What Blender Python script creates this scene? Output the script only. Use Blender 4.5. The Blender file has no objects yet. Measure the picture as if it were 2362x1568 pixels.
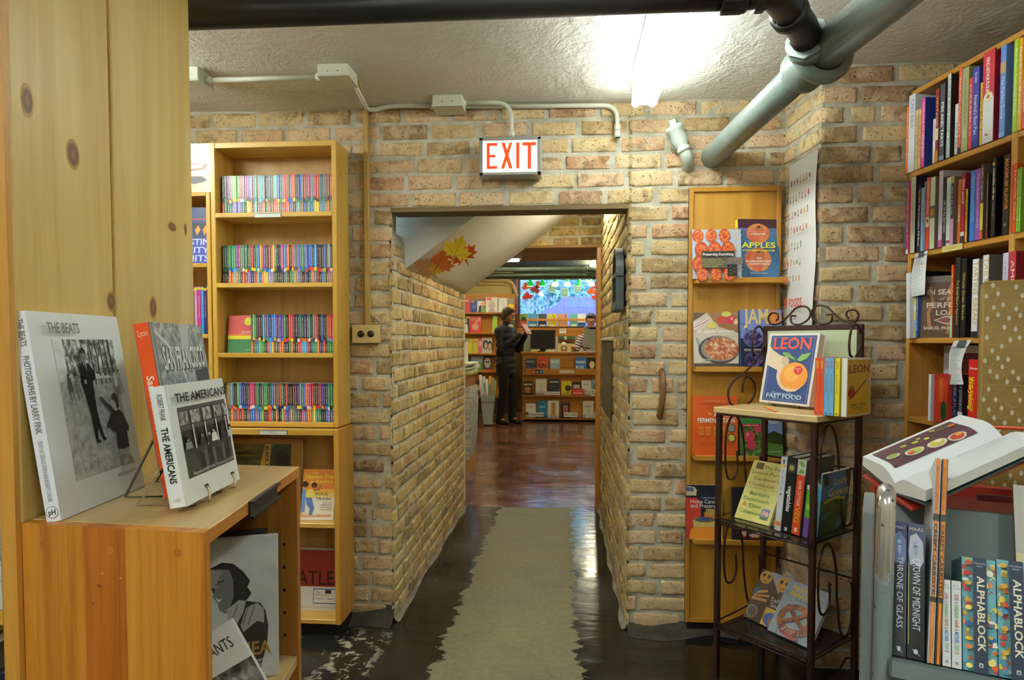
import bpy, math, random
from mathutils import Vector as V, Matrix as M, noise as NZ
random.seed(11)
PI = math.pi
SC = bpy.context.scene
COL = SC.collection

# ---------------------------------------------------------------- camera, world, exposure
IW, IH, F = 2362, 1568, 1500.0
YAW, PITCH, EYE = math.radians(4.54), math.radians(2.2), 1.25
HORIZON = 790
PCY = HORIZON + F * math.tan(PITCH)
CAMP = V((0, 0, EYE))
cam_data = bpy.data.cameras.new('camera')
cam_data.sensor_width = 36
cam_data.lens = F / IW * 36
cam_data.shift_y = (PCY - IH / 2) / IW
cam_data.clip_start = 0.02
cam_data.clip_end = 100
cam = bpy.data.objects.new('camera', cam_data)
COL.objects.link(cam)
cam.location = CAMP
cam.rotation_euler = (PI / 2 - PITCH, 0, YAW)
SC.camera = cam
CR = cam.rotation_euler.to_matrix()

SC.view_settings.view_transform = 'Standard'
SC.view_settings.look = 'None'
SC.view_settings.gamma = 1
SC.view_settings.exposure = 0.22
SC.view_settings.use_curve_mapping = False

world = bpy.data.worlds.new('dusk_sky')
SC.world = world
world.use_nodes = True
_wn, _wl = world.node_tree.nodes, world.node_tree.links
_bg = _wn['Background']
_tc = _wn.new('ShaderNodeTexCoord'); _sep = _wn.new('ShaderNodeSeparateXYZ'); _rp = _wn.new('ShaderNodeValToRGB')
_wl.new(_tc.outputs['Generated'], _sep.inputs[0]); _wl.new(_sep.outputs['Z'], _rp.inputs[0])
_rp.color_ramp.elements[0].color = (0.20, 0.32, 0.62, 1); _rp.color_ramp.elements[1].color = (0.45, 0.66, 1.0, 1)
_rp.color_ramp.elements[1].position = 0.35
_wl.new(_rp.outputs[0], _bg.inputs[0]); _bg.inputs[1].default_value = 6.0

TUBE = 33.0          # radiance of the fluorescent tubes in the near room
TUBE_PASSAGE = 31.0
TUBE_SHOP = 62.0

# ---------------------------------------------------------------- pixel -> point in the place (measuring the photograph)
def ray(px, py):
    return (CR @ V(((px - IW / 2) / F, (PCY - py) / F, -1)))
def at_y(px, py, Y):
    d = ray(px, py); return CAMP + d * (Y / d.y)
def at_x(px, py, X):
    d = ray(px, py); return CAMP + d * (X / d.x)
def at_z(px, py, Z):
    d = ray(px, py); return CAMP + d * ((Z - EYE) / d.z)
def at_d(px, py, D):                      # horizontal distance along the level camera axis
    d = ray(px, py); f = V((-math.sin(YAW), math.cos(YAW), 0)); return CAMP + d * (D / d.dot(f))
def at_plane(px, py, P, N):
    d = ray(px, py); return CAMP + d * ((P - CAMP).dot(N) / d.dot(N))
def proj(p):
    q = CR.transposed() @ (V(p) - CAMP)
    return (IW / 2 + F * q.x / -q.z, PCY - F * q.y / -q.z)
# ---------------------------------------------------------------- materials
def lin(h):
    h = h.lstrip('#')
    r = [int(h[i:i + 2], 16) / 255 for i in (0, 2, 4)]
    return tuple((c / 12.92 if c <= .04045 else ((c + .055) / 1.055) ** 2.4) for c in r) + (1,)
_MC = {}
def newmat(name):
    m = bpy.data.materials.new(name); m.use_nodes = True
    return m, m.node_tree.nodes, m.node_tree.links, m.node_tree.nodes['Principled BSDF']
def mat(h, rough=.5, metal=0.0, spec=.5, emit=0.0, coat=0.0):
    k = (h, rough, metal, spec, emit, coat)
    if k in _MC: return _MC[k]
    m, n, l, b = newmat('paint_' + h.strip('#'))
    b.inputs['Base Color'].default_value = lin(h)
    b.inputs['Roughness'].default_value = rough
    b.inputs['Metallic'].default_value = metal
    b.inputs['Specular IOR Level'].default_value = spec
    if emit:
        b.inputs['Emission Color'].default_value = lin(h); b.inputs['Emission Strength'].default_value = emit
    if coat: b.inputs['Coat Weight'].default_value = coat; b.inputs['Coat Roughness'].default_value = .12
    _MC[k] = m; return m
def coords(n, l, scale=(1, 1, 1), kind='Object'):
    t = n.new('ShaderNodeTexCoord'); mp = n.new('ShaderNodeMapping'); mp.inputs['Scale'].default_value = scale
    l.new(t.outputs[kind], mp.inputs[0]); return mp.outputs[0]
def noise(n, l, vec, scale=5, detail=4, rough=.55, dist=0):
    t = n.new('ShaderNodeTexNoise'); t.inputs['Scale'].default_value = scale; t.inputs['Detail'].default_value = detail
    t.inputs['Roughness'].default_value = rough; t.inputs['Distortion'].default_value = dist
    if vec is not None: l.new(vec, t.inputs['Vector'])
    return t.outputs['Fac']
def ramp(n, l, fac, stops, interp='LINEAR'):
    r = n.new('ShaderNodeValToRGB'); cr = r.color_ramp; cr.interpolation = interp
    cr.elements[0].position, cr.elements[0].color = stops[0][0], lin(stops[0][1])
    cr.elements[1].position, cr.elements[1].color = stops[-1][0], lin(stops[-1][1])
    for p, c in stops[1:-1]: e = cr.elements.new(p); e.color = lin(c)
    l.new(fac, r.inputs[0]); return r.outputs[0]
def mix(n, l, fac, a, b, mode='MIX'):
    x = n.new('ShaderNodeMix'); x.data_type = 'RGBA'; x.blend_type = mode
    for i, v in ((0, fac), (6, a), (7, b)):
        if isinstance(v, (int, float)): x.inputs[i].default_value = v
        elif isinstance(v, tuple): x.inputs[i].default_value = v
        else: l.new(v, x.inputs[i])
    return x.outputs[2]
def mth(n, l, op, a, b=0.0, c=0.0):
    x = n.new('ShaderNodeMath'); x.operation = op
    for i, v in enumerate((a, b, c)):
        if isinstance(v, (int, float)): x.inputs[i].default_value = v
        else: l.new(v, x.inputs[i])
    return x.outputs[0]
def smooth(n, l, v, a, b, lo=0.0, hi=1.0):
    x = n.new('ShaderNodeMapRange'); x.interpolation_type = 'SMOOTHSTEP'
    l.new(v, x.inputs[0]); x.inputs[1].default_value = a; x.inputs[2].default_value = b
    x.inputs[3].default_value = lo; x.inputs[4].default_value = hi
    return x.outputs[0]
def bump(n, l, b, h, strength=.3, dist=.01):
    x = n.new('ShaderNodeBump'); x.inputs['Strength'].default_value = strength; x.inputs['Distance'].default_value = dist
    l.new(h, x.inputs['Height']); l.new(x.outputs[0], b.inputs['Normal'])
def wood(name, dark, mid, light, axis=2, fine=55, rough=.38, streak=.5):
    """planed, varnished softwood with grain along one local axis"""
    k = ('wood', name)
    if k in _MC: return _MC[k]
    m, n, l, b = newmat(name)
    s = [fine, fine, fine]; s[axis] = fine * .035
    s2 = [9, 9, 9]; s2[axis] = .7
    a = noise(n, l, coords(n, l, s), 1, 5, .65, .4)
    c = noise(n, l, coords(n, l, s2), 1, 3, .5, 1.2)
    f = mth(n, l, 'ADD', mth(n, l, 'MULTIPLY', a, streak), mth(n, l, 'MULTIPLY', c, 1 - streak))
    l.new(ramp(n, l, f, [(.34, dark), (.5, mid), (.66, light)]), b.inputs['Base Color'])
    b.inputs['Roughness'].default_value = rough
    bump(n, l, b, a, .06, .002)
    _MC[k] = m; return m
def photo(name, stops, scale=(20, 20, 20), detail=6, rough=.4, dist=.6):
    """a printed picture: mottled tones"""
    k = ('photo', name)
    if k in _MC: return _MC[k]
    m, n, l, b = newmat(name)
    l.new(ramp(n, l, noise(n, l, coords(n, l, scale), 1, detail, .6, dist), stops), b.inputs['Base Color'])
    b.inputs['Roughness'].default_value = rough
    _MC[k] = m; return m
def mm(c, rough=.42):
    return mat(c, rough) if isinstance(c, str) else c

# ---------------------------------------------------------------- lettering
_TC = {}
def text_mesh(s, bold=False, ital=False):
    k = (s, bold, ital)
    if k in _TC: return _TC[k]
    cu = bpy.data.curves.new('lettering', 'FONT'); cu.body = s; cu.resolution_u = 2; cu.size = 1
    cu.offset = .022 if bold else 0.0
    if ital: cu.shear = .3
    o = bpy.data.objects.new('lettering', cu)
    me = bpy.data.meshes.new_from_object(o)
    vs = [(v.co.x, v.co.y) for v in me.vertices]; fs = [tuple(p.vertices) for p in me.polygons]
    fl = [p.normal.z < 0 for p in me.polygons]
    fs = [f[::-1] if q else f for f, q in zip(fs, fl)]
    bpy.data.objects.remove(o); bpy.data.curves.remove(cu); bpy.data.meshes.remove(me)
    if vs:
        x0 = min(v[0] for v in vs); x1 = max(v[0] for v in vs)
        vs = [((x - x0), y / .72) for x, y in vs]; w = x1 - x0
    else: w = 1
    _TC[k] = (vs, fs, w / .72); return _TC[k]

# ---------------------------------------------------------------- mesh builder: one MB = one object
class MB:
    def __init__(s): s.v = []; s.f = []; s.mi = []; s.sm = []; s.mats = []; s.T = M.Identity(4); s.attr = {}
    def idx(s, m):
        m = mm(m)
        if m not in s.mats: s.mats.append(m)
        return s.mats.index(m)
    def add(s, vs, fs, m, sm=False):
        o = len(s.v); i = s.idx(m); T = s.T
        s.v += [tuple(T @ V(p)) for p in vs]
        for f in fs: s.f.append(tuple(o + q for q in f)); s.mi.append(i); s.sm.append(sm)
        return o
    def box(s, x0, y0, z0, x1, y1, z1, m, c=0.0):
        if x0 > x1: x0, x1 = x1, x0
        if y0 > y1: y0, y1 = y1, y0
        if z0 > z1: z0, z1 = z1, z0
        if c <= 0:
            s.add([(x0, y0, z0), (x1, y0, z0), (x1, y1, z0), (x0, y1, z0), (x0, y0, z1), (x1, y0, z1), (x1, y1, z1), (x0, y1, z1)],
                  [(0, 3, 2, 1), (4, 5, 6, 7), (0, 1, 5, 4), (1, 2, 6, 5), (2, 3, 7, 6), (3, 0, 4, 7)], m); return
        c = min(c, (x1 - x0) * .45, (y1 - y0) * .45, (z1 - z0) * .45)
        vs = []; ix = {}
        for a, (X, sx) in enumerate(((x0, 1), (x1, -1))):
            for b, (Y, sy) in enumerate(((y0, 1), (y1, -1))):
                for d, (Z, sz) in enumerate(((z0, 1), (z1, -1))):
                    ix[a, b, d] = len(vs)
                    vs += [(X, Y + sy * c, Z + sz * c), (X + sx * c, Y, Z + sz * c), (X + sx * c, Y + sy * c, Z)]
        I = lambda a, b, d, k: ix[a, b, d] + k
        fs = []
        for a in (0, 1):
            q = [I(a, 0, 0, 0), I(a, 0, 1, 0), I(a, 1, 1, 0), I(a, 1, 0, 0)]; fs.append(q if a == 0 else q[::-1])
            q = [I(0, a, 0, 1), I(1, a, 0, 1), I(1, a, 1, 1), I(0, a, 1, 1)]; fs.append(q if a == 0 else q[::-1])
            q = [I(0, 0, a, 2), I(0, 1, a, 2), I(1, 1, a, 2), I(1, 0, a, 2)]; fs.append(q if a == 0 else q[::-1])
        for a in (0, 1):
            for b in (0, 1):
                q = [I(a, b, 0, 0), I(a, b, 0, 1), I(a, b, 1, 1), I(a, b, 1, 0)]; fs.append(q if a == b else q[::-1])
                q = [I(a, 0, b, 0), I(a, 1, b, 0), I(a, 1, b, 2), I(a, 0, b, 2)]; fs.append(q if a == b else q[::-1])
                q = [I(0, a, b, 1), I(0, a, b, 2), I(1, a, b, 2), I(1, a, b, 1)]; fs.append(q if a == b else q[::-1])
                for d in (0, 1):
                    q = [I(a, b, d, 0), I(a, b, d, 1), I(a, b, d, 2)]; fs.append(q if (a + b + d) % 2 else q[::-1])
        s.add(vs, fs, m)
    def tube(s, pts, r, m, n=10, closed=False, caps=True, flat=1.0):
        pts = [V(p) for p in pts]; N = len(pts)
        rs = r if isinstance(r, (list, tuple)) else [r] * N
        tg = []
        for i in range(N):
            a = pts[(i - 1) % N] if closed or i > 0 else pts[i]; b = pts[(i + 1) % N] if closed or i < N - 1 else pts[i]
            tg.append((b - a).normalized())
        u = tg[0].orthogonal().normalized(); vs = []
        for i in range(N):
            u = (u - tg[i] * u.dot(tg[i]))
            u = u.normalized() if u.length > 1e-6 else tg[i].orthogonal().normalized()
            w = tg[i].cross(u)
            for k in range(n):
                t = 2 * PI * k / n; vs.append(pts[i] + (u * math.cos(t) + w * math.sin(t) * flat) * rs[i])
        fs = []
        for i in range(N if closed else N - 1):
            j = (i + 1) % N
            for k in range(n):
                k2 = (k + 1) % n; fs.append((i * n + k, i * n + k2, j * n + k2, j * n + k))
        s.add(vs, fs, m, True)
        if caps and not closed:
            o = len(s.v) - len(vs); i = s.idx(m)
            s.f.append(tuple(o + k for k in reversed(range(n)))); s.mi.append(i); s.sm.append(False)
            s.f.append(tuple(o + (N - 1) * n + k for k in range(n))); s.mi.append(i); s.sm.append(False)
    def bar(s, a, b, w, h, m):
        a, b = V(a), V(b); d = (b - a).normalized()
        up = V((0, 0, 1)) if abs(d.z) < .95 else V((0, 1, 0))
        x = d.cross(up).normalized() * w / 2; y = x.cross(d).normalized() * h / 2
        vs = [a - x - y, a + x - y, a + x + y, a - x + y, b - x - y, b + x - y, b + x + y, b - x + y]
        s.add(vs, [(0, 1, 2, 3), (7, 6, 5, 4), (0, 4, 5, 1), (1, 5, 6, 2), (2, 6, 7, 3), (3, 7, 4, 0)], m)
    def lathe(s, prof, c, m, axis=(0, 0, 1), n=20, sm=True):
        ax = V(axis).normalized(); u = ax.orthogonal().normalized(); w = ax.cross(u); c = V(c); vs = []
        for r, h in prof:
            for k in range(n):
                t = 2 * PI * k / n; vs.append(c + ax * h + (u * math.cos(t) + w * math.sin(t)) * r)
        fs = []
        for i in range(len(prof) - 1):
            for k in range(n):
                k2 = (k + 1) % n; fs.append((i * n + k, i * n + k2, (i + 1) * n + k2, (i + 1) * n + k))
        s.add(vs, fs, m, sm)
    def prism(s, poly, O, U, W, th, m):
        """2D outline in plane (U, W) at O, extruded backwards by th (normal U x W faces the viewer)"""
        O, U, W = V(O), V(U), V(W); N = U.cross(W).normalized(); k = len(poly)
        area = sum(poly[i][0] * poly[(i + 1) % k][1] - poly[(i + 1) % k][0] * poly[i][1] for i in range(k))
        if area < 0: poly = poly[::-1]
        a = [O + U * x + W * y for x, y in poly]; b = [p - N * th for p in a]
        s.add(a + b, [tuple(range(k)), tuple(range(2 * k - 1, k - 1, -1))] + [(i, i + k, (i + 1) % k + k, (i + 1) % k) for i in range(k)], m)
    def art(s, O, U, W, w, h, items, off=.0003, step=.00015):
        """printed marks on a flat face: O lower-left, U right, W up, both unit; items in fractions of w x h"""
        O, U, W = V(O), V(U).normalized(), V(W).normalized(); N = U.cross(W); lay = off
        for it in items:
            lay += step; P = lambda x, y: O + U * (x * w) + W * (y * h) + N * lay
            k = it[0]
            if k == 'r':
                _, x0, y0, x1, y1, c = it; s.add([P(x0, y0), P(x1, y0), P(x1, y1), P(x0, y1)], [(0, 1, 2, 3)], c)
            elif k == 'p':
                pl = it[1]; q = len(pl)
                ar = sum(pl[i][0] * pl[(i + 1) % q][1] - pl[(i + 1) % q][0] * pl[i][1] for i in range(q))
                pl = pl if ar > 0 else pl[::-1]
                s.add([P(*p) for p in pl], [tuple(range(q))], it[2])
            elif k == 'e':
                cx, cy, rx, ry, c = it[1:6]; rot = it[6] if len(it) > 6 else 0; vs = []
                for i in range(20):
                    t = 2 * PI * i / 20; ex, ey = rx * w * math.cos(t), ry * h * math.sin(t)
                    vs.append(O + U * (cx * w + ex * math.cos(rot) - ey * math.sin(rot)) + W * (cy * h + ex * math.sin(rot) + ey * math.cos(rot)) + N * lay)
                s.add(vs, [tuple(range(20))], c)
            elif k == 'l':
                pl, lw, c = it[1:4]; pp = [P(*p) for p in pl]
                for a, b in zip(pp, pp[1:]):
                    d = (b - a)
                    if d.length < 1e-7: continue
                    x = N.cross(d.normalized()) * lw * w / 2; e = d.normalized() * lw * w * .25
                    s.add([a - x - e, b - x + e, b + x + e, a + x - e], [(0, 1, 2, 3)], c)
            elif k == 't':
                # ('t', text, x, y, cap, colour, {w, a, rot, b, i});  cap = letter height as a fraction of h
                txt, x, y, cap, c = it[1:6]; op = it[6] if len(it) > 6 else {}
                vs, fs, tw = text_mesh(txt, op.get('b', False), op.get('i', False))
                if not fs: continue
                ch = cap * h; rot = op.get('rot', 0) * PI / 180
                raw = max(v[0] for v in vs) or 1
                if 'w' in op: sx = op['w'] * (h if abs(abs(op.get('rot', 0)) - 90) < 1 else w) / raw
                else: sx = ch / .72
                W_ = raw * sx; ax = {'l': 0, 'c': -W_ / 2, 'r': -W_}[op.get('a', 'l')]
                out = []
                for vx, vy in vs:
                    a, b = vx * sx + ax, vy * ch
                    out.append(O + U * (x * w + a * math.cos(rot) - b * math.sin(rot)) + W * (y * h + a * math.sin(rot) + b * math.cos(rot)) + N * lay)
                s.add(out, fs, c)
    def mesh(s, name):
        me = bpy.data.meshes.new(name); me.from_pydata(s.v, [], s.f)
        for m in s.mats: me.materials.append(m)
        me.polygons.foreach_set('material_index', s.mi); me.polygons.foreach_set('use_smooth', s.sm)
        for k, vals in s.attr.items():
            a = me.attributes.new(k, 'FLOAT', 'POINT'); a.data.foreach_set('value', vals)
        me.update(); return me
    def build(s, name, parent=None, mesh=None):
        o = bpy.data.objects.new(name, mesh or s.mesh(name)); COL.objects.link(o)
        if parent: o.parent = parent
        return o

def empty(name, loc=(0, 0, 0), rz=0.0):
    o = bpy.data.objects.new(name, None); COL.objects.link(o); o.location = loc; o.rotation_euler = (0, 0, rz)
    o.empty_display_size = .1; return o
def tag(o, label, cat, group=None, kind=None):
    o['label'] = label; o['category'] = cat
    if group: o['group'] = group
    if kind: o['kind'] = kind
    return o
def struct(mb, name):
    o = mb.build(name); o['kind'] = 'structure'; o['label'] = name.replace('_', ' '); return o
ORD = 'first second third fourth fifth sixth seventh eighth ninth tenth eleventh twelfth thirteenth fourteenth fifteenth sixteenth seventeenth eighteenth nineteenth twentieth'.split()
def nth(i):
    if i <= 20: return ORD[i - 1]
    t = ['twenty', 'thirty', 'forty', 'fifty', 'sixty'][i // 10 - 2]
    r = i % 10
    return {'twenty': 'twentieth', 'thirty': 'thirtieth', 'forty': 'fortieth', 'fifty': 'fiftieth', 'sixty': 'sixtieth'}[t] if r == 0 else t + '-' + ORD[r - 1]

# ---------------------------------------------------------------- books
PAGES = '#e6e0cf'
def book(name, label, cat, W, H, T, front='#ffffff', spine=None, fart=(), sart=(), hard=False, group=None, pages=PAGES, back=None, parts=True, gloss=.38):
    """stands on z=0; front cover faces -Y, spine on the -X side, thickness runs to +Y"""
    b = MB(); t = .0022 if hard else .0007; e = .003 if hard else 0.0
    fm = mm(front, gloss); sm_ = mm(spine or front, gloss); bm_ = mm(back or front, gloss)
    b.box(0, 0, 0, W, t, H, fm); b.box(0, T - t, 0, W, T, H, bm_)
    if hard:
        b.box(0, .0001, 0, t, T - .0001, H, sm_, .0008)
    else: b.box(-.0002, 0, 0, t, T, H, sm_)
    if fart: b.art((0, 0, 0), (1, 0, 0), (0, 0, 1), W, H, fart)
    if sart: b.art((-.0002, T, 0), (0, -1, 0), (0, 0, 1), T, H, sart)
    pg = b if not parts else MB()
    pg.box(t, t + .0001, e, W - e, T - t - .0001, H - e, mm(pages, .8))
    o = b.build(name)
    if parts: pg.build('page_block', o)
    return tag(o, label, cat, group)
def put(o, loc, rz=0.0, lean=0.0, side=0.0):
    """lean = top goes back (deg), side = tips sideways (deg)"""
    o.rotation_euler = (-math.radians(lean), math.radians(side), math.radians(rz)); o.location = loc; return o
# ---------------------------------------------------------------- the room shell
CEIL = 2.28
WY = 2.84                      # brick wall with the passage
PX0, PX1, PTOP = -0.757, 0.278, 1.838
PEND = 4.90                    # far end of the passage

def brick_material(name, stops, burn=.55):
    m, n, l, b = newmat(name)
    at = n.new('ShaderNodeAttribute'); at.attribute_name = 'tone'
    base = ramp(n, l, at.outputs['Fac'], stops)
    c = coords(n, l, (1, 1, 1))
    blot = noise(n, l, c, 22, 4, .6, .5)
    col = mix(n, l, smooth(n, l, blot, .40, .70, 0, .6), base, lin('#e0cba0'))
    dark = noise(n, l, c, 13, 5, .65, .8)
    col = mix(n, l, smooth(n, l, dark, .50, .68, 0, burn), col, lin('#5f4a30'))
    pit = noise(n, l, c, 130, 2, .5)
    col = mix(n, l, smooth(n, l, pit, .66, .72, 0, .75), col, lin('#4a3a26'))
    smear = noise(n, l, c, 7, 6, .72, 1.0)
    col = mix(n, l, smooth(n, l, smear, .57, .66, 0, .75), col, lin('#bdb6a0'))
    l.new(col, b.inputs['Base Color']); b.inputs['Roughness'].default_value = .78
    b.inputs['Specular IOR Level'].default_value = .3
    h = mth(n, l, 'ADD', noise(n, l, c, 60, 6, .65), mth(n, l, 'MULTIPLY', smooth(n, l, pit, .62, .74), -.8))
    bump(n, l, b, h, .95, .008)
    return m
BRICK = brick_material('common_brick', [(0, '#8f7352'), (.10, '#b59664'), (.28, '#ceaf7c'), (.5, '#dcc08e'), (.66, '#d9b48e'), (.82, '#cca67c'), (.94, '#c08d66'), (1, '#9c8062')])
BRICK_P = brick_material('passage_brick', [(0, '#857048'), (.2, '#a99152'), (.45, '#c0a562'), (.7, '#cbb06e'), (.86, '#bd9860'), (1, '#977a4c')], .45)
def _mortar():
    m, n, l, b = newmat('mortar')
    c = coords(n, l)
    l.new(ramp(n, l, noise(n, l, c, 14, 6, .65), [(.3, '#9a947e'), (.5, '#beb8a2'), (.7, '#d4cfbd')]), b.inputs['Base Color'])
    b.inputs['Roughness'].default_value = .9
    bump(n, l, b, noise(n, l, c, 90, 6, .7), .9, .006); return m
MORTAR = _mortar()

def brick_field(mb, O, U, width, height, seed, holes=(), brick=None, course=.0735, blen=.214, rough=.0062, up=None, tone=None):
    """a real brick face: rough mortar bed plus every brick as a rounded, worn block. holes = (u0, v0, u1, v1)"""
    rnd = random.Random(seed); O, U = V(O), V(U).normalized(); W = V((0, 0, 1)); N = U.cross(W)
    brick = brick or BRICK
    tn = mb.attr.setdefault('tone', [])
    def inhole(u, v):
        return any(a < u < c and b < v < d for a, b, c, d in holes)
    cs = .03; nu, nv = max(1, int(width / cs)), max(1, int(height / cs)); du, dv = width / nu, height / nv
    vs = []
    for j in range(nv + 1):
        for i in range(nu + 1):
            p = O + U * (i * du) + W * (j * dv)
            vs.append(p + N * ((NZ.noise(p * 16) * .004 + NZ.noise(p * 45) * .002) - .001))
    fs = [(j * (nu + 1) + i, j * (nu + 1) + i + 1, (j + 1) * (nu + 1) + i + 1, (j + 1) * (nu + 1) + i)
          for j in range(nv) for i in range(nu) if not inhole((i + .5) * du, (j + .5) * dv)]
    mb.add(vs, fs, MORTAR, True); tn += [0.0] * len(vs)
    rows = int(height / course + .999)
    for r in range(rows):
        v0 = r * course; x = -rnd.random() * blen
        while x < width:
            L = blen * rnd.choice((1, 1, 1, .96, 1.03, .52 if rnd.random() < .5 else 1)); a, b_ = x, x + L; x += L
            j = .0082
            ua, ub = max(0.0, a + j * rnd.uniform(.6, 1.5)), min(width, b_ - j * rnd.uniform(.6, 1.5))
            va, vb = v0 + j * rnd.uniform(.4, 1.1), min(height, v0 + course - j * rnd.uniform(.35, 1.0))
            sag = rnd.uniform(-.0025, .0025)
            segs = [(ua, ub)]
            for hu0, hv0, hu1, hv1 in holes:
                if vb - .015 > hv0 and va + .015 < hv1:
                    ns = []
                    for s0, s1 in segs:
                        if s1 <= hu0 or s0 >= hu1: ns.append((s0, s1)); continue
                        if s0 < hu0: ns.append((s0, hu0))
                        if s1 > hu1: ns.append((hu1, s1))
                    segs = ns
            for s0, s1 in segs:
                if s1 - s0 < .03 or vb - va < .02: continue
                t = rnd.random() if tone is None else tone(rnd); prot = rnd.uniform(.002, .006)
                w_, h_ = s1 - s0, vb - va
                gu = [0, .003 / w_, .010 / w_, .35, .65, 1 - .010 / w_, 1 - .003 / w_, 1]; gv = [0, .003 / h_, .010 / h_, .5, 1 - .010 / h_, 1 - .003 / h_, 1]
                o = []
                for jj, q in enumerate(gv):
                    for ii, p in enumerate(gu):
                        edge = ii in (0, len(gu) - 1) or jj in (0, len(gv) - 1); cor = ii in (0, len(gu) - 1) and jj in (0, len(gv) - 1)
                        uu, vv = s0 + p * w_, va + q * h_ + sag * (p - .5) * 2
                        if cor: uu += (.004 if ii == 0 else -.004); vv += (.004 if jj == 0 else -.004)
                        P = O + U * uu + W * vv
                        d1, d2, d3 = NZ.noise(P * 28), NZ.noise(P * 31 + V((9, 3, 5))), NZ.noise(P * 26 + V((2, 8, 4)))
                        if edge: uu += d1 * rough; vv += d2 * rough
                        ring1 = ii in (1, len(gu) - 2) or jj in (1, len(gv) - 2)
                        o.append(O + U * uu + W * vv + N * ((-.010 if edge else prot * .62 if ring1 else prot) + d3 * rough * (.4 if edge else 1.0)))
                k = len(gu)
                mb.add(o, [(jj * k + ii, jj * k + ii + 1, (jj + 1) * k + ii + 1, (jj + 1) * k + ii) for jj in range(len(gv) - 1) for ii in range(k - 1)], brick, True)
                tn += [t] * len(o)
def pad(mb):
    t = mb.attr.get('tone')
    if t is not None: t += [0.0] * (len(mb.v) - len(t))

# --- brick walls
b = MB()
brick_field(b, (-3.0, WY, 0), (1, 0, 0), 3.95, CEIL + .03, 3, holes=[(3.0 + PX0, -1, 3.0 + PX1, PTOP)])
b.box(-3.0, WY + .03, 0, PX0 - .02, WY + .15, CEIL, MORTAR); b.box(PX1 + .02, WY + .03, 0, 1.1, WY + .15, CEIL, MORTAR); b.box(PX0 - .02, WY + .03, PTOP + .02, PX1 + .02, WY + .15, CEIL, MORTAR)
pad(b); struct(b, 'wall_back')
b = MB()
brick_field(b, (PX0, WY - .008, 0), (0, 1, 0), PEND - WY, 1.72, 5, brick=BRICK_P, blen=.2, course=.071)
b.box(PX0 - .12, WY + .03, 0, PX0 - .012, PEND, 1.75, MORTAR); pad(b); struct(b, 'wall_passage_left')
b = MB()
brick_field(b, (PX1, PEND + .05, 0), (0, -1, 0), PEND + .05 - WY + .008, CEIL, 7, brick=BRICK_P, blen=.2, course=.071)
b.box(PX1 + .012, WY + .03, 0, PX1 + .12, PEND + .05, CEIL, MORTAR); pad(b); struct(b, 'wall_passage_right')
b = MB()
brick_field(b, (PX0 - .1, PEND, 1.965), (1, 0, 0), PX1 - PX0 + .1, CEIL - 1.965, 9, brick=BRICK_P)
b.box(PX0 - .1, PEND + .02, 1.965, PX1, PEND + .12, CEIL, MORTAR); pad(b); struct(b, 'wall_passage_end')
b = MB()
brick_field(b, (.922, WY, 0), (.034, -.30, 0), .302, CEIL + .02, 13, tone=lambda r: r.choice((.3, .45, .5, .6, .7, .75, .9)))
brick_field(b, (.956, 2.54, 0), (1, 0, 0), 1.36, CEIL + .02, 15, tone=lambda r: r.choice((.05, .15, .3, .45, .5, .66, .7, .8, .97)))
b.box(.97, 2.56, 0, 2.3, WY, CEIL, MORTAR); pad(b); struct(b, 'wall_right_pier')
# --- the near room's other walls (behind and beside the camera)
def _plaster(name, a, b_, scale=3, bs=.5, rough=.85):
    m, n, l, b = newmat(name); c = coords(n, l)
    l.new(ramp(n, l, noise(n, l, c, scale, 6, .62, .5), [(.33, a), (.67, b_)]), b.inputs['Base Color'])
    b.inputs['Roughness'].default_value = rough
    h = mth(n, l, 'ADD', noise(n, l, c, 55, 6, .65), mth(n, l, 'MULTIPLY', noise(n, l, c, 5, 4, .6, 1.5), 2.5))
    bump(n, l, b, h, bs, .008); return m
CEILM = _plaster('ceiling_plaster', '#d2cdbd', '#e2ded0', 2.2, .8)
PLAIN = _plaster('painted_masonry', '#cfc4a8', '#ddd3b8')
b = MB(); b.box(-3.1, -2.6, 0, -3.0, WY, CEIL, PLAIN); struct(b, 'wall_left')
b = MB(); b.box(2.3, -2.6, 0, 2.4, WY, CEIL, PLAIN); struct(b, 'wall_right')
b = MB(); b.box(-3.1, -2.7, 0, 2.4, -2.6, CEIL, PLAIN); struct(b, 'wall_rear')
b = MB(); N = 40
vs = [(-3.1 + 5.5 * i / N, -2.7 + (WY + 2.85) * j / N, CEIL + .01 * NZ.noise(V((i * .3, j * .3, 0))) + .012 * NZ.noise(V((i * .09, j * .09, 4)))) for j in range(N + 1) for i in range(N + 1)]
b.add(vs, [(j * (N + 1) + i, (j + 1) * (N + 1) + i, (j + 1) * (N + 1) + i + 1, j * (N + 1) + i + 1) for j in range(N) for i in range(N)], CEILM, True)
b.box(-3.1, -2.7, CEIL + .03, 2.4, WY + .2, CEIL + .1, CEILM)
struct(b, 'ceiling')
b = MB(); b.box(PX0 - .15, WY + .12, CEIL, PX1 + .15, PEND + .1, CEIL + .08, CEILM); struct(b, 'ceiling_passage')
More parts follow.
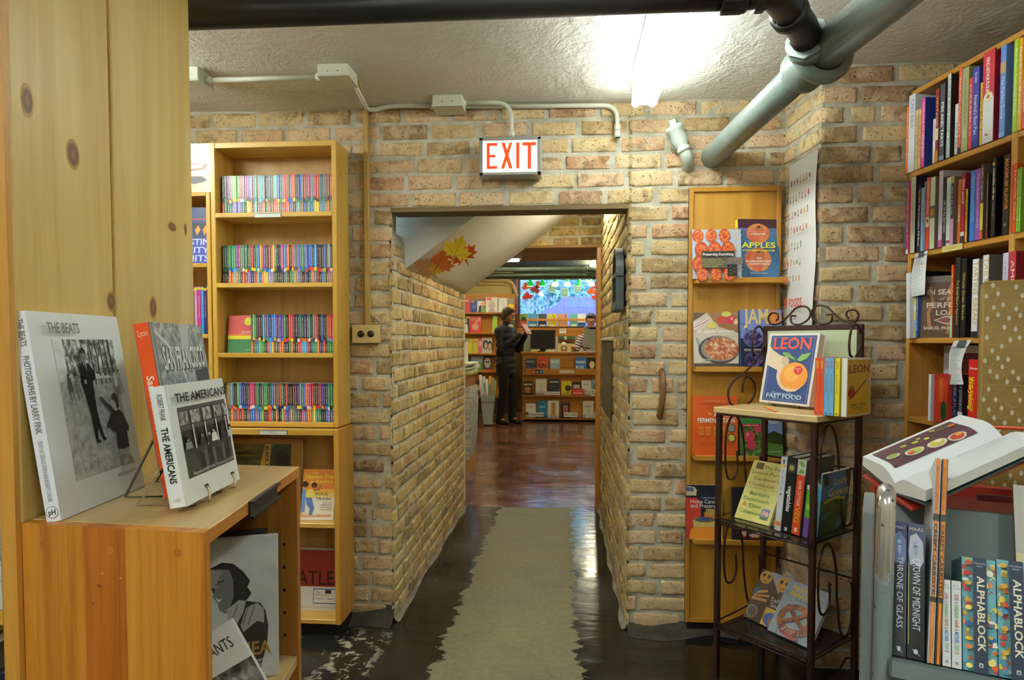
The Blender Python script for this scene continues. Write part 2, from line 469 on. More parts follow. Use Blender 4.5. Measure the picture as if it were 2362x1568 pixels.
# --- stair underside crossing the passage
SOF = _plaster('soffit_plaster', '#cfcfc6', '#dcdcd4', 1.5, .12, .5)
b = MB(); sl = math.tan(math.radians(36.2)); ya, yb = 3.07, PEND - .01
xs = [PX0 - .05 + .09 * i for i in range(14)]
zf = lambda x: 1.60 + (x - PX0) * sl + .010 * NZ.noise(V((x * 3, 1, 2)))
low = [(x, zf(x)) for x in xs if zf(x) < CEIL]
xt = PX0 + (CEIL - 1.60) / sl
poly = low + [(xt, CEIL), (PX0 - .05, CEIL)]
k = len(poly)
fr = [(x, ya, z) for x, z in poly]; bk = [(x, yb, z + .012) for x, z in poly]
b.add(fr + bk, [tuple(range(k)), tuple(range(2 * k - 1, k - 1, -1))], SOF)
b.add(fr + bk, [(i, i + k, (i + 1) % k + k, (i + 1) % k) for i in range(k)], SOF, True)
struct(b, 'ceiling_stair_soffit')
# --- lintels and the board soffit of the shop
LINT = wood('old_lintel', '#4a3a22', '#6b5532', '#80673c', 0, 40, .7)
b = MB(); b.box(PX0 - .004, WY - .002, PTOP - .014, PX1 + .004, WY + .12, PTOP + .006, LINT); struct(b, 'trim_1')
BOARD = wood('ceiling_board', '#6d4f22', '#8d6a30', '#a17c3d', 0, 30, .6)
b = MB()
for i in range(4): b.box(-1.2, PEND - .02 + i * .19, 1.955, 1.0, PEND + .165 + i * .19, 1.975, BOARD, .003)
struct(b, 'trim_2')
JAMB = wood('jamb_pine', '#8a5a20', '#b07a30', '#c48e40', 2)
b = MB(); b.box(PX1 - .035, PEND - .02, 0, PX1 - .003, PEND + .12, 1.955, JAMB, .003); struct(b, 'trim_3')

# --- floor: black painted concrete, worn bare along the walking line, red-brown beyond the joint
def floor_material():
    m, n, l, b = newmat('painted_concrete')
    c = coords(n, l); s = n.new('ShaderNodeSeparateXYZ'); l.new(c, s.inputs[0]); X, Y = s.outputs[0], s.outputs[1]
    big = noise(n, l, c, 2.5, 5, .6, .4); fine = noise(n, l, c, 40, 5, .6)
    cst = coords(n, l, (7, 15, 1)); jag = noise(n, l, cst, 1, 7, .72, .6)
    edge = mth(n, l, 'ADD', mth(n, l, 'MULTIPLY', mth(n, l, 'SUBTRACT', jag, .5), .20), mth(n, l, 'MULTIPLY', mth(n, l, 'SUBTRACT', big, .5), .08))
    dx = mth(n, l, 'ABSOLUTE', mth(n, l, 'ADD', X, .212))
    # the bare strip widens towards the near room
    wid = smooth(n, l, Y, 1.2, 2.6, .42, .272)
    bare = smooth(n, l, mth(n, l, 'SUBTRACT', mth(n, l, 'ADD', dx, edge), wid), -.004, .004, 1, 0)
    bare = mth(n, l, 'MULTIPLY', bare, mth(n, l, 'LESS_THAN', Y, 4.885))
    black = ramp(n, l, big, [(.3, '#131410'), (.55, '#1f201b'), (.75, '#2f2f29')])
    conc = ramp(n, l, mth(n, l, 'ADD', mth(n, l, 'MULTIPLY', fine, .4), mth(n, l, 'MULTIPLY', big, .6)), [(.35, '#56533a'), (.5, '#696548'), (.68, '#7d7958')])
    red = ramp(n, l, noise(n, l, coords(n, l, (1.2, 3.5, 1)), 1.6, 6, .65, 1.0), [(.32, '#2e211b'), (.45, '#5a3a2c'), (.6, '#7a5040'), (.75, '#8d6450')])
    far = mth(n, l, 'GREATER_THAN', Y, 4.885)
    col = mix(n, l, far, black, red); col = mix(n, l, bare, col, conc)
    # peeled patches by the foot of the left jamb
    pz = noise(n, l, c, 17, 6, .7, .5)
    reg = mth(n, l, 'MULTIPLY', smooth(n, l, X, -1.0, -.9), smooth(n, l, X, -.78, -.70, 1, 0))
    reg = mth(n, l, 'MULTIPLY', reg, mth(n, l, 'MULTIPLY', smooth(n, l, Y, 1.9, 2.1), smooth(n, l, Y, 2.62, 2.78, 1, 0)))
    peel = mth(n, l, 'MULTIPLY', smooth(n, l, pz, .53, .57), reg)
    spk = mth(n, l, 'MULTIPLY', smooth(n, l, noise(n, l, c, 16, 5, .7, .5), .69, .72), mth(n, l, 'LESS_THAN', Y, 2.9))
    peel = mth(n, l, 'MAXIMUM', peel, mth(n, l, 'MULTIPLY', spk, .6))
    col = mix(n, l, peel, col, lin('#8a8570'))
    joint = mth(n, l, 'LESS_THAN', mth(n, l, 'ABSOLUTE', mth(n, l, 'SUBTRACT', Y, 4.885)), .006)
    col = mix(n, l, joint, col, lin('#2a2820'))
    l.new(col, b.inputs['Base Color'])
    dull = mth(n, l, 'MAXIMUM', bare, peel)
    l.new(mth(n, l, 'ADD', mth(n, l, 'MULTIPLY', dull, .45), mth(n, l, 'ADD', .12, mth(n, l, 'MULTIPLY', smooth(n, l, big, .4, .7), .16))), b.inputs['Roughness'])
    h = mth(n, l, 'ADD', mth(n, l, 'MULTIPLY', noise(n, l, coords(n, l, (6, 16, 1)), 1, 3, .5, .5), 1.0), mth(n, l, 'ADD', mth(n, l, 'MULTIPLY', dull, -.25), mth(n, l, 'MULTIPLY', mth(n, l, 'MULTIPLY', fine, dull), .3)))
    bump(n, l, b, h, .22, .008)
    return m
FLOORM = floor_material()
b = MB(); b.add([(-3.6, -2.7, 0), (2.8, -2.7, 0), (2.8, 13.4, 0), (-3.6, 13.4, 0)], [(0, 1, 2, 3)], FLOORM)
b.box(-3.6, -2.7, -.1, 2.8, 13.4, -.001, MORTAR); struct(b, 'floor')
# --- rough cement fillets where the walls meet the floor
def fillet(mb, A, B, N, r, h):
    A, B, N = V(A), V(B), V(N); n = max(6, int((B - A).length / .035)); rows = []
    for i in range(n + 1):
        p = A.lerp(B, i / n); q = []
        for t in range(5):
            a = t / 4; rr = r * (.75 + .7 * NZ.noise(p * 4 + V((t * .4, 0, 0)))); hh = h * (.8 + .7 * NZ.noise(p * 4 + V((0, t * .4, 3))))
            q.append(p + N * (rr * (a ** 1.6)) + V((0, 0, max(0.001, hh * (1 - a) ** 1.7))))
        rows.append(q)
    vs = [p for q in rows for p in q]
    fs = [(i * 5 + t, i * 5 + t + 1, (i + 1) * 5 + t + 1, (i + 1) * 5 + t) for i in range(n) for t in range(4)]
    o = mb.add(vs, fs, MORTAR, True)
b = MB()
DIRTY = _plaster('dirty_concrete', '#2b2820', '#6a6350', 6, .9)
fillet(b, (PX0, WY - .02, 0), (PX0, PEND, 0), (1, 0, 0), .03, .032); fillet(b, (PX1, PEND, 0), (PX1, WY - .02, 0), (-1, 0, 0), .03, .03)
FILM = _plaster('cement_fillet', '#615c4c', '#8d8772', 8, .9)
for i in range(len(b.mi)): b.mi[i] = b.idx(FILM)
struct(b, 'baseboard_passage')
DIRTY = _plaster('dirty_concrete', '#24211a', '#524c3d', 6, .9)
b = MB()
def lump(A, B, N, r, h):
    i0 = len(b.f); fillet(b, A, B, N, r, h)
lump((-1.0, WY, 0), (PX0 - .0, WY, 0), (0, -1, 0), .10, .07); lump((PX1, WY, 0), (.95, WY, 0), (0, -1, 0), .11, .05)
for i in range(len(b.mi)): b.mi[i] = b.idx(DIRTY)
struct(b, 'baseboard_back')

# --- shop room beyond the passage
SX0, SX1, SY0, SY1, SCEIL = -3.4, 2.4, PEND + .1, 12.6, 2.62
CREAM = _plaster('cream_wall', '#d8c07c', '#e2cc8c', 2, .15, .7)
DKC = mat('#3c463c', .7)
b = MB(); b.box(SX0, SY0, SCEIL, SX1, SY1, SCEIL + .08, DKC); struct(b, 'ceiling_shop')
b = MB(); b.box(SX0 - .1, SY0, 0, SX0, SY1, SCEIL, CREAM); struct(b, 'wall_shop_left')
b = MB(); b.box(SX1, SY0, 0, SX1 + .1, SY1, SCEIL, CREAM); struct(b, 'wall_shop_right')
b = MB(); b.box(SX0, SY0, 0, PX0 - .02, SY0 + .1, SCEIL, PLAIN); b.box(PX1 + .1, SY0, 0, SX1, SY0 + .1, SCEIL, PLAIN); b.box(PX0 - .1, SY0 + .7, 1.98, PX1 + .2, SY0 + .75, SCEIL, DKC)
struct(b, 'wall_shop_near')
# ---------------------------------------------------------------- fluorescent fixtures
WHITE_ENAMEL = mat('#d9d9d0', .35)
def fixture(x, y0, y1, z, strength, label, tint='#ebf5f4', along='y', group=None, shade=True):
    r = empty('fluorescent_fixture', (x, (y0 + y1) / 2, z)); L = (y1 - y0) / 2
    g = MB()
    poly = [(-.06, 0), (.06, 0), (.045, -.035), (.02, -.05), (-.02, -.05), (-.045, -.035)]
    g.prism(poly, (0, -L, 0), (1, 0, 0), (0, 0, 1), 2 * L, WHITE_ENAMEL)
    h = g.build('housing', r)
    for s in (-1, 1):
        e = MB(); y_ = s * (L - .03); e.box(-.05, y_ - .006, -.092, .05, y_ + .006, -.03, WHITE_ENAMEL, .004); e.build('lamp_holder', r)
    tm = mat(tint, .3, emit=strength)
    for s in (-.033, .033):
        t = MB(); t.tube([(s, -L - .010, -.075), (s, -L - .004, -.075), (s, -L + .012, -.075), (s, L - .012, -.075), (s, L + .004, -.075), (s, L + .010, -.075)], [.006, .013, .0165, .0165, .013, .006], tm, 14)
        t.build('fluorescent_tube', r)
    return tag(r, label, 'ceiling light', group)
fixture(.315, 1.38, 2.66, CEIL - .005, TUBE, 'twin-tube fluorescent light glowing on the ceiling beside the grey drain pipe')
fixture(-1.85, 1.1, 2.32, CEIL - .005, TUBE * 2.2, 'twin-tube fluorescent light hidden behind the tall pine bookcase')
fixture(-.75, -1.35, -.13, CEIL - .005, TUBE * 2.4, 'unseen twin-tube light added on the ceiling behind the viewer, left')  # unseen fixture added behind the camera to brighten the left foreground
fixture(.95, -1.35, -.13, CEIL - .005, TUBE * 2.0, 'unseen twin-tube light added on the ceiling behind the viewer, right')  # likewise added out of view, brightens faces turned to the right
fixture(.195, 3.35, 4.5, 2.215, TUBE_PASSAGE, 'fluorescent light above the passage beside the stair underside', '#fff9e2')
# ================================================================ LEFT SIDE
PINE = wood('knotty_pine', '#bd9a50', '#d0b066', '#dcc07a', 2, 38, .34, .35)
PINE_E = wood('pine_edge', '#a8742a', '#c48c38', '#d29c48', 2, 60, .4)
OAKV = wood('varnished_shelf', '#b98a2c', '#cda044', '#dab158', 2, 60, .35)
OAKH = wood('varnished_shelf_board', '#b98a2c', '#cda044', '#dab158', 0, 60, .35)
OAKB = wood('shelf_back_board', '#a07636', '#b08644', '#bb9250', 2, 30, .5)
BOXA = wood('box_end_grain_light', '#985614', '#bd7a26', '#cc8c34', 2, 70, .36, .75)
BOXB = wood('box_end_grain_red', '#80420e', '#a85e1a', '#b86e24', 2, 55, .36, .75)
BOXT = wood('box_top_worn', '#a48552', '#b89862', '#c6a874', 1, 50, .33)
BOXI = wood('box_inside', '#7c4c18', '#9a6424', '#ab7230', 2, 70, .42)
BLK = mat('#17150f', .35)
def knot(b, O, U, W, x, y, rx, ry, c='#7a5434', c2='#94683a'):
    b.art(O, U, W, 1, 1, [('e', x, y, rx * 1.35, ry * 1.5, '#b58a40'), ('e', x, y, rx * 1.1, ry * 1.15, c2), ('e', x, y, rx, ry, c), ('e', x, y, rx * .4, ry * .45, c2)], .0002, .00015)
def fit(bl, br, tl, z):
    """a leaning rectangle measured from three corners: feet on height z, upright edge square to the base"""
    A, B = at_z(*bl, z), at_z(*br, z); U = (B - A).normalized(); r = ray(*tl)
    t = (A - CAMP).dot(U) / r.dot(U); P = CAMP + r * t; Wv = P - A; H = Wv.length; Wv.normalize(); N = U.cross(Wv)
    m = M((( U.x, -N.x, Wv.x, A.x), (U.y, -N.y, Wv.y, A.y), (U.z, -N.z, Wv.z, A.z), (0, 0, 0, 1)))
    return m, (B - A).length, H

# --- tall pine bookcase seen from its end
ZT = .99
NL, NR, FRc = at_z(50, 1206, ZT), at_z(470, 1228, ZT), at_z(690, 1076, ZT)
AD = (FRc - NR).normalized(); BD = V((AD.y, -AD.x, 0))            # along / out of the panel
PO = V((NL.x, NL.y, 0)) - BD * .002
pe = at_plane(450, 790, PO, BD); plen = (V((pe.x, pe.y, 0)) - PO).dot(AD)
def frameM(O, X, Y):                                                 # local axes X, Y, Z-up at O
    return M(((X.x, Y.x, 0, O.x), (X.y, Y.y, 0, O.y), (0, 0, 1, O.z), (0, 0, 0, 1)))
tb = empty('pine_bookcase'); tb.matrix_world = frameM(PO, BD, AD)  # local: x out of the panel, y along it, panel face x=0
tag(tb, 'tall knotty pine bookcase, its board end panel filling the left edge of the room', 'bookcase')
jn = at_plane(266, 700, PO, BD); jy = (V((jn.x, jn.y, 0)) - PO).dot(AD)
b = MB()
b.box(-.022, .004, 0, 0, jy - .004, 2.26, PINE, .003); b.box(-.022, jy + .003, 0, 0, plen, 2.26, PINE, .004); b.box(-.02, jy - .006, 0, -.005, jy + .006, 2.26, PINE_E)
b.box(-.018, jy + .003, 0, .0015, jy + .010, 2.26, PINE, .002)
O3, U3, W3 = (0, 0, 0), (0, 1, 0), (0, 0, 1)
for (kx, ky, rx, ry) in ((62, 232, 10, 20), (168, 356, 12, 19), (397, 523, 11, 7), (353, 709, 9, 16), (256, 695, 9, 14), (428, 530, 3, 9)):
    q = at_plane(kx, ky, PO, BD); s = (q - CAMP).length / F
    knot(b, O3, U3, W3, (V((q.x, q.y, 0)) - PO).dot(AD), q.z, rx * s * 1.25, ry * s)
b.build('end_panel', tb)
b = MB(); b.box(-.020, -.014, 0, .001, .003, 2.26, PINE_E, .003); b.build('stile', tb)
b = MB(); b.box(-.82, plen - .02, 0, -.022, plen, 2.26, PINE); b.box(-.82, .004, 0, -.80, plen, 2.26, PINE); b.build('back_panel', tb)
for z in (.16, .50, .86, 1.28, 1.62, 1.95):
    b = MB(); b.box(-.8, .0, z - .02, -.022, plen - .02, z, OAKH, .002); b.build('shelf', tb)
# books in it, only their spines at the very edge of the frame
def inpine(o, x, y, z, rz=0): o.matrix_world = tb.matrix_world @ M.Translation((x, y, z)) @ M.Rotation(math.radians(90 + rz), 4, 'Z')
o = book('book', 'grey and white photo book with vertical spine lettering at the left edge, lower pine shelf', 'book', .23, .215, .028, '#55564f', photo('fallen_spine', [(.3, '#2e2e2a'), (.5, '#cfcfc8'), (.7, '#e4e4dd')], (40, 40, 9)), (),
         [('t', 'BEDROOMS OF THE FALLEN', .35, .78, .45 * .028 / .215, '#3a3832', {'rot': -90, 'w': .44}), ('t', 'Ashley Gilbertson', .35, .30, .4 * .028 / .215, '#f2f2ee', {'rot': -90, 'w': .2})], True, gloss=.3)
inpine(o, -.0215, .006, .8605)
o = book('book', 'dark green book beside the grey photo book at the left edge', 'book', .24, .27, .03, '#26302a', '#2c3a34', hard=True); inpine(o, -.052, .012, .8605)
for i, (c, h) in enumerate((('#1f2a3a', .26), ('#6a6f5c', .3))):
    o = book('book', ['navy book lying low at the left edge, next pine shelf down', 'olive book at the left edge beside the navy book'][i], 'book', .22, h, .03, c, hard=True); inpine(o, -.022 - .034 * i, .02, .5005)

# --- low display box against the end panel
BDx = (NR - NL).normalized(); wB, lB = (NR - NL).length, (FRc - NR).length
def MBs():
    b = MB(); b.T = M(((BDx.dot(BD), 0, 0, 0), (BDx.dot(AD), 1, 0, 0), (0, 0, 1, 0), (0, 0, 0, 1))); return b
bx = empty('display_box'); bx.matrix_world = frameM(V((NL.x, NL.y, 0)), BD, AD)
tag(bx, 'orange pine display box open on its right side, standing against the tall bookcase', 'display box')
t = .02
b = MBs()
for x0, x1, m in ((0, wB * .35, BOXA), (wB * .35, wB * .58, BOXB), (wB * .58, wB, BOXA)): b.box(x0, 0, 0, x1, t, ZT - .0005, m)
rr = random.Random(3)
it = [('e', wB * .12, ZT - .03, .006, .006, '#a8601c'), ('e', wB * .86, ZT - .03, .006, .006, '#a8601c'), ('e', wB * .50, ZT - .032, .005, .005, '#b87428')]
for i in range(16): it.append(('e', wB * rr.uniform(.38, .57), ZT - rr.uniform(.06, .42), rr.uniform(.0012, .0026), rr.uniform(.001, .002), rr.choice(['#7c3c0e', '#8a4a14', '#d08c3c'])))
for i in range(5): it.append(('e', wB * rr.uniform(.42, .54), ZT - rr.uniform(.16, .34), .0022, .009, '#6a300c'))
b.art((0, 0, 0), (1, 0, 0), (0, 0, 1), 1, 1, it)
b.build('end_panel', bx)
b = MBs(); b.box(0, t, ZT - t, wB, lB, ZT, BOXT, .0015)
b.box(wB - .001, .0005, ZT - t, wB + .0005, lB, ZT - .001, wood('box_edge', '#a06422', '#bc7c30', '#ca8e40', 1, 90, .4)); b.build('top', bx)
b = MBs(); b.box(0, lB - t, 0, wB, lB, ZT - t, BOXI, .001)
holes = []
for i in range(12):
    for x in (wB - .03, .04): holes.append(('e', x, ZT - .16 - i * .048, .0035, .0035, '#1a1008'))
# holes are drilled in the inner face
b.art((0, lB - t, 0), (1, 0, 0), (0, 0, 1), 1, 1, holes); b.build('side_panel', bx)
b = MBs(); b.box(0, t, 0, .012, lB - t, ZT - t, BOXI); b.build('back_panel', bx)
b = MBs(); b.box(.012, t, .575, wB - .004, lB - t, .595, BOXT, .001); b.build('shelf', bx)
b = MBs(); b.box(.012, t, .08, wB - .004, lB - t, .1, BOXT, .001); b.build('shelf', bx)
l0 = at_plane(572, 1160, NR, BD); l1 = at_plane(636, 1128, NR, BD)
y0, y1 = (l0 - NR).dot(AD), (l1 - NR).dot(AD)
b = MBs(); b.box(wB, y0, ZT - .026, wB + .004, y1, ZT + .001, BLK, .001); b.box(wB + .004, y0, ZT - .028, wB + .010, y1, ZT - .024, BLK); b.box(wB + .004, y0, ZT - .003, wB + .010, y1, ZT + .001, BLK)
b.art((wB + .004, y0, ZT - .026), (0, 1, 0), (0, 0, 1), 1, 1, [('e', .008, .013, .0015, .0015, '#8a8a80'), ('e', y1 - y0 - .008, .013, .0015, .0015, '#8a8a80')])
b.build('label_holder', bx)

# --- THE BEATS
PHB = photo('beats_ground', [(.3, '#8a8c88'), (.5, '#b4b6b2'), (.7, '#cfd1cd')], (70, 70, 70), 4)
PHT = photo('beats_trees', [(.36, '#26261f'), (.48, '#6d6f6a'), (.58, '#c6c8c4'), (.7, '#e6e8e5')], (110, 110, 60), 5)
PHW = photo('beats_sky', [(.3, '#c9cbc8'), (.7, '#e8eae8')], (30, 30, 30), 3)
x0, x1, y0, y1 = .20, .88, .155, .865
def ph(x, y): return (x0 + (x1 - x0) * x, y0 + (y1 - y0) * y)
def ppoly(pts, c): return ('p', [ph(*p) for p in pts], c)
tree = random.Random(5)
art = [('r', x0, y0, x1, y1, PHB), ('r', x0, y0 + (y1 - y0) * .70, x1, y1, PHW), ('p', [ph(.14, 1), ph(.14, .74), ph(.3, .70), ph(.42, .76), ph(1, .70), ph(1, 1)], PHT)]
for i, tx in enumerate((.58, .68, .76, .84, .92)): art.append(('l', [ph(tx, .66), ph(tx - .02, 1)], .012, '#35362f'))
for i in range(4): art.append(('r', *ph(.45 + i * .14, .70), *ph(.56 + i * .14, .715), '#e8e9e6'))
for fx, fh, c in ((.13, .14, '#55564f'), (.24, .15, '#8d8f89'), (.9, .15, '#e3e4e0'), (.97, .15, '#b9bab5')):
    art += [('e', *ph(fx, .60 + fh), .012, .010, '#4c4c45'), ppoly([(fx - .03, .62), (fx + .05, .62), (fx + .03, .60 + fh * .9), (fx - .02, .60 + fh * .9)], c), ('l', [ph(fx - .01, .63), ph(fx, .56)], .010, '#6a6b64'), ('l', [ph(fx + .03, .63), ph(fx + .045, .57)], .010, '#6a6b64')]
# standing man
art += [ppoly([(.33, .62), (.48, .60), (.475, .45), (.50, .34), (.535, .25), (.49, .245), (.445, .36), (.42, .25), (.38, .25), (.37, .45)], '#14140f'),
        ppoly([(.30, .79), (.36, .83), (.46, .82), (.53, .76), (.535, .70), (.48, .68), (.485, .58), (.33, .60), (.30, .68)], '#171712'),
        ppoly([(.37, .825), (.42, .825), (.405, .74)], '#c9cac4'), ('l', [ph(.395, .82), ph(.395, .73)], .014, '#14140f'),
        ('e', *ph(.385, .875), .034, .034, '#6e6c64'), ppoly([(.34, .89), (.345, .925), (.385, .94), (.43, .92), (.435, .88), (.41, .895), (.36, .895)], '#0e0e0a'),
        ppoly([(.335, .70), (.375, .70), (.37, .665), (.33, .67)], '#a09e95'), ppoly([(.37, .255), (.44, .245), (.45, .225), (.38, .228)], '#2a2a24'), ppoly([(.49, .25), (.545, .255), (.54, .235), (.49, .232)], '#2a2a24')]
# kneeling figure with the long instrument
art += [ppoly([(.54, .55), (.565, .565), (.80, .43), (.76, .41)], '#2c2c26'), ppoly([(.54, .55), (.57, .56), (.64, .515), (.61, .50)], '#4a4a42'),
        ppoly([(.68, .42), (.80, .46), (.90, .42), (.985, .30), (.965, .255), (.93, .27), (.93, .14), (.74, .12), (.72, .16), (.735, .28), (.62, .335), (.585, .30), (.585, .345), (.66, .385)], '#0f0f0b'),
        ('e', *ph(.79, .50), .045, .045, '#b8b6ad'), ppoly([(.735, .52), (.75, .565), (.80, .58), (.855, .55), (.86, .47), (.81, .445), (.80, .50), (.76, .53)], '#0d0d09'),
        ppoly([(.72, .14), (.90, .125), (.89, .075), (.76, .085)], '#b4b3ab'), ppoly([(.73, .10), (.78, .09), (.77, .005), (.74, .01), (.72, .06)], '#8f8e86'), ppoly([(.87, .09), (.92, .085), (.97, .015), (.93, .0), (.87, .045)], '#9c9b93'),
        ppoly([(.74, -.005), (.79, .0), (.79, -.02), (.74, -.022)], '#cfcec8'), ppoly([(.93, .0), (.99, .01), (.98, -.015), (.93, -.012)], '#d4d3cd')]
art += [('t', 'THE BEATS', .125, .895, .052, '#75766f', {'w': .33, 'b': True}), ('t', 'PHOTOGRAPHS BY LARRY FINK', .62, .112, .0165, '#6f706a', {'w': .25, 'b': True})]
m, w, h = fit((142, 1200), (334, 1120), (58, 716), ZT + .001)
TH = .021
k = TH / h
sa = [('t', 'THE BEATS', .32, .965, .44 * k, '#6f706a', {'rot': -90, 'w': .13, 'b': True}), ('t', 'PHOTOGRAPHS BY LARRY FINK', .32, .79, .44 * k, '#6f706a', {'rot': -90, 'w': .37, 'b': True}),
      ('t', 'ESSAYS BY GERALD STERN AND ROBERT CORDIER', .36, .385, .3 * k, '#77786f', {'rot': -90, 'w': .29}), ('e', .5, .045, .42, .42 * k, '#7c7d76'), ('e', .5, .045, .38, .38 * k, '#e9ebec'), ('t', 'pH', .5, .032, .42 * k, '#2a2a26', {'a': 'c', 'w': .5, 'b': True})]
o = book('photo_book', 'large white book titled THE BEATS with a black-and-white park photograph, leaning on pine', 'book', w, h, TH, '#e2e6e3', '#e6e6ee', art, sa, False, gloss=.28)
o.matrix_world = m

# --- THE AMERICANS on a clear easel, and the orange-spined book behind it
m, w, h = fit((432, 1168), (553, 1105), (382, 888), ZT + .012)
TA = .026
D1 = photo('bus_side', [(.3, '#2a2a25'), (.6, '#4a4a44')], (60, 60, 60), 4); D2 = photo('bus_glass', [(.34, '#33332e'), (.5, '#8b8b84'), (.66, '#cfcfc9')], (120, 120, 60), 4)
ax0, ax1, ay0, ay1 = .10, .955, .205, .80
def am(x, y): return (ax0 + (ax1 - ax0) * x, ay0 + (ay1 - ay0) * y)
art = [('r', ax0, ay0, ax1, ay1, D1), ('r', *am(0, .42), *am(1, .66), '#1c1c18'), ('r', *am(0, .69), *am(1, .73), '#55554d'), ('r', *am(0, .955), *am(1, .985), '#5a5a52'), ('r', *am(0, .36), *am(1, .405), '#3c3c36')]
for i, xx in enumerate((-.02, .215, .455, .695, .90)): art.append(('r', *am(max(0, xx), .75), *am(min(1, xx + .18), .935), D2))
for xx in (.21, .455, .695, .915): art.append(('r', *am(xx, .38), *am(xx + .022, .73), '#d9dad4'))
for fx, fy, c, sh in ((.08, .52, '#77776f', '#8a8a83'), (.36, .53, '#8a887f', '#24241f'), (.50, .53, '#b0aea5', '#2a2a25'), (.60, .55, '#b8b6ac', '#e0e0da'), (.80, .58, '#3a3833', '#2c2c27'), (.96, .52, '#a8a69d', '#c9c9c3')):
    art += [('p', [am(max(0, fx - .07), .405), am(min(1, fx + .07), .405), am(min(1, fx + .05), fy - .02), am(max(0, fx - .05), fy - .02)], sh), ('e', *am(fx, fy + .025), .024, .030, c), ('e', *am(fx, fy + .045), .024, .016, '#191914')]
for fx in (.32, .50, .70, .88): art.append(('p', [am(fx, .02), am(fx + .04, .02), am(fx + .05, .33), am(fx - .01, .33)], '#5c5c55'))
art += [('t', 'THE AMERICANS', .045, .845, .075, '#1b1b18', {'w': .89, 'b': True}), ('t', 'Photographs by ROBERT FRANK', .13, .225, .028, '#d8d8d2', {'w': .38}), ('t', 'Introduction by JACK KEROUAC', .55, .225, .028, '#d8d8d2', {'w': .39}), ('t', 'STEIDL', .84, .10, .016, '#9a9b94', {'w': .06})]
k = TA / h
sa = [('t', 'ROBERT FRANK', .36, .93, .34 * k, '#2a2a26', {'rot': -90, 'w': .215}), ('t', 'THE AMERICANS', .28, .66, .42 * k, '#1b1b18', {'rot': -90, 'w': .46, 'b': True}), ('t', 'STEIDL', .5, .05, .2 * k, '#a5a69f', {'a': 'c', 'w': .5})]
o = book('photo_book', 'white book titled THE AMERICANS with a picture of bus windows, on a clear easel', 'book', w, h, TA, '#dfe3dc', '#e4e6e4', art, sa, True, gloss=.3)
o.matrix_world = m; MA = m.copy(); WA, HA = w, h
CLEAR = None
def clear():
    global CLEAR
    if CLEAR is None:
        CLEAR, n, l, b_ = newmat('clear_acrylic'); b_.inputs['Transmission Weight'].default_value = 1; b_.inputs['Roughness'].default_value = .03; b_.inputs['IOR'].default_value = 1.45; b_.inputs['Base Color'].default_value = (.95, .96, .93, 1)
    return CLEAR
def easel_wire(label, m, w, h, T, mt, r, clearz=.012, spread=.6, name='easel'):
    """a small bent-rod book stand: two feet with front hooks, rising legs and a back loop. m = matrix of the book it carries"""
    e = MB(); drop = clearz / max(.3, m.col[2].z)
    for s in (.5 - spread / 2, .5 + spread / 2):
        x = w * s
        P = [(x, -.010, .022), (x, -.014, .010), (x, -.010, -r * 1.2), (x, T * .5, -r * 1.2), (x, T + r * 1.4, -r * .6), (x, T + r * 1.4, h * .42)]
        e.tube([tuple(m @ V(p)) for p in P], r, mt, 8)
        top = m @ V((x, T + r * 1.4, h * .42)); ft = m @ V((x, T * .5, -r)); n2 = V((-m.col[1].x, -m.col[1].y, 0)).normalized()
        bk = V((top.x, top.y, 0)) - n2 * .06; zf = (m @ V((0, 0, 0))).z - clearz + r
        e.tube([top, V((bk.x, bk.y, zf)), V((ft.x, ft.y, zf)), ft], r, mt, 8)
    a, c = m @ V((w * (.5 - spread / 2), T + r * 1.4, h * .3)), m @ V((w * (.5 + spread / 2), T + r * 1.4, h * .3))
    e.tube([a, c], r, mt, 8)
    o = e.build(name); return tag(o, label, 'easel')
easel_wire('clear plastic easel holding up the book THE AMERICANS', MA, WA * .999, HA, TA, clear(), .003, .012, .5, 'book_easel')
m2, w2, h2 = fit((415, 1145), (560, 1062), (344, 742), ZT + .012)
D3 = photo('aerial_view', [(.3, '#4a4d48'), (.46, '#7d807b'), (.6, '#a9ada8'), (.75, '#c9cdc8')], (45, 45, 45), 6, .32, 1.5)
o = None
w2 = .215; h2 = min(h2, .30)
art = [('r', 0.04, 0, 1, 1, D3), ('p', [(.52, 1), (.70, 1), (.62, .80), (.50, .83)], '#b4b9b4'), ('l', [(.05, .95), (.40, .80), (.55, .55)], .03, '#c3c7c2'), ('l', [(.15, .55), (.5, .60), (1, .42)], .02, '#d0d4cf'), ('p', [(.70, .70), (.98, .72), (.98, .50), (.75, .52)], '#3c3f3b'),
       ('t', 'SAN FRANCISCO', .135, .715, .135, '#4e524e', {'w': .82, 'b': True}), ('t', 'SAN FRANCISCO', .12, .725, .135, '#dfe3de', {'w': .82, 'b': True})]
T2 = .026; k = T2 / h2
sa = [('t', 'Lyon', .5, .925, .42 * k, '#f3cdb8', {'a': 'c', 'w': .56}), ('t', 'San Francisco', .3, .70, .44 * k, '#f6d9c8', {'rot': -90, 'w': .34, 'b': True})]
o = book('photo_book', 'orange-spined book with a grey aerial cover reading SAN FRANCISCO, behind the white book', 'book', w2, h2, T2, '#8d918c', '#e0521c', art, sa, True, gloss=.25)
o.matrix_world = m2
easel_wire('dark wire easel behind the white book, carrying the orange-spined book', m2, w2, h2, T2, mat('#3c382f', .4, .6), .0022, .012, .55, 'wire_easel')

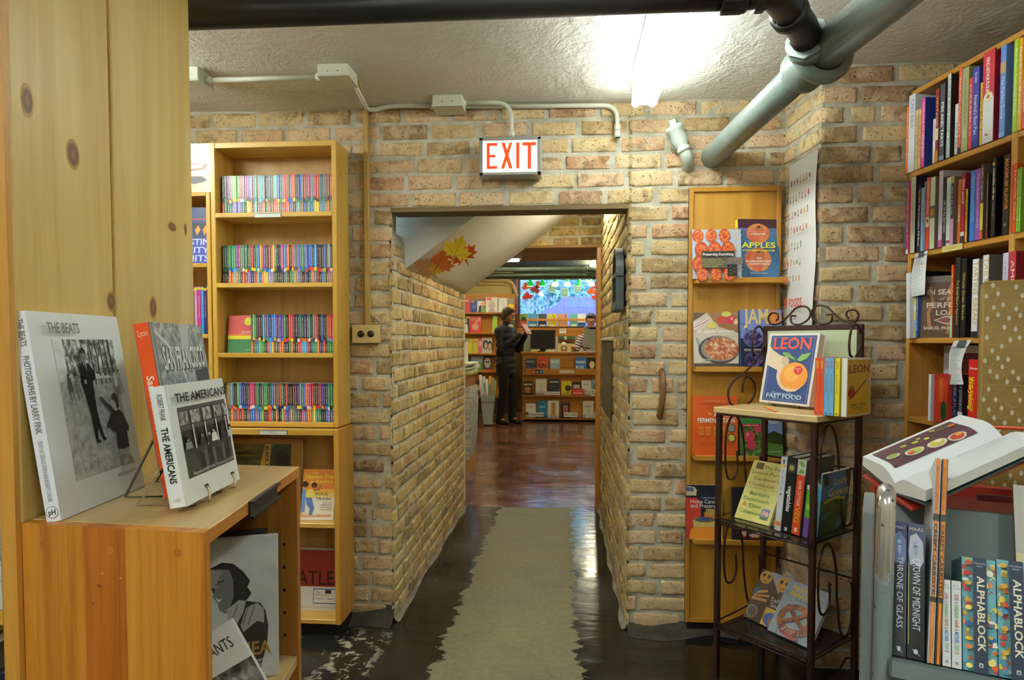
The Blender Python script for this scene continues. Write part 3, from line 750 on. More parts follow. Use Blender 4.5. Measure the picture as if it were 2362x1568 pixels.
# --- inside the box
sz = .595
w3, h3 = .212, .272
U3_ = V((.937, .349, 0)).normalized(); N3_ = V((.349, -.937, 0)).normalized(); a3 = math.radians(5); W3_ = V((0, 0, 1)) * math.cos(a3) - N3_ * math.sin(a3); NN = U3_.cross(W3_)
q3 = at_z(642, 1556, sz) - U3_ * w3
m3 = M(((U3_.x, -NN.x, W3_.x, q3.x), (U3_.y, -NN.y, W3_.y, q3.y), (U3_.z, -NN.z, W3_.z, sz + .001), (0, 0, 0, 1)))
def rmx(it):
    g = lambda x: .40 + .6 * x
    if it[0] == 'p': return ('p', [(g(x), y) for x, y in it[1]], it[2])
    if it[0] == 'l': return ('l', [(g(x), y) for x, y in it[1]], *it[2:])
    if it[0] == 't':
        op = dict(it[6]); op['w'] *= .6
        if it[1] == 'DOROTHEA': op['w'] = .80
        return ('t', it[1], g(it[2]), *it[3:6], op)
    return it
PG = photo('portrait_sky', [(.3, '#b9bcb8'), (.7, '#cdd0cc')], (12, 12, 12), 2)
art = [('r', 0, 0, 1, 1, PG), ('p', [(.0, .72), (.03, .80), (.20, .835), (.36, .82), (.50, .76), (.60, .69), (.56, .645), (.62, .60), (.56, .56), (.45, .52), (.30, .50), (.12, .56)], '#22221e'),
       ('p', [(.12, .79), (.30, .78), (.36, .70), (.36, .58), (.30, .50), (.25, .47), (.16, .50), (.13, .56), (.06, .60), (.10, .64), (.08, .70)], '#6f706b'), ('p', [(.0, .80), (.22, .77), (.14, .73), (.22, .70), (.08, .69), (.16, .66), (.0, .66)], '#8d8e88'),
       ('p', [(.10, .60), (.15, .575), (.20, .58), (.15, .555)], '#dcddd8'), ('l', [(.14, .70), (.22, .705)], .014, '#2a2a26'),
       ('p', [(.34, .50), (.46, .56), (.62, .54), (.74, .53), (.82, .47), (.86, .36), (.84, .22), (.76, .10), (.74, .0), (.2, .0), (.28, .30)], '#2a2a26'),
       ('p', [(.26, .50), (.44, .56), (.54, .55), (.50, .47), (.42, .40), (.40, .28), (.26, .26), (.30, .40)], '#a3a49e'), ('p', [(.54, .50), (.70, .53), (.80, .48), (.80, .38), (.70, .40), (.50, .33), (.46, .38)], '#9b9c96'), ('p', [(.06, .30), (.30, .42), (.28, .34), (.05, .22)], '#34342f'),
       ('l', [(.56, .50), (.50, .39)], .012, '#6a6b66'), ('l', [(.66, .51), (.57, .38)], .012, '#6a6b66'), ('l', [(.42, .53), (.34, .42)], .010, '#6a6b66'),
       ('t', 'DOROTHEA', .90, .165, .095, '#a07a34', {'a': 'r', 'w': .88, 'b': True}), ('t', 'A Life in Photography', .88, .115, .026, '#e2e3de', {'a': 'r', 'w': .52}), ('t', 'by Elizabeth Partridge', .88, .08, .026, '#e2e3de', {'a': 'r', 'w': .54}), ('t', 'LIGHTNING', .88, .022, .034, '#d6d7d2', {'a': 'r', 'w': .5})]
art = [rmx(it) for it in art]
o = book('photo_book', 'big black-and-white portrait book of a person with hand at neck, inside the box', 'book', w3, h3, .022, '#c4c7c3', '#c9ccc8', art, (), True, gloss=.3)
o.matrix_world = m3
o = book('photo_book', 'thin black-edged book standing behind the big portrait book in the box', 'book', w3, h3 * 1.015, .012, '#1c1c19', '#1c1c19', (), (), True); o.matrix_world = m3 @ M.Translation((-.022, .030, .004))
PL = photo('cotton_field', [(.33, '#23231f'), (.5, '#5f605b'), (.68, '#b9bab4')], (50, 90, 30), 4)
art = [('r', 0, 0, 1, .70, PL), ('r', .0, .70, 1, .702, '#8a8b85'), ('p', [(.28, .0), (.30, .50), (.38, .62), (.46, .52), (.50, 0)], '#c9cac4'), ('e', .38, .60, .05, .03, '#3a3934'), ('p', [(.56, 0), (.58, .38), (.66, .50), (.74, .40), (.78, 0)], '#a9aaa4'), ('e', .66, .50, .045, .028, '#45443f'), ('p', [(.1, 0), (.12, .5), (.18, .5), (.2, 0)], '#dadbd6'),
       ('t', 'COTTON TENANTS', .05, .83, .09, '#2a2a26', {'w': .86}), ('t', 'THREE FAMILIES', .05, .755, .034, '#4a4a45', {'w': .42})]
o = book('photo_book', 'tilted white-topped book titled COTTON TENANTS in front of the portrait book', 'book', .15, .21, .014, '#d3d6d3', '#d9dbd8', art, (), True, gloss=.3)
pv = at_d(535, 1431, .99); Rc = m3.to_3x3().to_4x4() @ M.Rotation(math.radians(-26), 4, 'Y')
o.matrix_world = M.Translation(pv - (Rc @ V((.15, 0, .21)))) @ Rc
COTTON = o

# --- bookcase of pocket paperbacks on the back wall
YF = 2.66
X0, X1 = at_y(490, 700, YF).x, at_y(778, 700, YF).x
ub = empty('bookcase', (0, 0, 0)); tag(ub, 'yellow pine wall bookcase filled with four rows of narrow colourful paperbacks', 'bookcase')
sh = [.892, 1.186, 1.482, 1.776, 2.063]; st = .02
b = MB(); b.box(X0, YF, .892, X0 + st, WY - .022, 2.09, OAKV, .002); b.build('side_panel', ub)
b = MB(); b.box(X1 - st, YF, .892, X1, WY - .022, 2.09, OAKV, .002)
rk = random.Random(8)
for i in range(7): knot(b, (X1, YF, 0), (0, 1, 0), (0, 0, 1), rk.uniform(.03, .14), rk.uniform(1.0, 2.0), .003, .005, '#7c5424')
b.build('side_panel', ub)
b = MB(); b.box(X0 + st, WY - .028, .892, X1 - st, WY - .022, 2.09, OAKB); b.build('back_panel', ub)
b = MB(); b.box(X0 + st, YF + .002, 2.066, X1 - st, WY - .028, 2.09, OAKH, .002); b.build('top_panel', ub)
tops = []
for z in sh[:4]:
    b = MB(); b.box(X0 + st, YF - .002, z, X1 - st, WY - .028, z + st, OAKH, .002); b.build('shelf', ub); tops.append(z + st)
def label_holder(name_parent, px, z, y, txt, w=.115, h=.020):
    p = at_y(px, 500, y); b = MB(); x = p.x
    b.box(x - w / 2, y - .004, z - h / 2, x + w / 2, y, z + h / 2, mat('#8f918b', .35, .7), .0008); b.box(x - w / 2, y - .007, z + h / 2 - .002, x + w / 2, y, z + h / 2, mat('#9a9c96', .35, .7))
    b.art((x - w / 2, y - .004, z - h / 2), (1, 0, 0), (0, 0, 1), w, h, [('r', .02, .08, .98, .85, '#d9dbd2')] + ([('t', txt, .5, .28, .4, '#6d6e66', {'a': 'c', 'w': .27})] if txt else []))
    return b.build('label_holder', name_parent)
label_holder(ub, 618, 1.783, YF - .002, '')
# pocket paperbacks: one mesh per width, each book an object of its own with its own cover colours
def spine_material():
    m, n, l, b = newmat('pocket_spine')
    def at(name):
        a = n.new('ShaderNodeAttribute'); a.attribute_type = 'OBJECT'; a.attribute_name = name; return a
    tc = n.new('ShaderNodeTexCoord'); s = n.new('ShaderNodeSeparateXYZ'); l.new(tc.outputs['Generated'], s.inputs[0]); x, z = s.outputs[0], s.outputs[2]
    sp = at('split').outputs['Fac']
    low = mth(n, l, 'LESS_THAN', z, sp); midm = mth(n, l, 'LESS_THAN', z, mth(n, l, 'ADD', sp, .085))
    col = mix(n, l, midm, at('top_rgb').outputs['Color'], at('mid_rgb').outputs['Color']); col = mix(n, l, low, col, at('low_rgb').outputs['Color'])
    tx = n.new('ShaderNodeTexNoise'); tx.noise_dimensions = '2D'; cm = n.new('ShaderNodeCombineXYZ'); l.new(mth(n, l, 'MULTIPLY', z, 95), cm.inputs[0]); l.new(mth(n, l, 'ADD', mth(n, l, 'MULTIPLY', x, 3), mth(n, l, 'MULTIPLY', sp, 999)), cm.inputs[1]); l.new(cm.outputs[0], tx.inputs['Vector']); tx.inputs['Scale'].default_value = 1
    core = mth(n, l, 'LESS_THAN', mth(n, l, 'ABSOLUTE', mth(n, l, 'SUBTRACT', x, .5)), .16)
    g1 = mth(n, l, 'MULTIPLY', mth(n, l, 'GREATER_THAN', z, mth(n, l, 'ADD', sp, .12)), mth(n, l, 'LESS_THAN', z, .93))
    g2 = mth(n, l, 'MULTIPLY', mth(n, l, 'GREATER_THAN', z, .04), mth(n, l, 'LESS_THAN', z, mth(n, l, 'SUBTRACT', sp, .06)))
    txm = mth(n, l, 'MULTIPLY', mth(n, l, 'MULTIPLY', core, mth(n, l, 'ADD', g1, g2)), mth(n, l, 'GREATER_THAN', tx.outputs['Fac'], .47))
    bar = mth(n, l, 'MULTIPLY', mth(n, l, 'LESS_THAN', mth(n, l, 'ABSOLUTE', mth(n, l, 'SUBTRACT', z, .135)), .006), mth(n, l, 'LESS_THAN', mth(n, l, 'ABSOLUTE', mth(n, l, 'SUBTRACT', x, .5)), .3))
    col = mix(n, l, mth(n, l, 'MULTIPLY', mth(n, l, 'MAXIMUM', txm, bar), .62), col, lin('#f4f0e4'))
    l.new(col, b.inputs['Base Color']); b.inputs['Roughness'].default_value = .35
    return m
SPM = spine_material()
PC = {'K': ('#231a18', 'black'), 'M': ('#5c2a2a', 'maroon'), 'n': ('#2b3166', 'navy'), 'R': ('#d6423a', 'red'), 'g': ('#6b7178', 'grey'), 'L': ('#86c45e', 'lime'), 'P': ('#6547ae', 'purple'), 'T': ('#43877f', 'teal'), 'B': ('#3a6bd0', 'blue'), 'C': ('#46a2e6', 'sky-blue'),
      'G': ('#2f8c50', 'green'), 'D': ('#24462f', 'dark-green'), 'O': ('#e2762c', 'orange'), 'Y': ('#f0d03a', 'yellow'), 'W': ('#e8e8e4', 'white'), 'p': ('#dc5f98', 'pink'), 'l': ('#9089ca', 'lavender'), 'b': ('#7c5c4c', 'brown'), 'a': ('#b28c5c', 'tan'), 't': ('#7cc0b2', 'aqua'), 'd': ('#30373b', 'slate'), 'm': ('#c63a68', 'magenta'), 'v': ('#3a2552', 'violet')}
ROWS = ['KnR MGG nRn RYG gbd LYl LYl LYl bll RWn gtG Rgd PMY PMY aTO lgg GTt bbb Ctg GCR gga dYG nRO gGb bGa tRR tRO BYa gGg gab RYR RRR bBO gBB Rgb OYd dgg nGt BCa gbb RnB bGd mMG lCB gGT RMY RMY Tgg nGC gTT bba bMO RPG RPG',
        'DDK DDK DDK GBO GBO GCt PCO mbT Gbd gWR GYb DRl bGP RYn dYb GGR BWt YaB RGO PBY MBY bCl RWl YYb ggD KKK KKK pPn CWg PYT OOM MKG RYG gba gba BlB gBb GGK lBb BRn BRv BRT dRO CYg MRm KRK KaB BYG bMb tRp KWg RYn',
        'nTO LYM GpG KgB MYL KKG CYG bgK BGR nCC BBY CYM Pgb MWD PlO PlO GRM KRd ROG RYO MbD vKd nWR GRR nOC nOC bOR TWM KgB gMG RWG MbO KKn BBn KMR DDK RlG RlG RlG vRM',
        'DDa ORT GCM lRO DOb KOg LGR BWM nBR nBD nBD MRb mWB mWB bCO GTB KCT gGL GYM GYM DOR DOR BnT bYK MCO bnd RnK GKL KWR RCB KBP KTa Mgg MgT nYb lYv GTp BMl OPb mWO mWO ROL MYY MRT MRT mGG PYn nRK nCB TWl GKg KLP KLv']
mesh_cache = {}
def pocket_mesh(w):
    if w not in mesh_cache:
        b = MB(); b.box(0, 0, 0, w, .0006, .163, SPM); b.box(0, .0004, 0, .0006, .108, .163, SPM); b.box(w - .0006, .0004, 0, w, .108, .163, SPM); b.box(.0006, .0006, .0005, w - .0006, .1075, .1628, mat(PAGES, .8))
        mesh_cache[w] = b.mesh('pocket_paperback')
    return mesh_cache[w]
rowname = ['top shelf', 'second shelf', 'third shelf', 'bottom shelf']
starts = [at_y(512, 440, YF + .035).x, at_y(513, 600, YF + .035).x, at_y(578, 765, YF + .035).x, at_y(519, 925, YF + .035).x]
for r, row in enumerate(ROWS):
    codes = row.split(); xa, xb = starts[r], X1 - st - .003; n_ = len(codes)
    rr = random.Random(40 + r); ws = [rr.choice((.0076, .0084, .0084, .0092, .0104)) for _ in codes]; tot = sum(ws); x = xa; sc = (xb - xa) / tot
    for i, cd in enumerate(codes):
        w = round(ws[i], 4); o = bpy.data.objects.new('pocket_paperback', pocket_mesh(w)); COL.objects.link(o)
        o.location = (x, YF + .035 + rr.uniform(0, .004), tops[3 - r] + .0003); x += ws[i] * sc
        o.scale = (sc * .985, 1, 1 + rr.choice((0, 0, 0, .008, -.01)))
        for key, c in zip(('top_rgb', 'mid_rgb', 'low_rgb'), cd):
            v = lin(PC[c][0])[:3]; j = rr.uniform(.8, 1.15); o[key] = [min(1, q * j) for q in v]
        o['split'] = .315 + rr.uniform(-.03, .03)
        tag(o, f"pocket paperback with {PC[cd[0]][1]} spine over {PC[cd[2]][1]} base, {nth(i + 1)} from left on {rowname[r]}", 'book', 'pocket paperbacks on the ' + rowname[r])
o = book('pocket_paperback', 'small paperback facing out, red over green cover with a yellow disc, third shelf', 'book', .108, .163, .012, '#3f7a4c', fart=[('r', 0, .48, 1, 1, '#c9504c'), ('r', 0, .36, 1, .47, '#e8d83a'), ('r', 0, .455, 1, .50, '#e07a3a'), ('e', .80, .84, .16, .115, '#dcd83a'), ('t', 'JUDAISM', .95, .535, .045, '#f0e6d8', {'a': 'r', 'w': .4}), ('t', 'A Very Short Introduction', .95, .505, .018, '#f0e6d8', {'a': 'r', 'w': .5}), ('t', 'OXFORD', .95, .07, .02, '#cfe0cc', {'a': 'r', 'w': .2})])
put(o, (starts[2] - .111, YF + .045, tops[1] + .0005), 2, 8)

# --- lower bookcase
YL = 2.63
LX1 = at_y(783, 1200, YL).x; LX0 = X0
lb = empty('bookcase', (0, 0, 0)); tag(lb, 'low pine bookcase beneath the paperback shelves, labelled MUSIC on its top edge', 'bookcase')
LOWV = wood('low_case_side', '#a8701f', '#c08a34', '#cd9a44', 2, 40, .38)
b = MB(); b.box(LX1 - .022, YL, .06, LX1, WY - .022, .888, LOWV, .002); b.build('side_panel', lb)
b = MB(); b.box(LX0, YL, .06, LX0 + .022, WY - .022, .888, LOWV, .002); b.build('side_panel', lb)
b = MB(); b.box(LX0 + .022, YL, .862, LX1 - .022, WY - .022, .888, OAKH, .002); b.build('top_panel', lb)
b = MB(); b.box(LX0 + .022, WY - .03, .06, LX1 - .022, WY - .022, .862, OAKB); b.build('back_panel', lb)
for z in (.47, .06):
    b = MB(); b.box(LX0 + .022, YL + .004, z, LX1 - .022, WY - .03, z + .02, OAKH, .002); b.build('shelf', lb)
b = MB(); b.box(LX0 + .01, YL + .04, 0, LX1 - .01, WY - .03, .06, BLK); b.build('plinth', lb)
label_holder(lb, 624, .874, YL, 'MUSIC', .12, .022)
zs = .49
o = book('record_book', 'square brown book of record covers on the upper shelf of the low bookcase', 'book', .33, .335, .03, '#a8742a', fart=[('r', .06, .06, .86, .93, photo('record_rows', [(.3, '#2a2a14'), (.5, '#5c5424'), (.7, '#8a7a34')], (8, 60, 60), 4)), ('p', [(.50, .5), (.62, .93), (.86, .93), (.86, .3)], '#2f3a24'), ('p', [(.42, .58), (.50, .93), (.58, .93), (.56, .58)], '#c49a3c'), ('t', 'BLACK FIRE', .505, .90, .045, '#2a2412', {'rot': -90, 'w': .36, 'b': True}), ('e', .74, .72, .10, .12, '#1c140c'), ('p', [(.62, .4), (.70, .62), (.86, .62), (.86, .4)], '#6a4a34')], hard=True)
p = at_y(690, 1050, YL + .12); put(o, (p.x - .33, YL + .125, zs), 0, 4)
o = book('paperback', 'orange-to-cream paperback with dancers on the upper shelf of the low bookcase', 'book', .142, .215, .02, '#ece6d6', '#d8742c', [('r', 0, .56, 1, 1, photo('sunburst', [(.2, '#d8702a'), (.8, '#e89a3a')], (6, 6, 6), 2)), ('r', 0, .50, 1, .60, '#eab64a'), ('r', 0, .44, 1, .52, '#ecd27c'),
    ('t', 'The', .30, .905, .05, '#e8d23c', {'w': .16, 'i': True}), ('t', 'Hippest Trip', .05, .82, .075, '#e8d23c', {'w': .88, 'i': True, 'b': True}), ('t', 'in America', .22, .72, .07, '#e8d23c', {'w': .70, 'i': True, 'b': True}),
    ('p', [(.12, .44), (.30, .44), (.40, .22), (.32, .08), (.24, .09), (.26, .22), (.16, .30)], '#5a78b8'), ('p', [(.14, .58), (.36, .60), (.34, .43), (.12, .44)], '#e8d860'), ('e', .36, .68, .085, .055, '#2c1a10'), ('e', .37, .655, .04, .032, '#7a4a2c'), ('e', .08, .70, .10, .06, '#2c1a10'), ('l', [(.34, .58), (.52, .60), (.56, .68)], .03, '#8a5634'), ('p', [(0, .6), (.12, .6), (.10, .15), (0, .15)], '#6a8ac8'),
    ('t', 'SOUL', .40, .48, .06, '#5a4a3c', {'w': .42}), ('t', 'TRAIN', .42, .385, .06, '#5a4a3c', {'w': .46}), ('t', 'and the', .92, .325, .028, '#6a5a4c', {'a': 'r', 'w': .26}), ('t', 'evolution', .92, .28, .028, '#6a5a4c', {'a': 'r', 'w': .32}), ('t', 'of culture', .92, .235, .028, '#6a5a4c', {'a': 'r', 'w': .34}), ('t', 'and style', .92, .19, .028, '#6a5a4c', {'a': 'r', 'w': .32}), ('t', 'NELSON GEORGE', .92, .06, .05, '#e0803a', {'a': 'r', 'w': .95, 'b': True})])
p = at_y(766, 1190, YL + .045); put(o, (p.x - .142, YL + .05, zs + .001), 4, 15)
o = book('box_set', 'deep red and white hardback on the bottom shelf of the low bookcase', 'book', .27, .262, .04, '#d0cfc6', '#8a2018', [('r', 0, .40, 1, 1, '#84261e'), ('t', 'BEATLES', .02, .43, .24, '#2a120e', {'w': 1.0}), ('t', 'live at home', .02, .92, .03, '#c08a80', {'w': .2}), ('r', .56, .12, 1.0, .37, '#3a4a8a'), ('r', .57, .135, .995, .355, '#d8d6cc'), ('t', 'The', .60, .29, .04, '#9a3a34', {'w': .08}), ('t', 'SESSIONS', .60, .25, .03, '#9a3a34', {'w': .22}), ('t', '1962 1965', .60, .19, .03, '#5a6aa0', {'w': .3}), ('r', .76, .29, .86, .35, '#2c2a26'), ('t', 'BROADCASTING CORPORATION', .02, .045, .03, '#b89a90', {'w': .96})], hard=True)
p = at_y(782, 1300, YL + .09); put(o, (p.x - .27, YL + .09, .0805), 0, 4)

# --- neighbouring bookcase, mostly hidden behind the tall one
nb = empty('bookcase', (0, 0, 0)); tag(nb, 'narrow slice of yellow pine bookcase between the tall one and the paperback shelves', 'bookcase')
NX1 = X0 - .004; NX0 = NX1 - .62
for x0_, x1_ in ((NX1 - .018, NX1), (NX0, NX0 + .018)):
    b = MB(); b.box(x0_, YF, 0, x1_, WY - .022, 1.886, OAKV, .002); b.build('side_panel', nb)
b = MB(); b.box(NX0 + .018, WY - .028, 0, NX1 - .018, WY - .022, 1.886, OAKB); b.build('back_panel', nb)
for z in (1.868, 1.569, 1.268, .9, .5, .06):
    b = MB(); b.box(NX0 + .018, YF - .001, z, NX1 - .018, WY - .028, z + .018, OAKH, .002); b.build('shelf', nb)
SK = '#f2dcc4'
o = book('portrait_book', 'bright portrait book of a laughing face standing on top of the half-hidden bookcase', 'book', .20, .222, .02, '#f4f4f0', fart=[('r', 0, 0, .9, 1, '#eef0ee'), ('p', [(.2, 1), (.5, 1), (.62, .80), (.64, .5), (.56, .3), (.2, .2)], '#e9efe9'), ('p', [(.32, .85), (.45, .62), (.38, .42), (.6, .3), (.85, .42), (.98, .7), (.98, 1), (.4, 1)], '#fbf3ea'), ('p', [(.30, .66), (.46, .70), (.50, .62), (.44, .60)], '#d9b698'), ('p', [(.38, .60), (.86, .60), (.80, .49), (.48, .45)], '#9c6a58'), ('p', [(.44, .58), (.80, .59), (.74, .52), (.50, .50)], '#ffffff'), ('p', [(.30, .45), (.7, .36), (.95, .30), (.95, 0), (.30, 0)], '#e2b48e'), ('p', [(.30, .36), (.74, .35), (.90, .26), (.56, .20), (.30, .3)], '#3a3028'), ('p', [(.78, .0), (.86, .38), (.96, .40), (.98, 0)], '#efd0b0'), ('p', [(.5, 0), (.70, .22), (.84, .20), (.9, 0)], '#e9c8a6'), ('p', [(0, 0), (.34, 0), (.36, .36), (.28, .6), (.36, .8), (.3, 1), (0, 1)], '#5a5a50')])
put(o, (NX1 - .212, YF + .05, 1.887), 0, 4)
o = book('record_book', 'blue book with big pale capitals in the half-hidden bookcase', 'book', .21, .245, .02, '#3e4aa8', fart=[('r', 0, .45, 1, 1, '#23305e'), ('r', 0, .62, 1, .72, '#1a1a2c'), ('r', 0, .78, 1, .80, '#b04038'), ('p', [(.70, .50), (.66, .60), (.72, .68), (.78, .60)], '#e0902c'), ('p', [(.86, .50), (.82, .60), (.88, .68), (.94, .60)], '#d8862c'), ('t', 'AUSTIN', .98, .335, .11, '#c3c8ee', {'a': 'r', 'w': .72, 'b': True}), ('t', 'CITY', .98, .19, .11, '#c3c8ee', {'a': 'r', 'w': .5, 'b': True}), ('t', 'LIMITS', .98, .045, .11, '#c3c8ee', {'a': 'r', 'w': .66, 'b': True})], hard=True)
put(o, (NX1 - .23, YF + .03, 1.588), 0, 5)
xs_ = NX1 - .022
for i, (c, w, h, nm_) in enumerate((('#7c2620', .016, .205, 'maroon'), ('#2c2f5c', .011, .2, 'navy'), ('#2f8ee0', .012, .203, 'sky-blue'), ('#b8348a', .015, .204, 'magenta'), ('#d888b8', .012, .2, 'pale pink'), ('#4a6a3a', .014, .2, 'green'), ('#c9a23a', .014, .2, 'ochre'))):
    o = book('paperback', f'slim {nm_} paperback on the lowest visible shelf of the half-hidden bookcase', 'book', .13, h, w, c, sart=[('r', .0, .93, 1, .985, '#d8c23a'), ('t', 'SHORT STORIES', .34, .80, .3 * w / h, '#e6dcd0', {'rot': -90, 'w': .45})], group='slim paperbacks in the half-hidden bookcase')
    put(o, (xs_, YF + .03, 1.287), 90); xs_ -= w + .0012
# ================================================================ THINGS FIXED TO WALLS AND CEILING
# --- EXIT sign
p0, p1 = at_y(1106, 405, 2.745), at_y(1248, 315, 2.745); ew, eh = p1.x - p0.x, p1.z - p0.z
ex = empty('exit_sign', (p0.x, 2.745, p0.z)); tag(ex, 'lit EXIT sign with red letters in a grey metal box above the passage', 'exit sign')
GREY = mat('#a3a6a2', .38, .35)
b = MB(); b.box(0, .006, 0, ew, 2.832 - 2.745, eh, GREY, .003)
fr_ = .012
for q in ((0, 0, ew, fr_), (0, eh - fr_, ew, eh), (0, 0, fr_ * 1.3, eh), (ew - fr_ * 1.3, 0, ew, eh)): b.box(q[0], -.004, q[1], q[2], .007, q[3], mat('#a9aca8', .3, .6), .0015)
b.build('housing', ex)
def exit_glow():
    m, n, l, bs = newmat('exit_glass'); bs.inputs['Base Color'].default_value = lin('#f4ead4'); bs.inputs['Emission Color'].default_value = lin('#ffedc4'); bs.inputs['Emission Strength'].default_value = .8; return m
b = MB(); b.box(fr_ * 1.2, 0, fr_, ew - fr_ * 1.2, .005, eh - fr_, exit_glow())
RL = mat('#f0421c', .4, emit=.55); k = .028; w_ = ew
L = []
def er(x0, y0, x1, y1): L.append(('r', x0, y0, x1, y1, RL))
er(.12, .17, .165, .86); er(.12, .78, .29, .86); er(.12, .475, .26, .545); er(.12, .17, .29, .245)
L += [('p', [(.36, .86), (.415, .86), (.54, .17), (.485, .17)], RL), ('p', [(.49, .86), (.535, .86), (.405, .17), (.35, .17)], RL)]
er(.60, .17, .65, .86); er(.70, .77, .92, .86); er(.785, .15, .84, .80)
b.art((0, 0, 0), (1, 0, 0), (0, 0, 1), ew, eh, L, .0006); b.build('sign_face', ex)

# --- painted conduit and junction boxes
CON = mat('#cdccb9', .45); CONB = mat('#c6c7b4', .5)
def jbox(label, c, s):
    b = MB(); x, y, z = c; w, d, h = s
    b.box(x - w / 2, y - d / 2, z - h, x + w / 2, y + d / 2, z, CONB, .003); b.box(x - w / 2 - .003, y - d / 2 - .003, z - h - .004, x + w / 2 + .003, y + d / 2 + .003, z - h, CON, .0015)
    b.art((x - w / 2, y - d / 2, z - h), (1, 0, 0), (0, 0, 1), w, h, [('e', .33, .3, .022, .05, '#3a382e'), ('e', .66, .3, .022, .05, '#3a382e')])
    return tag(b.build('junction_box'), label, 'junction box')
def round_path(pts, r=.05, n=6):
    pts = [V(p) for p in pts]; out = [pts[0]]
    for a, q, c in zip(pts, pts[1:], pts[2:]):
        u, v = (a - q).normalized(), (c - q).normalized(); k = min(r, (a - q).length * .49, (c - q).length * .49)
        s, e = q + u * k, q + v * k
        for i in range(n + 1):
            t = i / n; out.append(s * (1 - t) ** 2 + q * 2 * t * (1 - t) + e * t * t)
    return out + [pts[-1]]
def conduit(label, pts, r=.0095, bend=.07, collars=()):
    b = MB(); b.tube(round_path(pts, bend), r, CON, 12)
    for c, ax in collars: b.lathe([(r, -.014), (r * 1.45, -.014), (r * 1.45, .014), (r, .014)], c, CON, ax, 14)
    return tag(b.build('conduit'), label, 'conduit')
pA = at_z(455, 180, 2.262); pB = at_z(770, 150, 2.275); zc = 2.252
jbox('white junction box on the ceiling at the edge of the tall bookcase', (pA.x - .02, pA.y, CEIL + .004), (.11, .11, .05))
jbox('white junction box on the ceiling where the conduit turns towards the wall', (pB.x, pB.y + .045, CEIL + .004), (.115, .115, .05))
yc = pB.y + .045
conduit('white conduit along the ceiling between the two ceiling junction boxes', [(pA.x + .04, pA.y, zc), (pB.x - .062, yc, zc)], collars=[((pB.x - .07, yc, zc), (1, 0, 0)), ((pA.x + .045, pA.y, zc), (1, 0, 0))])
pC = at_y(1032, 243, 2.72)
jbox('white junction box at the top of the brick wall left of the sign', (pC.x, 2.765, pC.z + .048), (.125, .11, .05))
q1 = at_y(860, 241, 2.80); qc = at_y(1000, 244, 2.80)
conduit('white conduit bending from the ceiling box down to the wall box', [(pB.x + .04, yc + .06, zc), (q1.x - .02, 2.80, zc - .002), (q1.x + .08, 2.80, qc.z + .006), (qc.x + .01, 2.80, qc.z)], bend=.08, collars=[((qc.x, 2.80, qc.z), (1, 0, 0))])
s1 = at_y(1066, 237, 2.79); s2 = at_y(1180, 237, 2.79); s3 = at_y(1180, 314, 2.79)
conduit('white conduit curving from the wall box down into the sign', [(s1.x, 2.79, s1.z), (s2.x, 2.79, s2.z), (s3.x, 2.79, s3.z)], bend=.09, collars=[((s3.x, 2.79, s3.z + .008), (0, 0, 1)), ((s1.x + .004, 2.79, s1.z), (1, 0, 0))])
s1 = at_y(1066, 246, 2.812); s2 = at_y(1424, 243, 2.812); s3 = at_y(1424, 312, 2.812)
conduit('long white conduit running right along the wall top and bending down', [(s1.x, 2.812, s1.z), (s2.x, 2.812, s2.z), (s3.x, 2.812, s3.z)], bend=.08, collars=[((s3.x, 2.812, s3.z + .03), (0, 0, 1)), ((s3.x, 2.812, s3.z + .004), (0, 0, 1))])
# wooden cable strip and outlet
r0, r1 = at_y(844, 247, WY - .02), at_y(845, 752, WY - .02)
RW = wood('cable_strip', '#a08040', '#b8964e', '#c4a55c', 2, 60, .5)
b = MB(); b.box(r0.x - .011, WY - .028, r1.z, r0.x + .011, WY - .002, r0.z, RW, .002); b.bar((pB.x + .05, yc + .05, CEIL - .008), (r0.x, WY - .02, CEIL - .012), .02, .014, RW)
tag(b.build('cable_strip'), 'narrow wooden cable strip running down the brick wall to the outlet', 'cable strip')
o0, o1 = at_y(813, 790, WY - .035), at_y(875, 750, WY - .035); ow, oh = o1.x - o0.x, o1.z - o0.z
ol = empty('outlet_box', (o0.x, WY - .035, o0.z)); tag(ol, 'beige outlet box with two black sockets at the foot of the wooden cable strip', 'outlet')
b = MB(); b.box(0, .004, 0, ow, .034, oh, mat('#b59a60', .5), .003); b.build('box', ol)
b = MB(); b.box(-.002, 0, -.002, ow + .002, .005, oh + .002, mat('#cbb27a', .45), .002); b.build('cover_plate', ol)
for f in (.32, .68):
    b = MB(); b.lathe([(0, .004), (.0145, .004), (.0145, 0)], (ow * f, 0, oh / 2), mat('#1c1914', .35), (0, -1, 0), 20); b.art((ow * f - .01, -.0042, oh / 2 - .01), (1, 0, 0), (0, 0, 1), .02, .02, [('r', .2, .3, .3, .7, '#6a655a'), ('r', .7, .3, .8, .7, '#6a655a')]); b.build('socket', ol)

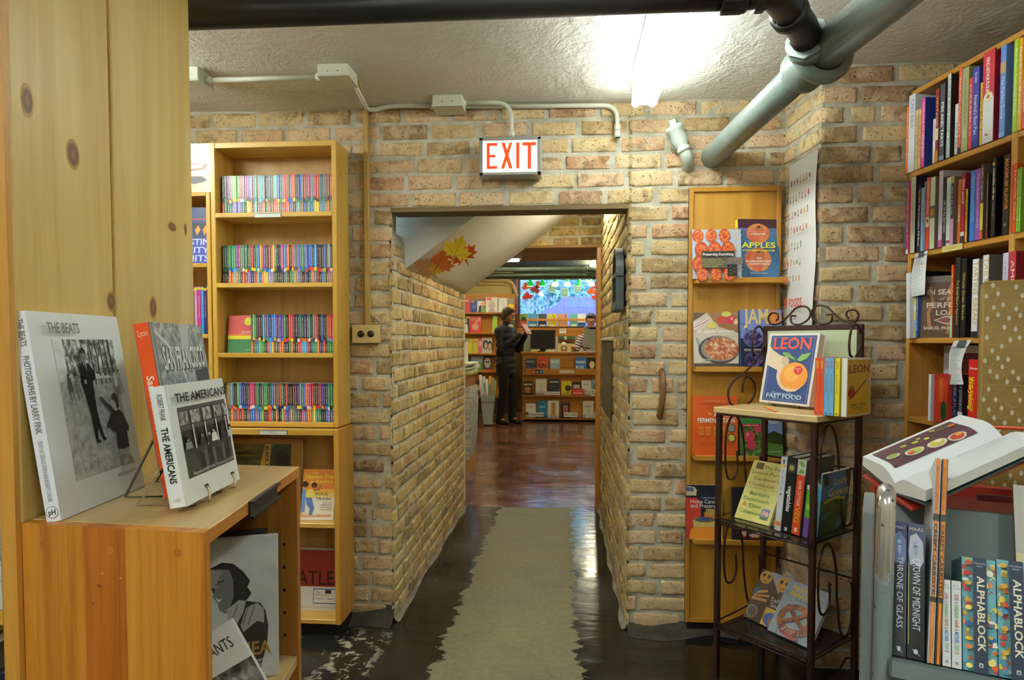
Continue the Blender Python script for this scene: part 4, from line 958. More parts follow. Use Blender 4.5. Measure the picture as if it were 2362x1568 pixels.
# --- painted drain pipe with wye and the black waste pipe
def pipe_mat(name, a, c, rough=.3):
    m, n, l, bs = newmat(name); v = coords(n, l)
    l.new(ramp(n, l, noise(n, l, v, 9, 5, .6), [(.3, a), (.7, c)]), bs.inputs['Base Color']); bs.inputs['Roughness'].default_value = rough
    bump(n, l, bs, noise(n, l, v, 38, 4, .6), .22, .004); return m
PGR = pipe_mat('grey_green_paint', '#69756d', '#828d85', .3); PDK = mat('#22221f', .38)
w0 = at_y(1642, 362, WY); zp = w0.z; e1 = at_z(1925, 98, zp + .02); e2 = at_z(2050, -14, zp + .03)
cpt = at_z(1888, 130, zp + .015); rp = .054
dp = empty('drain_pipe', (0, 0, 0)); tag(dp, 'thick grey-green drain pipe running from the brick wall overhead, with a flanged joint', 'pipe')
d1 = (cpt - w0).normalized(); d2 = (e2 - cpt).normalized(); end = cpt + d2 * 2.2; end.z = zp + .05
b = MB(); b.tube([w0 + d1 * -.06, w0, w0.lerp(cpt, .5), cpt], .047, PGR, 24); b.build('lower_run', dp)
b = MB(); b.tube([cpt, cpt.lerp(end, .5), end], rp, PGR, 24); b.build('upper_run', dp)
b = MB(); b.lathe([(.047, -.10), (.062, -.098), (.066, -.09), (.066, -.075), (.060, -.07), (.058, -.01), (.062, 0), (.082, .004), (.086, .012), (.086, .028), (.08, .036), (.058, .04)], cpt, PGR, d2, 28); b.build('flange', dp)
b = MB(); up = V((-.65, -.35, .45)).normalized(); sd = V((-.5, -.82, .16)).normalized()
b.tube([cpt - d1 * .02, cpt - d1 * .02 + sd * .075], [.05, .05], PGR, 20); b.lathe([(.05, 0), (.058, .004), (.058, .03), (.045, .034)], cpt - d1 * .02 + sd * .07, PGR, sd, 20); b.build('branch_socket', dp)
yw = 1.63; r_ = .0385
z0 = at_y(1200, 41, yw).z + r_
wp = empty('waste_pipe', (0, 0, 0)); tag(wp, 'black plastic waste pipe crossing under the ceiling to the grey-green pipe', 'pipe')
c1, c2 = at_y(1663, 30, yw), at_y(1722, 30, yw); k1 = at_y(1770, 22, yw)
b = MB(); b.tube([(-2.6, yw, z0 + .01), (c1.x, yw, z0)], r_, PDK, 24); b.build('straight_run', wp)
b = MB(); b.lathe([(r_, -.002), (.044, 0), (.045, .004), (.045, c2.x - c1.x - .004), (.044, c2.x - c1.x), (r_, c2.x - c1.x + .002)], (c1.x, yw, z0), PDK, (1, 0, 0), 24)
for i in range(8):
    a = 2 * PI * i / 8; b.box(c1.x + .004, yw + .0455 * math.cos(a) - .004, z0 + .0455 * math.sin(a) - .004, c2.x - .004, yw + .0455 * math.cos(a) + .004, z0 + .0455 * math.sin(a) + .004, PDK, .002)
b.build('coupling', wp)
tgt = cpt - d1 * .02 + sd * .115
b = MB(); b.tube(round_path([(c2.x, yw, z0), (k1.x + .015, yw, z0), tuple(tgt + sd * .05), tuple(tgt)], .05), r_, PDK, 24)
b.lathe([(r_, 0), (.047, .002), (.047, .022), (r_, .024)], (k1.x - .03, yw, z0), PDK, (1, 0, 0), 24)
dd = (tgt - V((k1.x + .015, yw, z0))).normalized(); mid = V((k1.x + .015, yw, z0)).lerp(tgt, .45)
b.lathe([(r_, -.014), (.047, -.012), (.047, .012), (r_, .014)], mid, PDK, dd, 24); b.build('elbow', wp)
b = MB(); n0 = tgt - dd * .03
for i in range(6): b.lathe([(r_ * .9, i * .006), (r_ * 1.02, i * .006 + .003), (r_ * .9, i * .006 + .006)], n0, PDK, dd, 22)
b.lathe([(.03, .03), (.056, .03), (.058, .034), (.056, .046), (.03, .046)], n0, PGR, dd, 8, False); b.build('threaded_collar', wp)

# --- capped pipe stub on the wall
ps = empty('pipe_stub', (0, 0, 0)); tag(ps, 'small pale green capped pipe fitting sticking out of the brick left of the drain pipe', 'pipe fitting')
LG = pipe_mat('pale_green_paint', '#a9b3a6', '#bcc5b8', .4)
y_ = WY - .06; a0, a1, a2, a3 = at_y(1554, 292, y_), at_y(1566, 322, y_), at_y(1578, 347, y_), at_y(1590, 374, y_)
b = MB(); ax = (a2 - a0).normalized()
b.lathe([(0, 0), (.036, 0), (.039, .006), (.039, .018), (.034, .022), (.036, .06), (.024, .088), (.024, .096), (.029, .099), (.029, .112), (.022, .114)], a0, LG, ax, 20)
b.tube(round_path([tuple(a2 - ax * .005), tuple(a2 + ax * .03), (a3.x, WY - .03, a3.z), (a3.x + .004, WY + .01, a3.z - .008)], .03), .024, LG, 14); b.build('body', ps)
b = MB(); b.lathe([(.0, -.022), (.019, -.026), (.019, 0)], a0, LG, ax, 4, False); b.build('plug', ps)
b = MB(); b.tube([tuple(a0.lerp(a2, .55)), (a1.x + .002, WY + .01, a1.z - .02)], .027, LG, 14); b.build('wall_branch', ps)

# --- brown pull handle beside the display rack
h0, h1 = at_y(1524, 852, WY - .01), at_y(1520, 964, WY - .01); HB = wood('handle_wood', '#4a3216', '#6b4a22', '#84602e', 2, 60, .35)
b = MB(); pts = [(h0.x, WY + .004, h0.z), (h0.x + .004, WY - .022, h0.z - .012), (h0.x + .006, WY - .042, h0.z - .05), (h0.x + .005, WY - .046, (h0.z + h1.z) / 2), (h1.x + .004, WY - .042, h1.z + .05), (h1.x + .002, WY - .022, h1.z + .012), (h1.x, WY + .004, h1.z)]
b.tube(round_path(pts, .03), .015, HB, 12, flat=.55); tag(b.build('pull_handle'), 'curved brown wooden pull handle on the brick between passage and display rack', 'handle')

# --- arched plaque inside the passage
XP = PX1 - .012; ya_, yb_ = 2.93, 3.17; zb, zt = at_x(1452, 688, XP - .03).z, at_x(1440, 535, XP - .03).z
pq = empty('arched_plaque', (XP, yb_, zb)); pq.rotation_euler = (0, 0, -PI / 2); tag(pq, 'arched dark-framed plaque hanging on the right passage wall', 'plaque')
pw, phh = yb_ - ya_, zt - zb
def arch(w, h, k=14, inset=0.0):
    r = w / 2 - inset; cx = w / 2; cz = h - w / 2
    return [(inset, inset), (w - inset, inset)] + [(cx + r * math.cos(PI * i / k), cz + r * 1.0 * math.sin(PI * i / k)) for i in range(k + 1)]
b = MB(); o_ = arch(pw, phh); i_ = arch(pw, phh, inset=.028); n_ = len(o_)
FRM = mat('#3a4240', .5); O_, U_, W_ = V((0, -.034, 0)), V((1, 0, 0)), V((0, 0, 1))
P3 = lambda q, y: (q[0], y, q[1])
vs = [P3(q, -.034) for q in o_] + [P3(q, -.034) for q in i_] + [P3(q, 0) for q in o_] + [P3(q, -.012) for q in i_]
b.add(vs, [(i, (i + 1) % n_, n_ + (i + 1) % n_, n_ + i) for i in range(n_)] + [(i, 2 * n_ + i, 2 * n_ + (i + 1) % n_, (i + 1) % n_) for i in range(n_)] + [(n_ + i, n_ + (i + 1) % n_, 3 * n_ + (i + 1) % n_, 3 * n_ + i) for i in range(n_)], FRM)
b.box(-.012, -.038, -.016, pw + .012, 0, .012, FRM, .004); b.box(-.008, -.037, phh - pw / 2 - .02, pw + .008, 0, phh - pw / 2, FRM, .003); b.build('frame', pq)
b = MB(); b.prism(arch(pw, phh, inset=.02), (0, -.012, 0), (1, 0, 0), (0, 0, 1), .01, photo('plaque_ground', [(.3, '#4a3620'), (.7, '#6e5430')], (40, 40, 9), 4))
b.art((0, -.012, 0), (1, 0, 0), (0, 0, 1), pw, phh, [('p', [(.24, .82), (.55, .70), (.80, .42), (.62, .40), (.5, .55), (.3, .64)], '#b9bdb2'), ('p', [(.55, .42), (.68, .42), (.60, .33)], '#9aa096'), ('r', .18, .14, .45, .30, '#a8a06a'), ('r', .52, .12, .80, .24, '#5f7f86'), ('r', .2, .05, .75, .11, '#8a8458')]); b.build('panel', pq)

# --- blocked opening in the right passage wall
ya_, yb_ = at_x(1415, 870, PX1).y, at_x(1392, 870, PX1).y; zb, zt = at_x(1408, 965, PX1).z, at_x(1408, 786, PX1).z
b = MB(); b.box(PX1 - .014, ya_, zb, PX1 + .01, yb_, zt, _plaster('patch_stone', '#4f452f', '#6d6142', 9, .9), .006); b.box(PX1 - .020, ya_ - .03, zt, PX1 + .01, yb_ + .03, zt + .02, MORTAR, .004); struct(b, 'wall_patch')

# --- paper maple leaves
def maple():
    pts = [(0, -.5), (.05, -.18), (.30, -.32), (.27, -.20), (.48, -.16), (.40, -.06), (.52, .10), (.34, .10), (.33, .20), (.18, .12), (.22, .34), (.12, .31), (0, .52)]
    return pts + [(-x, y) for x, y in pts[-2:0:-1]]
def leaf(label, c, U, W, size, col, veins=True, group=None):
    b = MB(); U, W = V(U).normalized(), V(W).normalized(); W = (W - U * W.dot(U)).normalized()
    b.prism([(x * size, y * size) for x, y in maple()], c, U, W, .0012, mat(col, .6))
    if veins: b.art(V(c), U, W, size, size, [('l', [(0, -.45), (0, .4)], .012, '#7a5a24'), ('l', [(0, -.2), (.36, .02)], .010, '#7a5a24'), ('l', [(0, -.2), (-.36, .02)], .010, '#7a5a24')])
    return tag(b.build('maple_leaf'), label, 'paper leaf', group)
sN = V((sl, 0, -1)).normalized()     # soffit underside looks down-right
def on_soffit(px, py, off=.006): return at_plane(px, py, V((PX0, 3, 1.60 - .004)), sN) + sN * off
sU = V((0, 1, 0)); sW = sN.cross(sU)
for i_, (px, py, size, col, rot, lb_) in enumerate(((1008, 590, .155, '#e07a34', -.5, 'orange-brown paper maple leaf in the lower cluster on the stair underside'), (968, 603, .12, '#a06c34', -.8, 'brown paper maple leaf at the low end of the stair underside'), (990, 608, .10, '#e0bc1c', .4, 'small yellow paper maple leaf below the orange-brown one'), (1056, 568, .15, '#ea5c24', .5, 'orange paper maple leaf tucked under the topmost yellow one'), (1040, 556, .15, '#e2be16', -.35, 'yellow paper maple leaf, topmost on the white stair underside'))):
    nn = (sN * .42 + V((.1, -.9, 0))).normalized(); c = on_soffit(px, py, .03 + .008 * i_) + V((0, -.01 * i_, 0)); u0 = V((0, 0, 1)).cross(nn).normalized(); w0_ = nn.cross(u0)
    U = u0 * math.cos(rot) + w0_ * math.sin(rot); leaf(lb_, c, U, nn.cross(U), size, col)
# ================================================================ RIGHT SIDE
# --- wooden display rack on the back wall
RKW = wood('rack_plywood', '#b07a22', '#c58e30', '#d29e42', 2, 14, .38, .3)
RKE = wood('rack_edge', '#a06c20', '#bb842c', '#ca9440', 2, 60, .38)
RKH = wood('rack_ledge', '#a8721f', '#c2892e', '#d09a40', 0, 60, .38)
YR = 2.80; RX0, RX1 = .524, .900; RZ0, RZ1 = .05, 1.9
rk_ = empty('display_rack', (0, 0, 0)); tag(rk_, 'tall narrow wooden display rack with four ledges of face-out cookbooks on the brick wall', 'display rack')
b = MB(); b.box(RX0, YR + .012, RZ0, RX1, YR + .024, RZ1, RKW); b.build('back_panel', rk_)
for x0_, x1_ in ((RX0, RX0 + .018), (RX1 - .018, RX1)):
    b = MB(); b.box(x0_, YR, RZ0, x1_, YR + .026, RZ1, RKE, .002); b.build('stile', rk_)
b = MB(); b.box(RX0 + .018, YR, RZ1 - .02, RX1 - .018, YR + .026, RZ1, RKH, .002); b.build('rail', rk_)
b = MB(); b.box(RX0 + .018, YR, RZ0, RX1 - .018, YR + .026, RZ0 + .02, RKH, .002); b.build('rail', rk_)
b = MB(); b.box(RX0 + .01, YR + .01, 0.001, RX1 - .01, YR + .024, RZ0, BLK); b.build('foot', rk_)
LZ = [1.512, 1.147, .778, .427]
for z in LZ:
    b = MB(); b.box(RX0 + .02, YR - .058, z - .018, RX1 + .008, YR + .012, z, RKH, .003); b.box(RX0 + .02, YR - .066, z - .018, RX1 + .008, YR - .058, z + .004, RKH, .002); b.build('ledge', rk_)
TOM = photo('tomato', [(.3, '#a83a20'), (.5, '#d2552c'), (.66, '#e88a4a')], (80, 80, 80), 4)
SEED = mat('#e8b460', .5)
def rackbook(px0, px1, ytop, row, name, label, T, front, spine, art, sart=(), rz=0, lean=7, yoff=0.0, hard=False, W=None, H=None):
    z = LZ[row]; y = YR - .050 + yoff; a, c = at_y(px0, ytop, y), at_y(px1, ytop, y)
    o = book(name, label, 'book', W or (c.x - a.x) / math.cos(math.radians(rz)), (H or (a.z - z)) / math.cos(math.radians(lean)), T, front, spine, art, sart, hard, gloss=.3)
    return put(o, (a.x, y, z + .001), rz, lean)
R5 = random.Random(2)
A1 = [('r', 0, 0, 1, 1, '#b9c4cf')]
for j in range(5):
    A1.append(('r', .1 + j * .2, 0, .103 + j * .2, 1, '#94a2b0'))
for j in range(4):
    for i in range(4):
        cx, cy = .12 + i * .27 + (j % 2) * .06, .87 - j * .29
        A1 += [('e', min(cx, .98), max(.07, cy), .137, .163, '#b8442a'), ('e', min(cx, .98), max(.07, cy), .117, .138, TOM)]
        for q in range(9):
            t = q * .7; A1.append(('e', min(cx, .97) + .07 * math.cos(t), max(.07, cy) + .085 * math.sin(t), .012, .012, SEED))
A1 = [x for x in A1 if x[0] == 'r' or (x[1] + x[3] < 1.02 and x[1] - x[3] > -.02 and x[2] + x[4] < 1.02 and x[2] - x[4] > -.09)]
A1 += [('r', .17, .41, .83, .53, '#3a3530'), ('t', 'Preserving Everything', .19, .44, .055, '#f0ece2', {'w': .62, 'b': True}), ('r', .17, .19, .68, .40, '#5a564c'), ('r', .68, .26, 1, .40, '#6a6862')]
for q, s_ in enumerate(('Can, Culture, Pickle, Freeze,', 'Ferment, Dehydrate, Salt, Smoke,', 'and Store Fruits, Vegetables,', 'Meat, Milk, and More')): A1.append(('t', s_, .19, .345 - q * .045, .026, '#d8d03c', {'w': (.38, .46, .4, .29)[q]}))
A1 += [('t', 'LEDA MEREDITH', .72, .34, .03, '#e0703a', {'w': .2}), ('r', .68, .03, .87, .26, '#2c2823')]
for q in range(5): A1.append(('r', .72 + (q % 2) * .07, .06 + q * .035, .77 + (q % 2) * .07, .085 + q * .035, '#5c564c'))
rackbook(1599, 1713, 528, 0, 'cookbook', 'square cookbook of halved tomatoes titled Preserving Everything on the top rack ledge', .014, '#b9c4cf', '#c8563a', A1, rz=1, yoff=-.004)
APB = photo('blue_cloth', [(.3, '#2c4a72'), (.6, '#4a7aa6')], (14, 14, 14), 3)
def apple(cx, cy, rx, ry): return [('e', cx, cy, rx, ry, photo('apple_skin', [(.3, '#b84a34'), (.5, '#d06a44'), (.7, '#dc9a58')], (30, 30, 12), 4)), ('e', cx + .02, cy + ry * .62, rx * .30, ry * .16, '#a8743c'), ('e', cx + .02, cy + ry * .66, rx * .12, ry * .10, '#4a3018')]
A2 = [('r', 0, 0, 1, 1, APB), ('r', 0, .84, 1, 1, '#4a2a34'), ('r', 0, .80, 1, .85, '#5c6a94')] + apple(.49, .76, .29, .165) + apple(.47, .32, .33, .20) + [
    ('t', 'APPLES', .07, .52, .095, '#e8e04a', {'w': .84, 'b': True}), ('t', 'OF UNCOMMON CHARACTER', .07, .46, .032, '#e8e04a', {'w': .83, 'b': True}), ('r', .27, .79, .70, .793, '#f0e8dc'), ('t', 'ROWAN JACOBSEN', .30, .735, .034, '#f4ece0', {'w': .37, 'b': True}), ('t', '123', .43, .33, .036, '#f4ece0', {'w': .12, 'b': True}), ('t', 'HEIRLOOMS, MODERN CLASSICS,', .17, .28, .032, '#f4ece0', {'w': .62, 'b': True}), ('t', '& LITTLE-KNOWN WONDERS', .21, .235, .032, '#f4ece0', {'w': .54, 'b': True}), ('t', 'PLUS 20 SWEET AND SAVORY RECIPES', .27, .085, .02, '#e8e0d4', {'w': .42})]
rackbook(1707, 1806, 503, 0, 'cookbook', 'blue yellow-spined cookbook with two apples titled APPLES, top rack ledge', .03, APB, '#ecd42c', A2, [('t', 'APPLES', .4, .88, .05, '#2a2a24', {'rot': -90, 'w': .2})], rz=9, lean=5, yoff=.012, hard=True)
PIE = photo('apple_crisp', [(.3, '#8a4426'), (.48, '#b8683c'), (.6, '#d8a884'), (.7, '#efe2d6')], (60, 60, 60), 5)
A3 = [('r', 0, 0, 1, 1, photo('cream_cloth', [(.3, '#c6b9a4'), (.7, '#ddd3c2')], (10, 10, 10), 3)), ('p', [(.3, 1), (.5, .8), (1, .62), (1, 1)], '#a07850'), ('p', [(0, .84), (.3, 1), (0, 1)], '#6a5040'), ('p', [(0, .82), (.36, .93), (.42, .86), (.1, .66), (0, .70)], '#e6dcd6'), ('l', [(.02, .72), (.38, .88)], .016, '#c8626a'), ('l', [(.0, .64), (.3, .82)], .012, '#d08088'), ('l', [(.04, .78), (.34, .92)], .012, '#d08088'),
      ('p', [(.52, .86), (1, .72), (1, .63), (.56, .74)], '#9a6c40'), ('e', .63, .86, .105, .075, '#c84a44'), ('e', .83, .87, .11, .08, '#d23c4c'), ('e', .86, .89, .03, .03, '#eca8a8'), ('e', .74, .97, .11, .05, '#d2cc62'), ('e', .98, .83, .05, .05, '#dcc890'), ('e', .41, .77, .105, .065, '#d8cc68'),
      ('p', [(.04, .53), (.1, .54), (.22, .28), (.17, .26), (.10, .36)], '#98a2a8'), ('p', [(.17, .28), (.22, .28), (.24, .05), (.16, .05)], '#b8b4a8'), ('r', 0, 0, 1, .07, '#4a443c'), ('e', .66, .32, .45, .255, '#3c3a38'), ('e', .66, .335, .42, .235, '#8a8480'), ('e', .66, .335, .385, .21, PIE), ('e', .34, .51, .04, .025, '#4a4846'),
      ('t', 'an apple harvest', .08, .625, .07, '#fbf4ec', {'w': .82}), ('t', 'recipes & orchard lore', .42, .585, .026, '#f4ece0', {'w': .5}), ('t', 'Frank Browning and', .1, .135, .026, '#f4ece0', {'w': .3}), ('t', 'Sharon Silva', .14, .095, .03, '#f4ece0', {'w': .24, 'b': True})]
A3 = [(it if it[0] != 'e' or it[1] + it[3] <= 1.001 else ('e', 1 - it[3], *it[2:])) for it in A3]
rackbook(1602, 1706, 721, 1, 'cookbook', 'cookbook with a skillet of apple crisp titled an apple harvest, second rack ledge', .016, '#cfc4b0', '#a08a6a', A3)
JB = photo('jam_dark', [(.35, '#1c1830'), (.5, '#3a3060'), (.64, '#8a7ab8')], (50, 50, 50), 4)
A4 = [('r', 0, .5, 1, 1, '#7f8fce'), ('r', 0, 0, 1, .5, '#1e2440'), ('e', .30, .50, .24, .15, '#5c6aa8'), ('e', .30, .50, .21, .13, JB), ('e', .30, .14, .22, .13, '#4a4a78'), ('e', .30, .12, .2, .11, JB), ('e', .80, .86, .18, .13, '#e08a4a'), ('e', .80, .86, .15, .10, photo('orange_jam', [(.3, '#d05a20'), (.7, '#eaa24a')], (60, 60, 60), 3)), ('p', [(0, .78), (.06, .78), (.24, .60), (.2, .56)], '#6a7088'), ('t', 'JAM', .08, .76, .26, '#e8d08a', {'w': .6, 'b': True}), ('t', 'DIANA McCARTNEY', .08, .29, .03, '#d8dce8', {'w': .42, 'b': True}), ('r', .08, .275, .7, .28, '#c08a5a')]
rackbook(1712, 1812, 714, 1, 'cookbook', 'blue cookbook with a jar of dark preserves titled JAM, second rack ledge', .022, '#5a6ab0', '#6a8ac0', A4, rz=5, hard=True)
A5 = [('t', 'New York Times Bestseller', .5, .905, .018, '#f0d8c0', {'a': 'c', 'w': .46}), ('t', 'SANDOR ELLIX KATZ', .16, .85, .035, '#8a3416', {'w': .72}), ('t', 'Foreword by Michael Pollan', .3, .79, .018, '#8a3416', {'w': .5}), ('r', .3, .75, .84, .754, '#d8863c'), ('t', 'The', .34, .68, .035, '#f4e2cc', {'w': .09, 'i': True}), ('t', 'ART of', .47, .655, .07, '#f8ece0', {'w': .36, 'b': True}), ('t', 'FERMENTATION', .11, .555, .075, '#f8ece0', {'w': .83, 'b': True}),
      ('e', .86, .46, .095, .072, '#6a5a4a'), ('e', .86, .46, .07, .052, '#9a9284'), ('e', .86, .30, .095, .072, '#5a4420'), ('e', .86, .30, .072, .055, '#d8cc6a'), ('r', .08, .235, .94, .239, '#c46a28'), ('r', .08, .135, .94, .138, '#c46a28'), ('t', 'AN IN-DEPTH EXPLORATION OF ESSENTIAL CONCEPTS', .1, .20, .016, '#8a3416', {'w': .82}), ('t', 'AND PROCESSES FROM AROUND THE WORLD', .17, .165, .016, '#8a3416', {'w': .7}), ('t', 'WITH PRACTICAL INFORMATION ON FERMENTING', .16, .075, .014, '#a03c18', {'w': .7}), ('t', 'VEGETABLES, FRUITS, GRAINS, MILK, BEANS', .2, .045, .014, '#a03c18', {'w': .6})]
for q, x_ in enumerate((.13, .29, .46, .60)): A5 += [('r', x_, .34, x_ + .11, .48, '#e0862e'), ('r', x_ - .005, .465, x_ + .115, .485, '#e8963c'), ('r', x_ + .02, .37, x_ + .09, .44, '#d8762a')]
rackbook(1600, 1704, 914, 2, 'cookbook', 'orange hardback lettered The Art of Fermentation on the third rack ledge', .034, '#e0601e', '#d8581c', A5, hard=True, lean=5)
GRN = photo('orchard', [(.3, '#2c3a1c'), (.5, '#4a6a2c'), (.66, '#86a04a')], (60, 60, 60), 5)
A6 = [('r', 0, 0, 1, 1, GRN), ('p', [(.58, .42), (1, .36), (1, 1), (.58, 1)], '#8aa4dc'), ('e', .80, .74, .14, .08, '#d4def0'), ('p', [(.56, 1), (.80, .98), (.72, .86), (.58, .78)], '#2a3a18'), ('p', [(.58, .42), (.8, .52), (1, .44), (1, .25), (.58, .3)], '#3c4a24'), ('p', [(.5, .0), (1, 0), (1, .24), (.6, .28)], '#5a8a38'), ('e', .22, .40, .13, .12, '#d8425a'), ('e', .27, .23, .11, .10, '#c83a50'), ('e', .42, .56, .08, .085, '#d84a60'), ('e', .18, .44, .03, .03, '#f0a0a8'), ('t', 'Apples', .06, .80, .11, '#f4f4ec', {'w': .5, 'b': True}), ('r', .06, .66, .5, .76, '#4a9a48'), ('t', 'OF NEW ENGLAND', .07, .68, .06, '#2c5a2c', {'w': .42, 'b': True}), ('r', .06, .60, .5, .655, '#c83448'), ('t', 'A USERS GUIDE', .08, .61, .03, '#f0d8d8', {'w': .36}), ('t', 'Russell Steven Powell', .58, .09, .03, '#f0f0e8', {'w': .36})]
rackbook(1709, 1808, 940, 2, 'cookbook', 'green paperback with red apples and an orchard view, third rack ledge', .014, GRN, '#3c5a28', A6)
A7 = [('r', 0, 0, 1, 1, '#161a2e'), ('p', [(0, 0), (0, .76), (.30, .76), (.40, .68), (.42, 0)], '#c23a28'), ('p', [(0, .80), (.28, .80), (.30, .90), (.24, .96), (0, .98)], '#c8b48a'), ('p', [(0, .88), (.22, .88), (.2, .95), (0, .96)], '#4a5a8a'), ('p', [(.5, .5), (1, .5), (1, 0), (.5, 0)], '#c8641e'), ('p', [(.55, .56), (1, .56), (1, .44), (.55, .44)], '#a88a4a'), ('p', [(.06, 0), (.12, .18), (.24, .24), (.86, .24), (.94, .16), (.96, 0)], '#e8942c'), ('p', [(.20, .22), (.86, .22), (.86, .34), (.78, .40), (.26, .40), (.18, .34)], '#cfae62'), ('e', .52, .36, .30, .05, '#5a5a50'), ('e', .50, .37, .16, .026, '#3a4a8a'), ('t', 'COMPLETE GUIDE TO', .42, .75, .026, '#c8c8d0', {'w': .5}), ('t', 'Home Canning', .12, .66, .075, '#f4f2ec', {'w': .84}), ('t', 'and Preserving', .12, .58, .075, '#f4f2ec', {'w': .86}), ('r', .965, 0, 1, 1, '#e0a83c')]
rackbook(1585, 1668, 1121, 3, 'cookbook', 'cookbook of red and orange canning jars on the lowest rack ledge', .012, '#161a2e', '#8a2c24', A7, lean=6)
A8 = [('r', 0, 0, 1, 1, '#2b2a2c'), ('t', 'CORE', .14, .52, .09, '#d8d8d4', {'w': .5}), ('p', [(.14, .16), (.34, .18), (.30, .04), (.18, .06)], '#b83a34'), ('p', [(.15, .15), (.33, .17), (.30, .07)], '#e6d8b4'), ('p', [(.36, .10), (.70, .20), (.64, .04), (.44, .02)], '#b83a34'), ('p', [(.38, .10), (.66, .18), (.60, .06), (.46, .05)], '#e8dcb4')]
rackbook(1691, 1792, 1127, 3, 'cookbook', 'charcoal book with apple slices along its foot, lowest rack ledge behind the iron stand', .018, '#2b2a2c', '#55534f', A8, lean=6, hard=True)

# --- poster on the pier
PN = V((-.30, -.034, 0)).normalized(); PU = V((.034, -.30, 0)).normalized()
Pp = V((.922, WY, 0)) + PN * .014
q0, q1 = at_plane(1816, 700, Pp, PN), at_plane(1886, 345, Pp, PN); q2 = at_plane(1886, 750, Pp, PN)
pw = (q1 - q0).dot(PU); pz0, pz1 = q2.z, q1.z; ph_ = pz1 - pz0
po = V((q0.x, q0.y, pz0)); b = MB()
N_ = 14; vs = []
for j in range(N_ + 1):
    for i in range(5):
        u, v = i / 4, j / N_; bow = .004 * math.sin(u * PI) + .004 * math.sin(v * 9 + 1) * u + .006 * (1 - v) * u
        vs.append(po + PU * (u * pw) + V((0, 0, v * ph_)) + PN * bow)
b.add(vs, [(j * 5 + i, j * 5 + i + 1, (j + 1) * 5 + i + 1, (j + 1) * 5 + i) for j in range(N_) for i in range(4)], mat('#dfe0dd', .5), True)
R7 = random.Random(9); ic = []
for r in range(7):
    for c in range(8 if r < 4 else 6):
        x, y = .10 + c * .112 + (0 if r < 4 else .06), .87 - r * .098; cl = R7.choice(['#d0603c', '#4a8a4a', '#8a4a34', '#d89a3c', '#4a6ab8', '#5a5a58', '#b83a5c', '#3c4a44', '#c88a94'])
        k_ = R7.random()
        if k_ < .4: ic.append(('e', x, y, .022, .012 + .010 * R7.random(), cl))
        elif k_ < .7: ic += [('r', x - .012, y - .018, x + .012, y + .016, cl), ('e', x, y + .018, .016, .006, '#5a6a4a')]
        else: ic += [('l', [(x, y - .02), (x, y + .02)], .018, cl), ('e', x, y - .016, .022, .007, '#8a5a3c')]
        ic.append(('r', x - .02, y - .033, x + .02, y - .031, '#8a8a86'))
ic += [('t', '50 FOODS', .17, .115, .052, '#d8482c', {'w': .66, 'b': True}), ('t', 'THE ESSENTIALS of GOOD TASTE', .17, .083, .020, '#7a9a86', {'w': .62}), ('t', 'EDWARD BEHR', .30, .035, .02, '#6a6c68', {'w': .34})]
b.art(po + PN * .0125, PU, (0, 0, 1), pw, ph_, ic, 0)
tag(b.build('poster'), 'narrow white poster of tiny food pictures titled 50 FOODS on the brick pier', 'poster')

# --- wrought iron stand
IRON = mat('#3a2219', .38, .35); FLp = at_z(1652, 1560, 0)
E1 = V((.662, -.749, 0)).normalized(); E2 = V((-E1.y, E1.x, 0)); L1, L2 = .362, .298
st_ = empty('iron_stand'); st_.matrix_world = frameM(V((FLp.x, FLp.y, 0)), E1, E2); SM = st_.matrix_world.copy(); SI = SM.inverted()
tag(st_, 'dark wrought-iron scroll stand with a wooden tray and two wire shelves by the brick pier', 'stand')
def on_stand(px, py, y=0.0): return SI @ at_plane(px, py, SM @ V((0, y, 0)), E2)
def stand_z(px, py, z): return SI @ at_z(px, py, z)
ZTR = at_plane(1672, 939, V((FLp.x, FLp.y, 0)), E2).z; ZBK = (at_plane(1985, 747, SM @ V((0, L2, 0)), E2)).z
ZM, ZL = on_stand(1660, 1206).z, on_stand(1656, 1446).z
hp = .0095
for x, y, zt in ((0, 0, ZTR - .024), (L1, 0, ZTR - .024), (0, L2, ZBK), (L1, L2, ZBK)):
    b = MB(); b.box(x - hp, y - hp, 0, x + hp, y + hp, zt, IRON, .002); b.build('post', st_)
b = MB(); b.box(-hp, L2 - hp * .8, ZBK - .019, L1 + hp, L2 + hp * .8, ZBK, IRON, .002); b.build('top_rail', st_)
TRW = wood('tray_maple', '#c0a06a', '#cdae78', '#d8bc88', 0, 40, .4)
b = MB(); b.box(-.014, -.018, ZTR - .022, L1 + .016, L2 - .012, ZTR, TRW, .003); b.build('tray', st_)
b = MB(); b.box(-.006, -.010, ZTR - .030, L1 + .006, L2, ZTR - .0225, IRON); b.build('tray_support', st_)
b = MB(); b.box(hp, L2 - .006, ZTR, L1 - hp, L2 + .002, ZBK - .02, mat('#bcc4a0', .55)); b.build('back_board', st_)
PLATE = mat('#2b2620', .12)
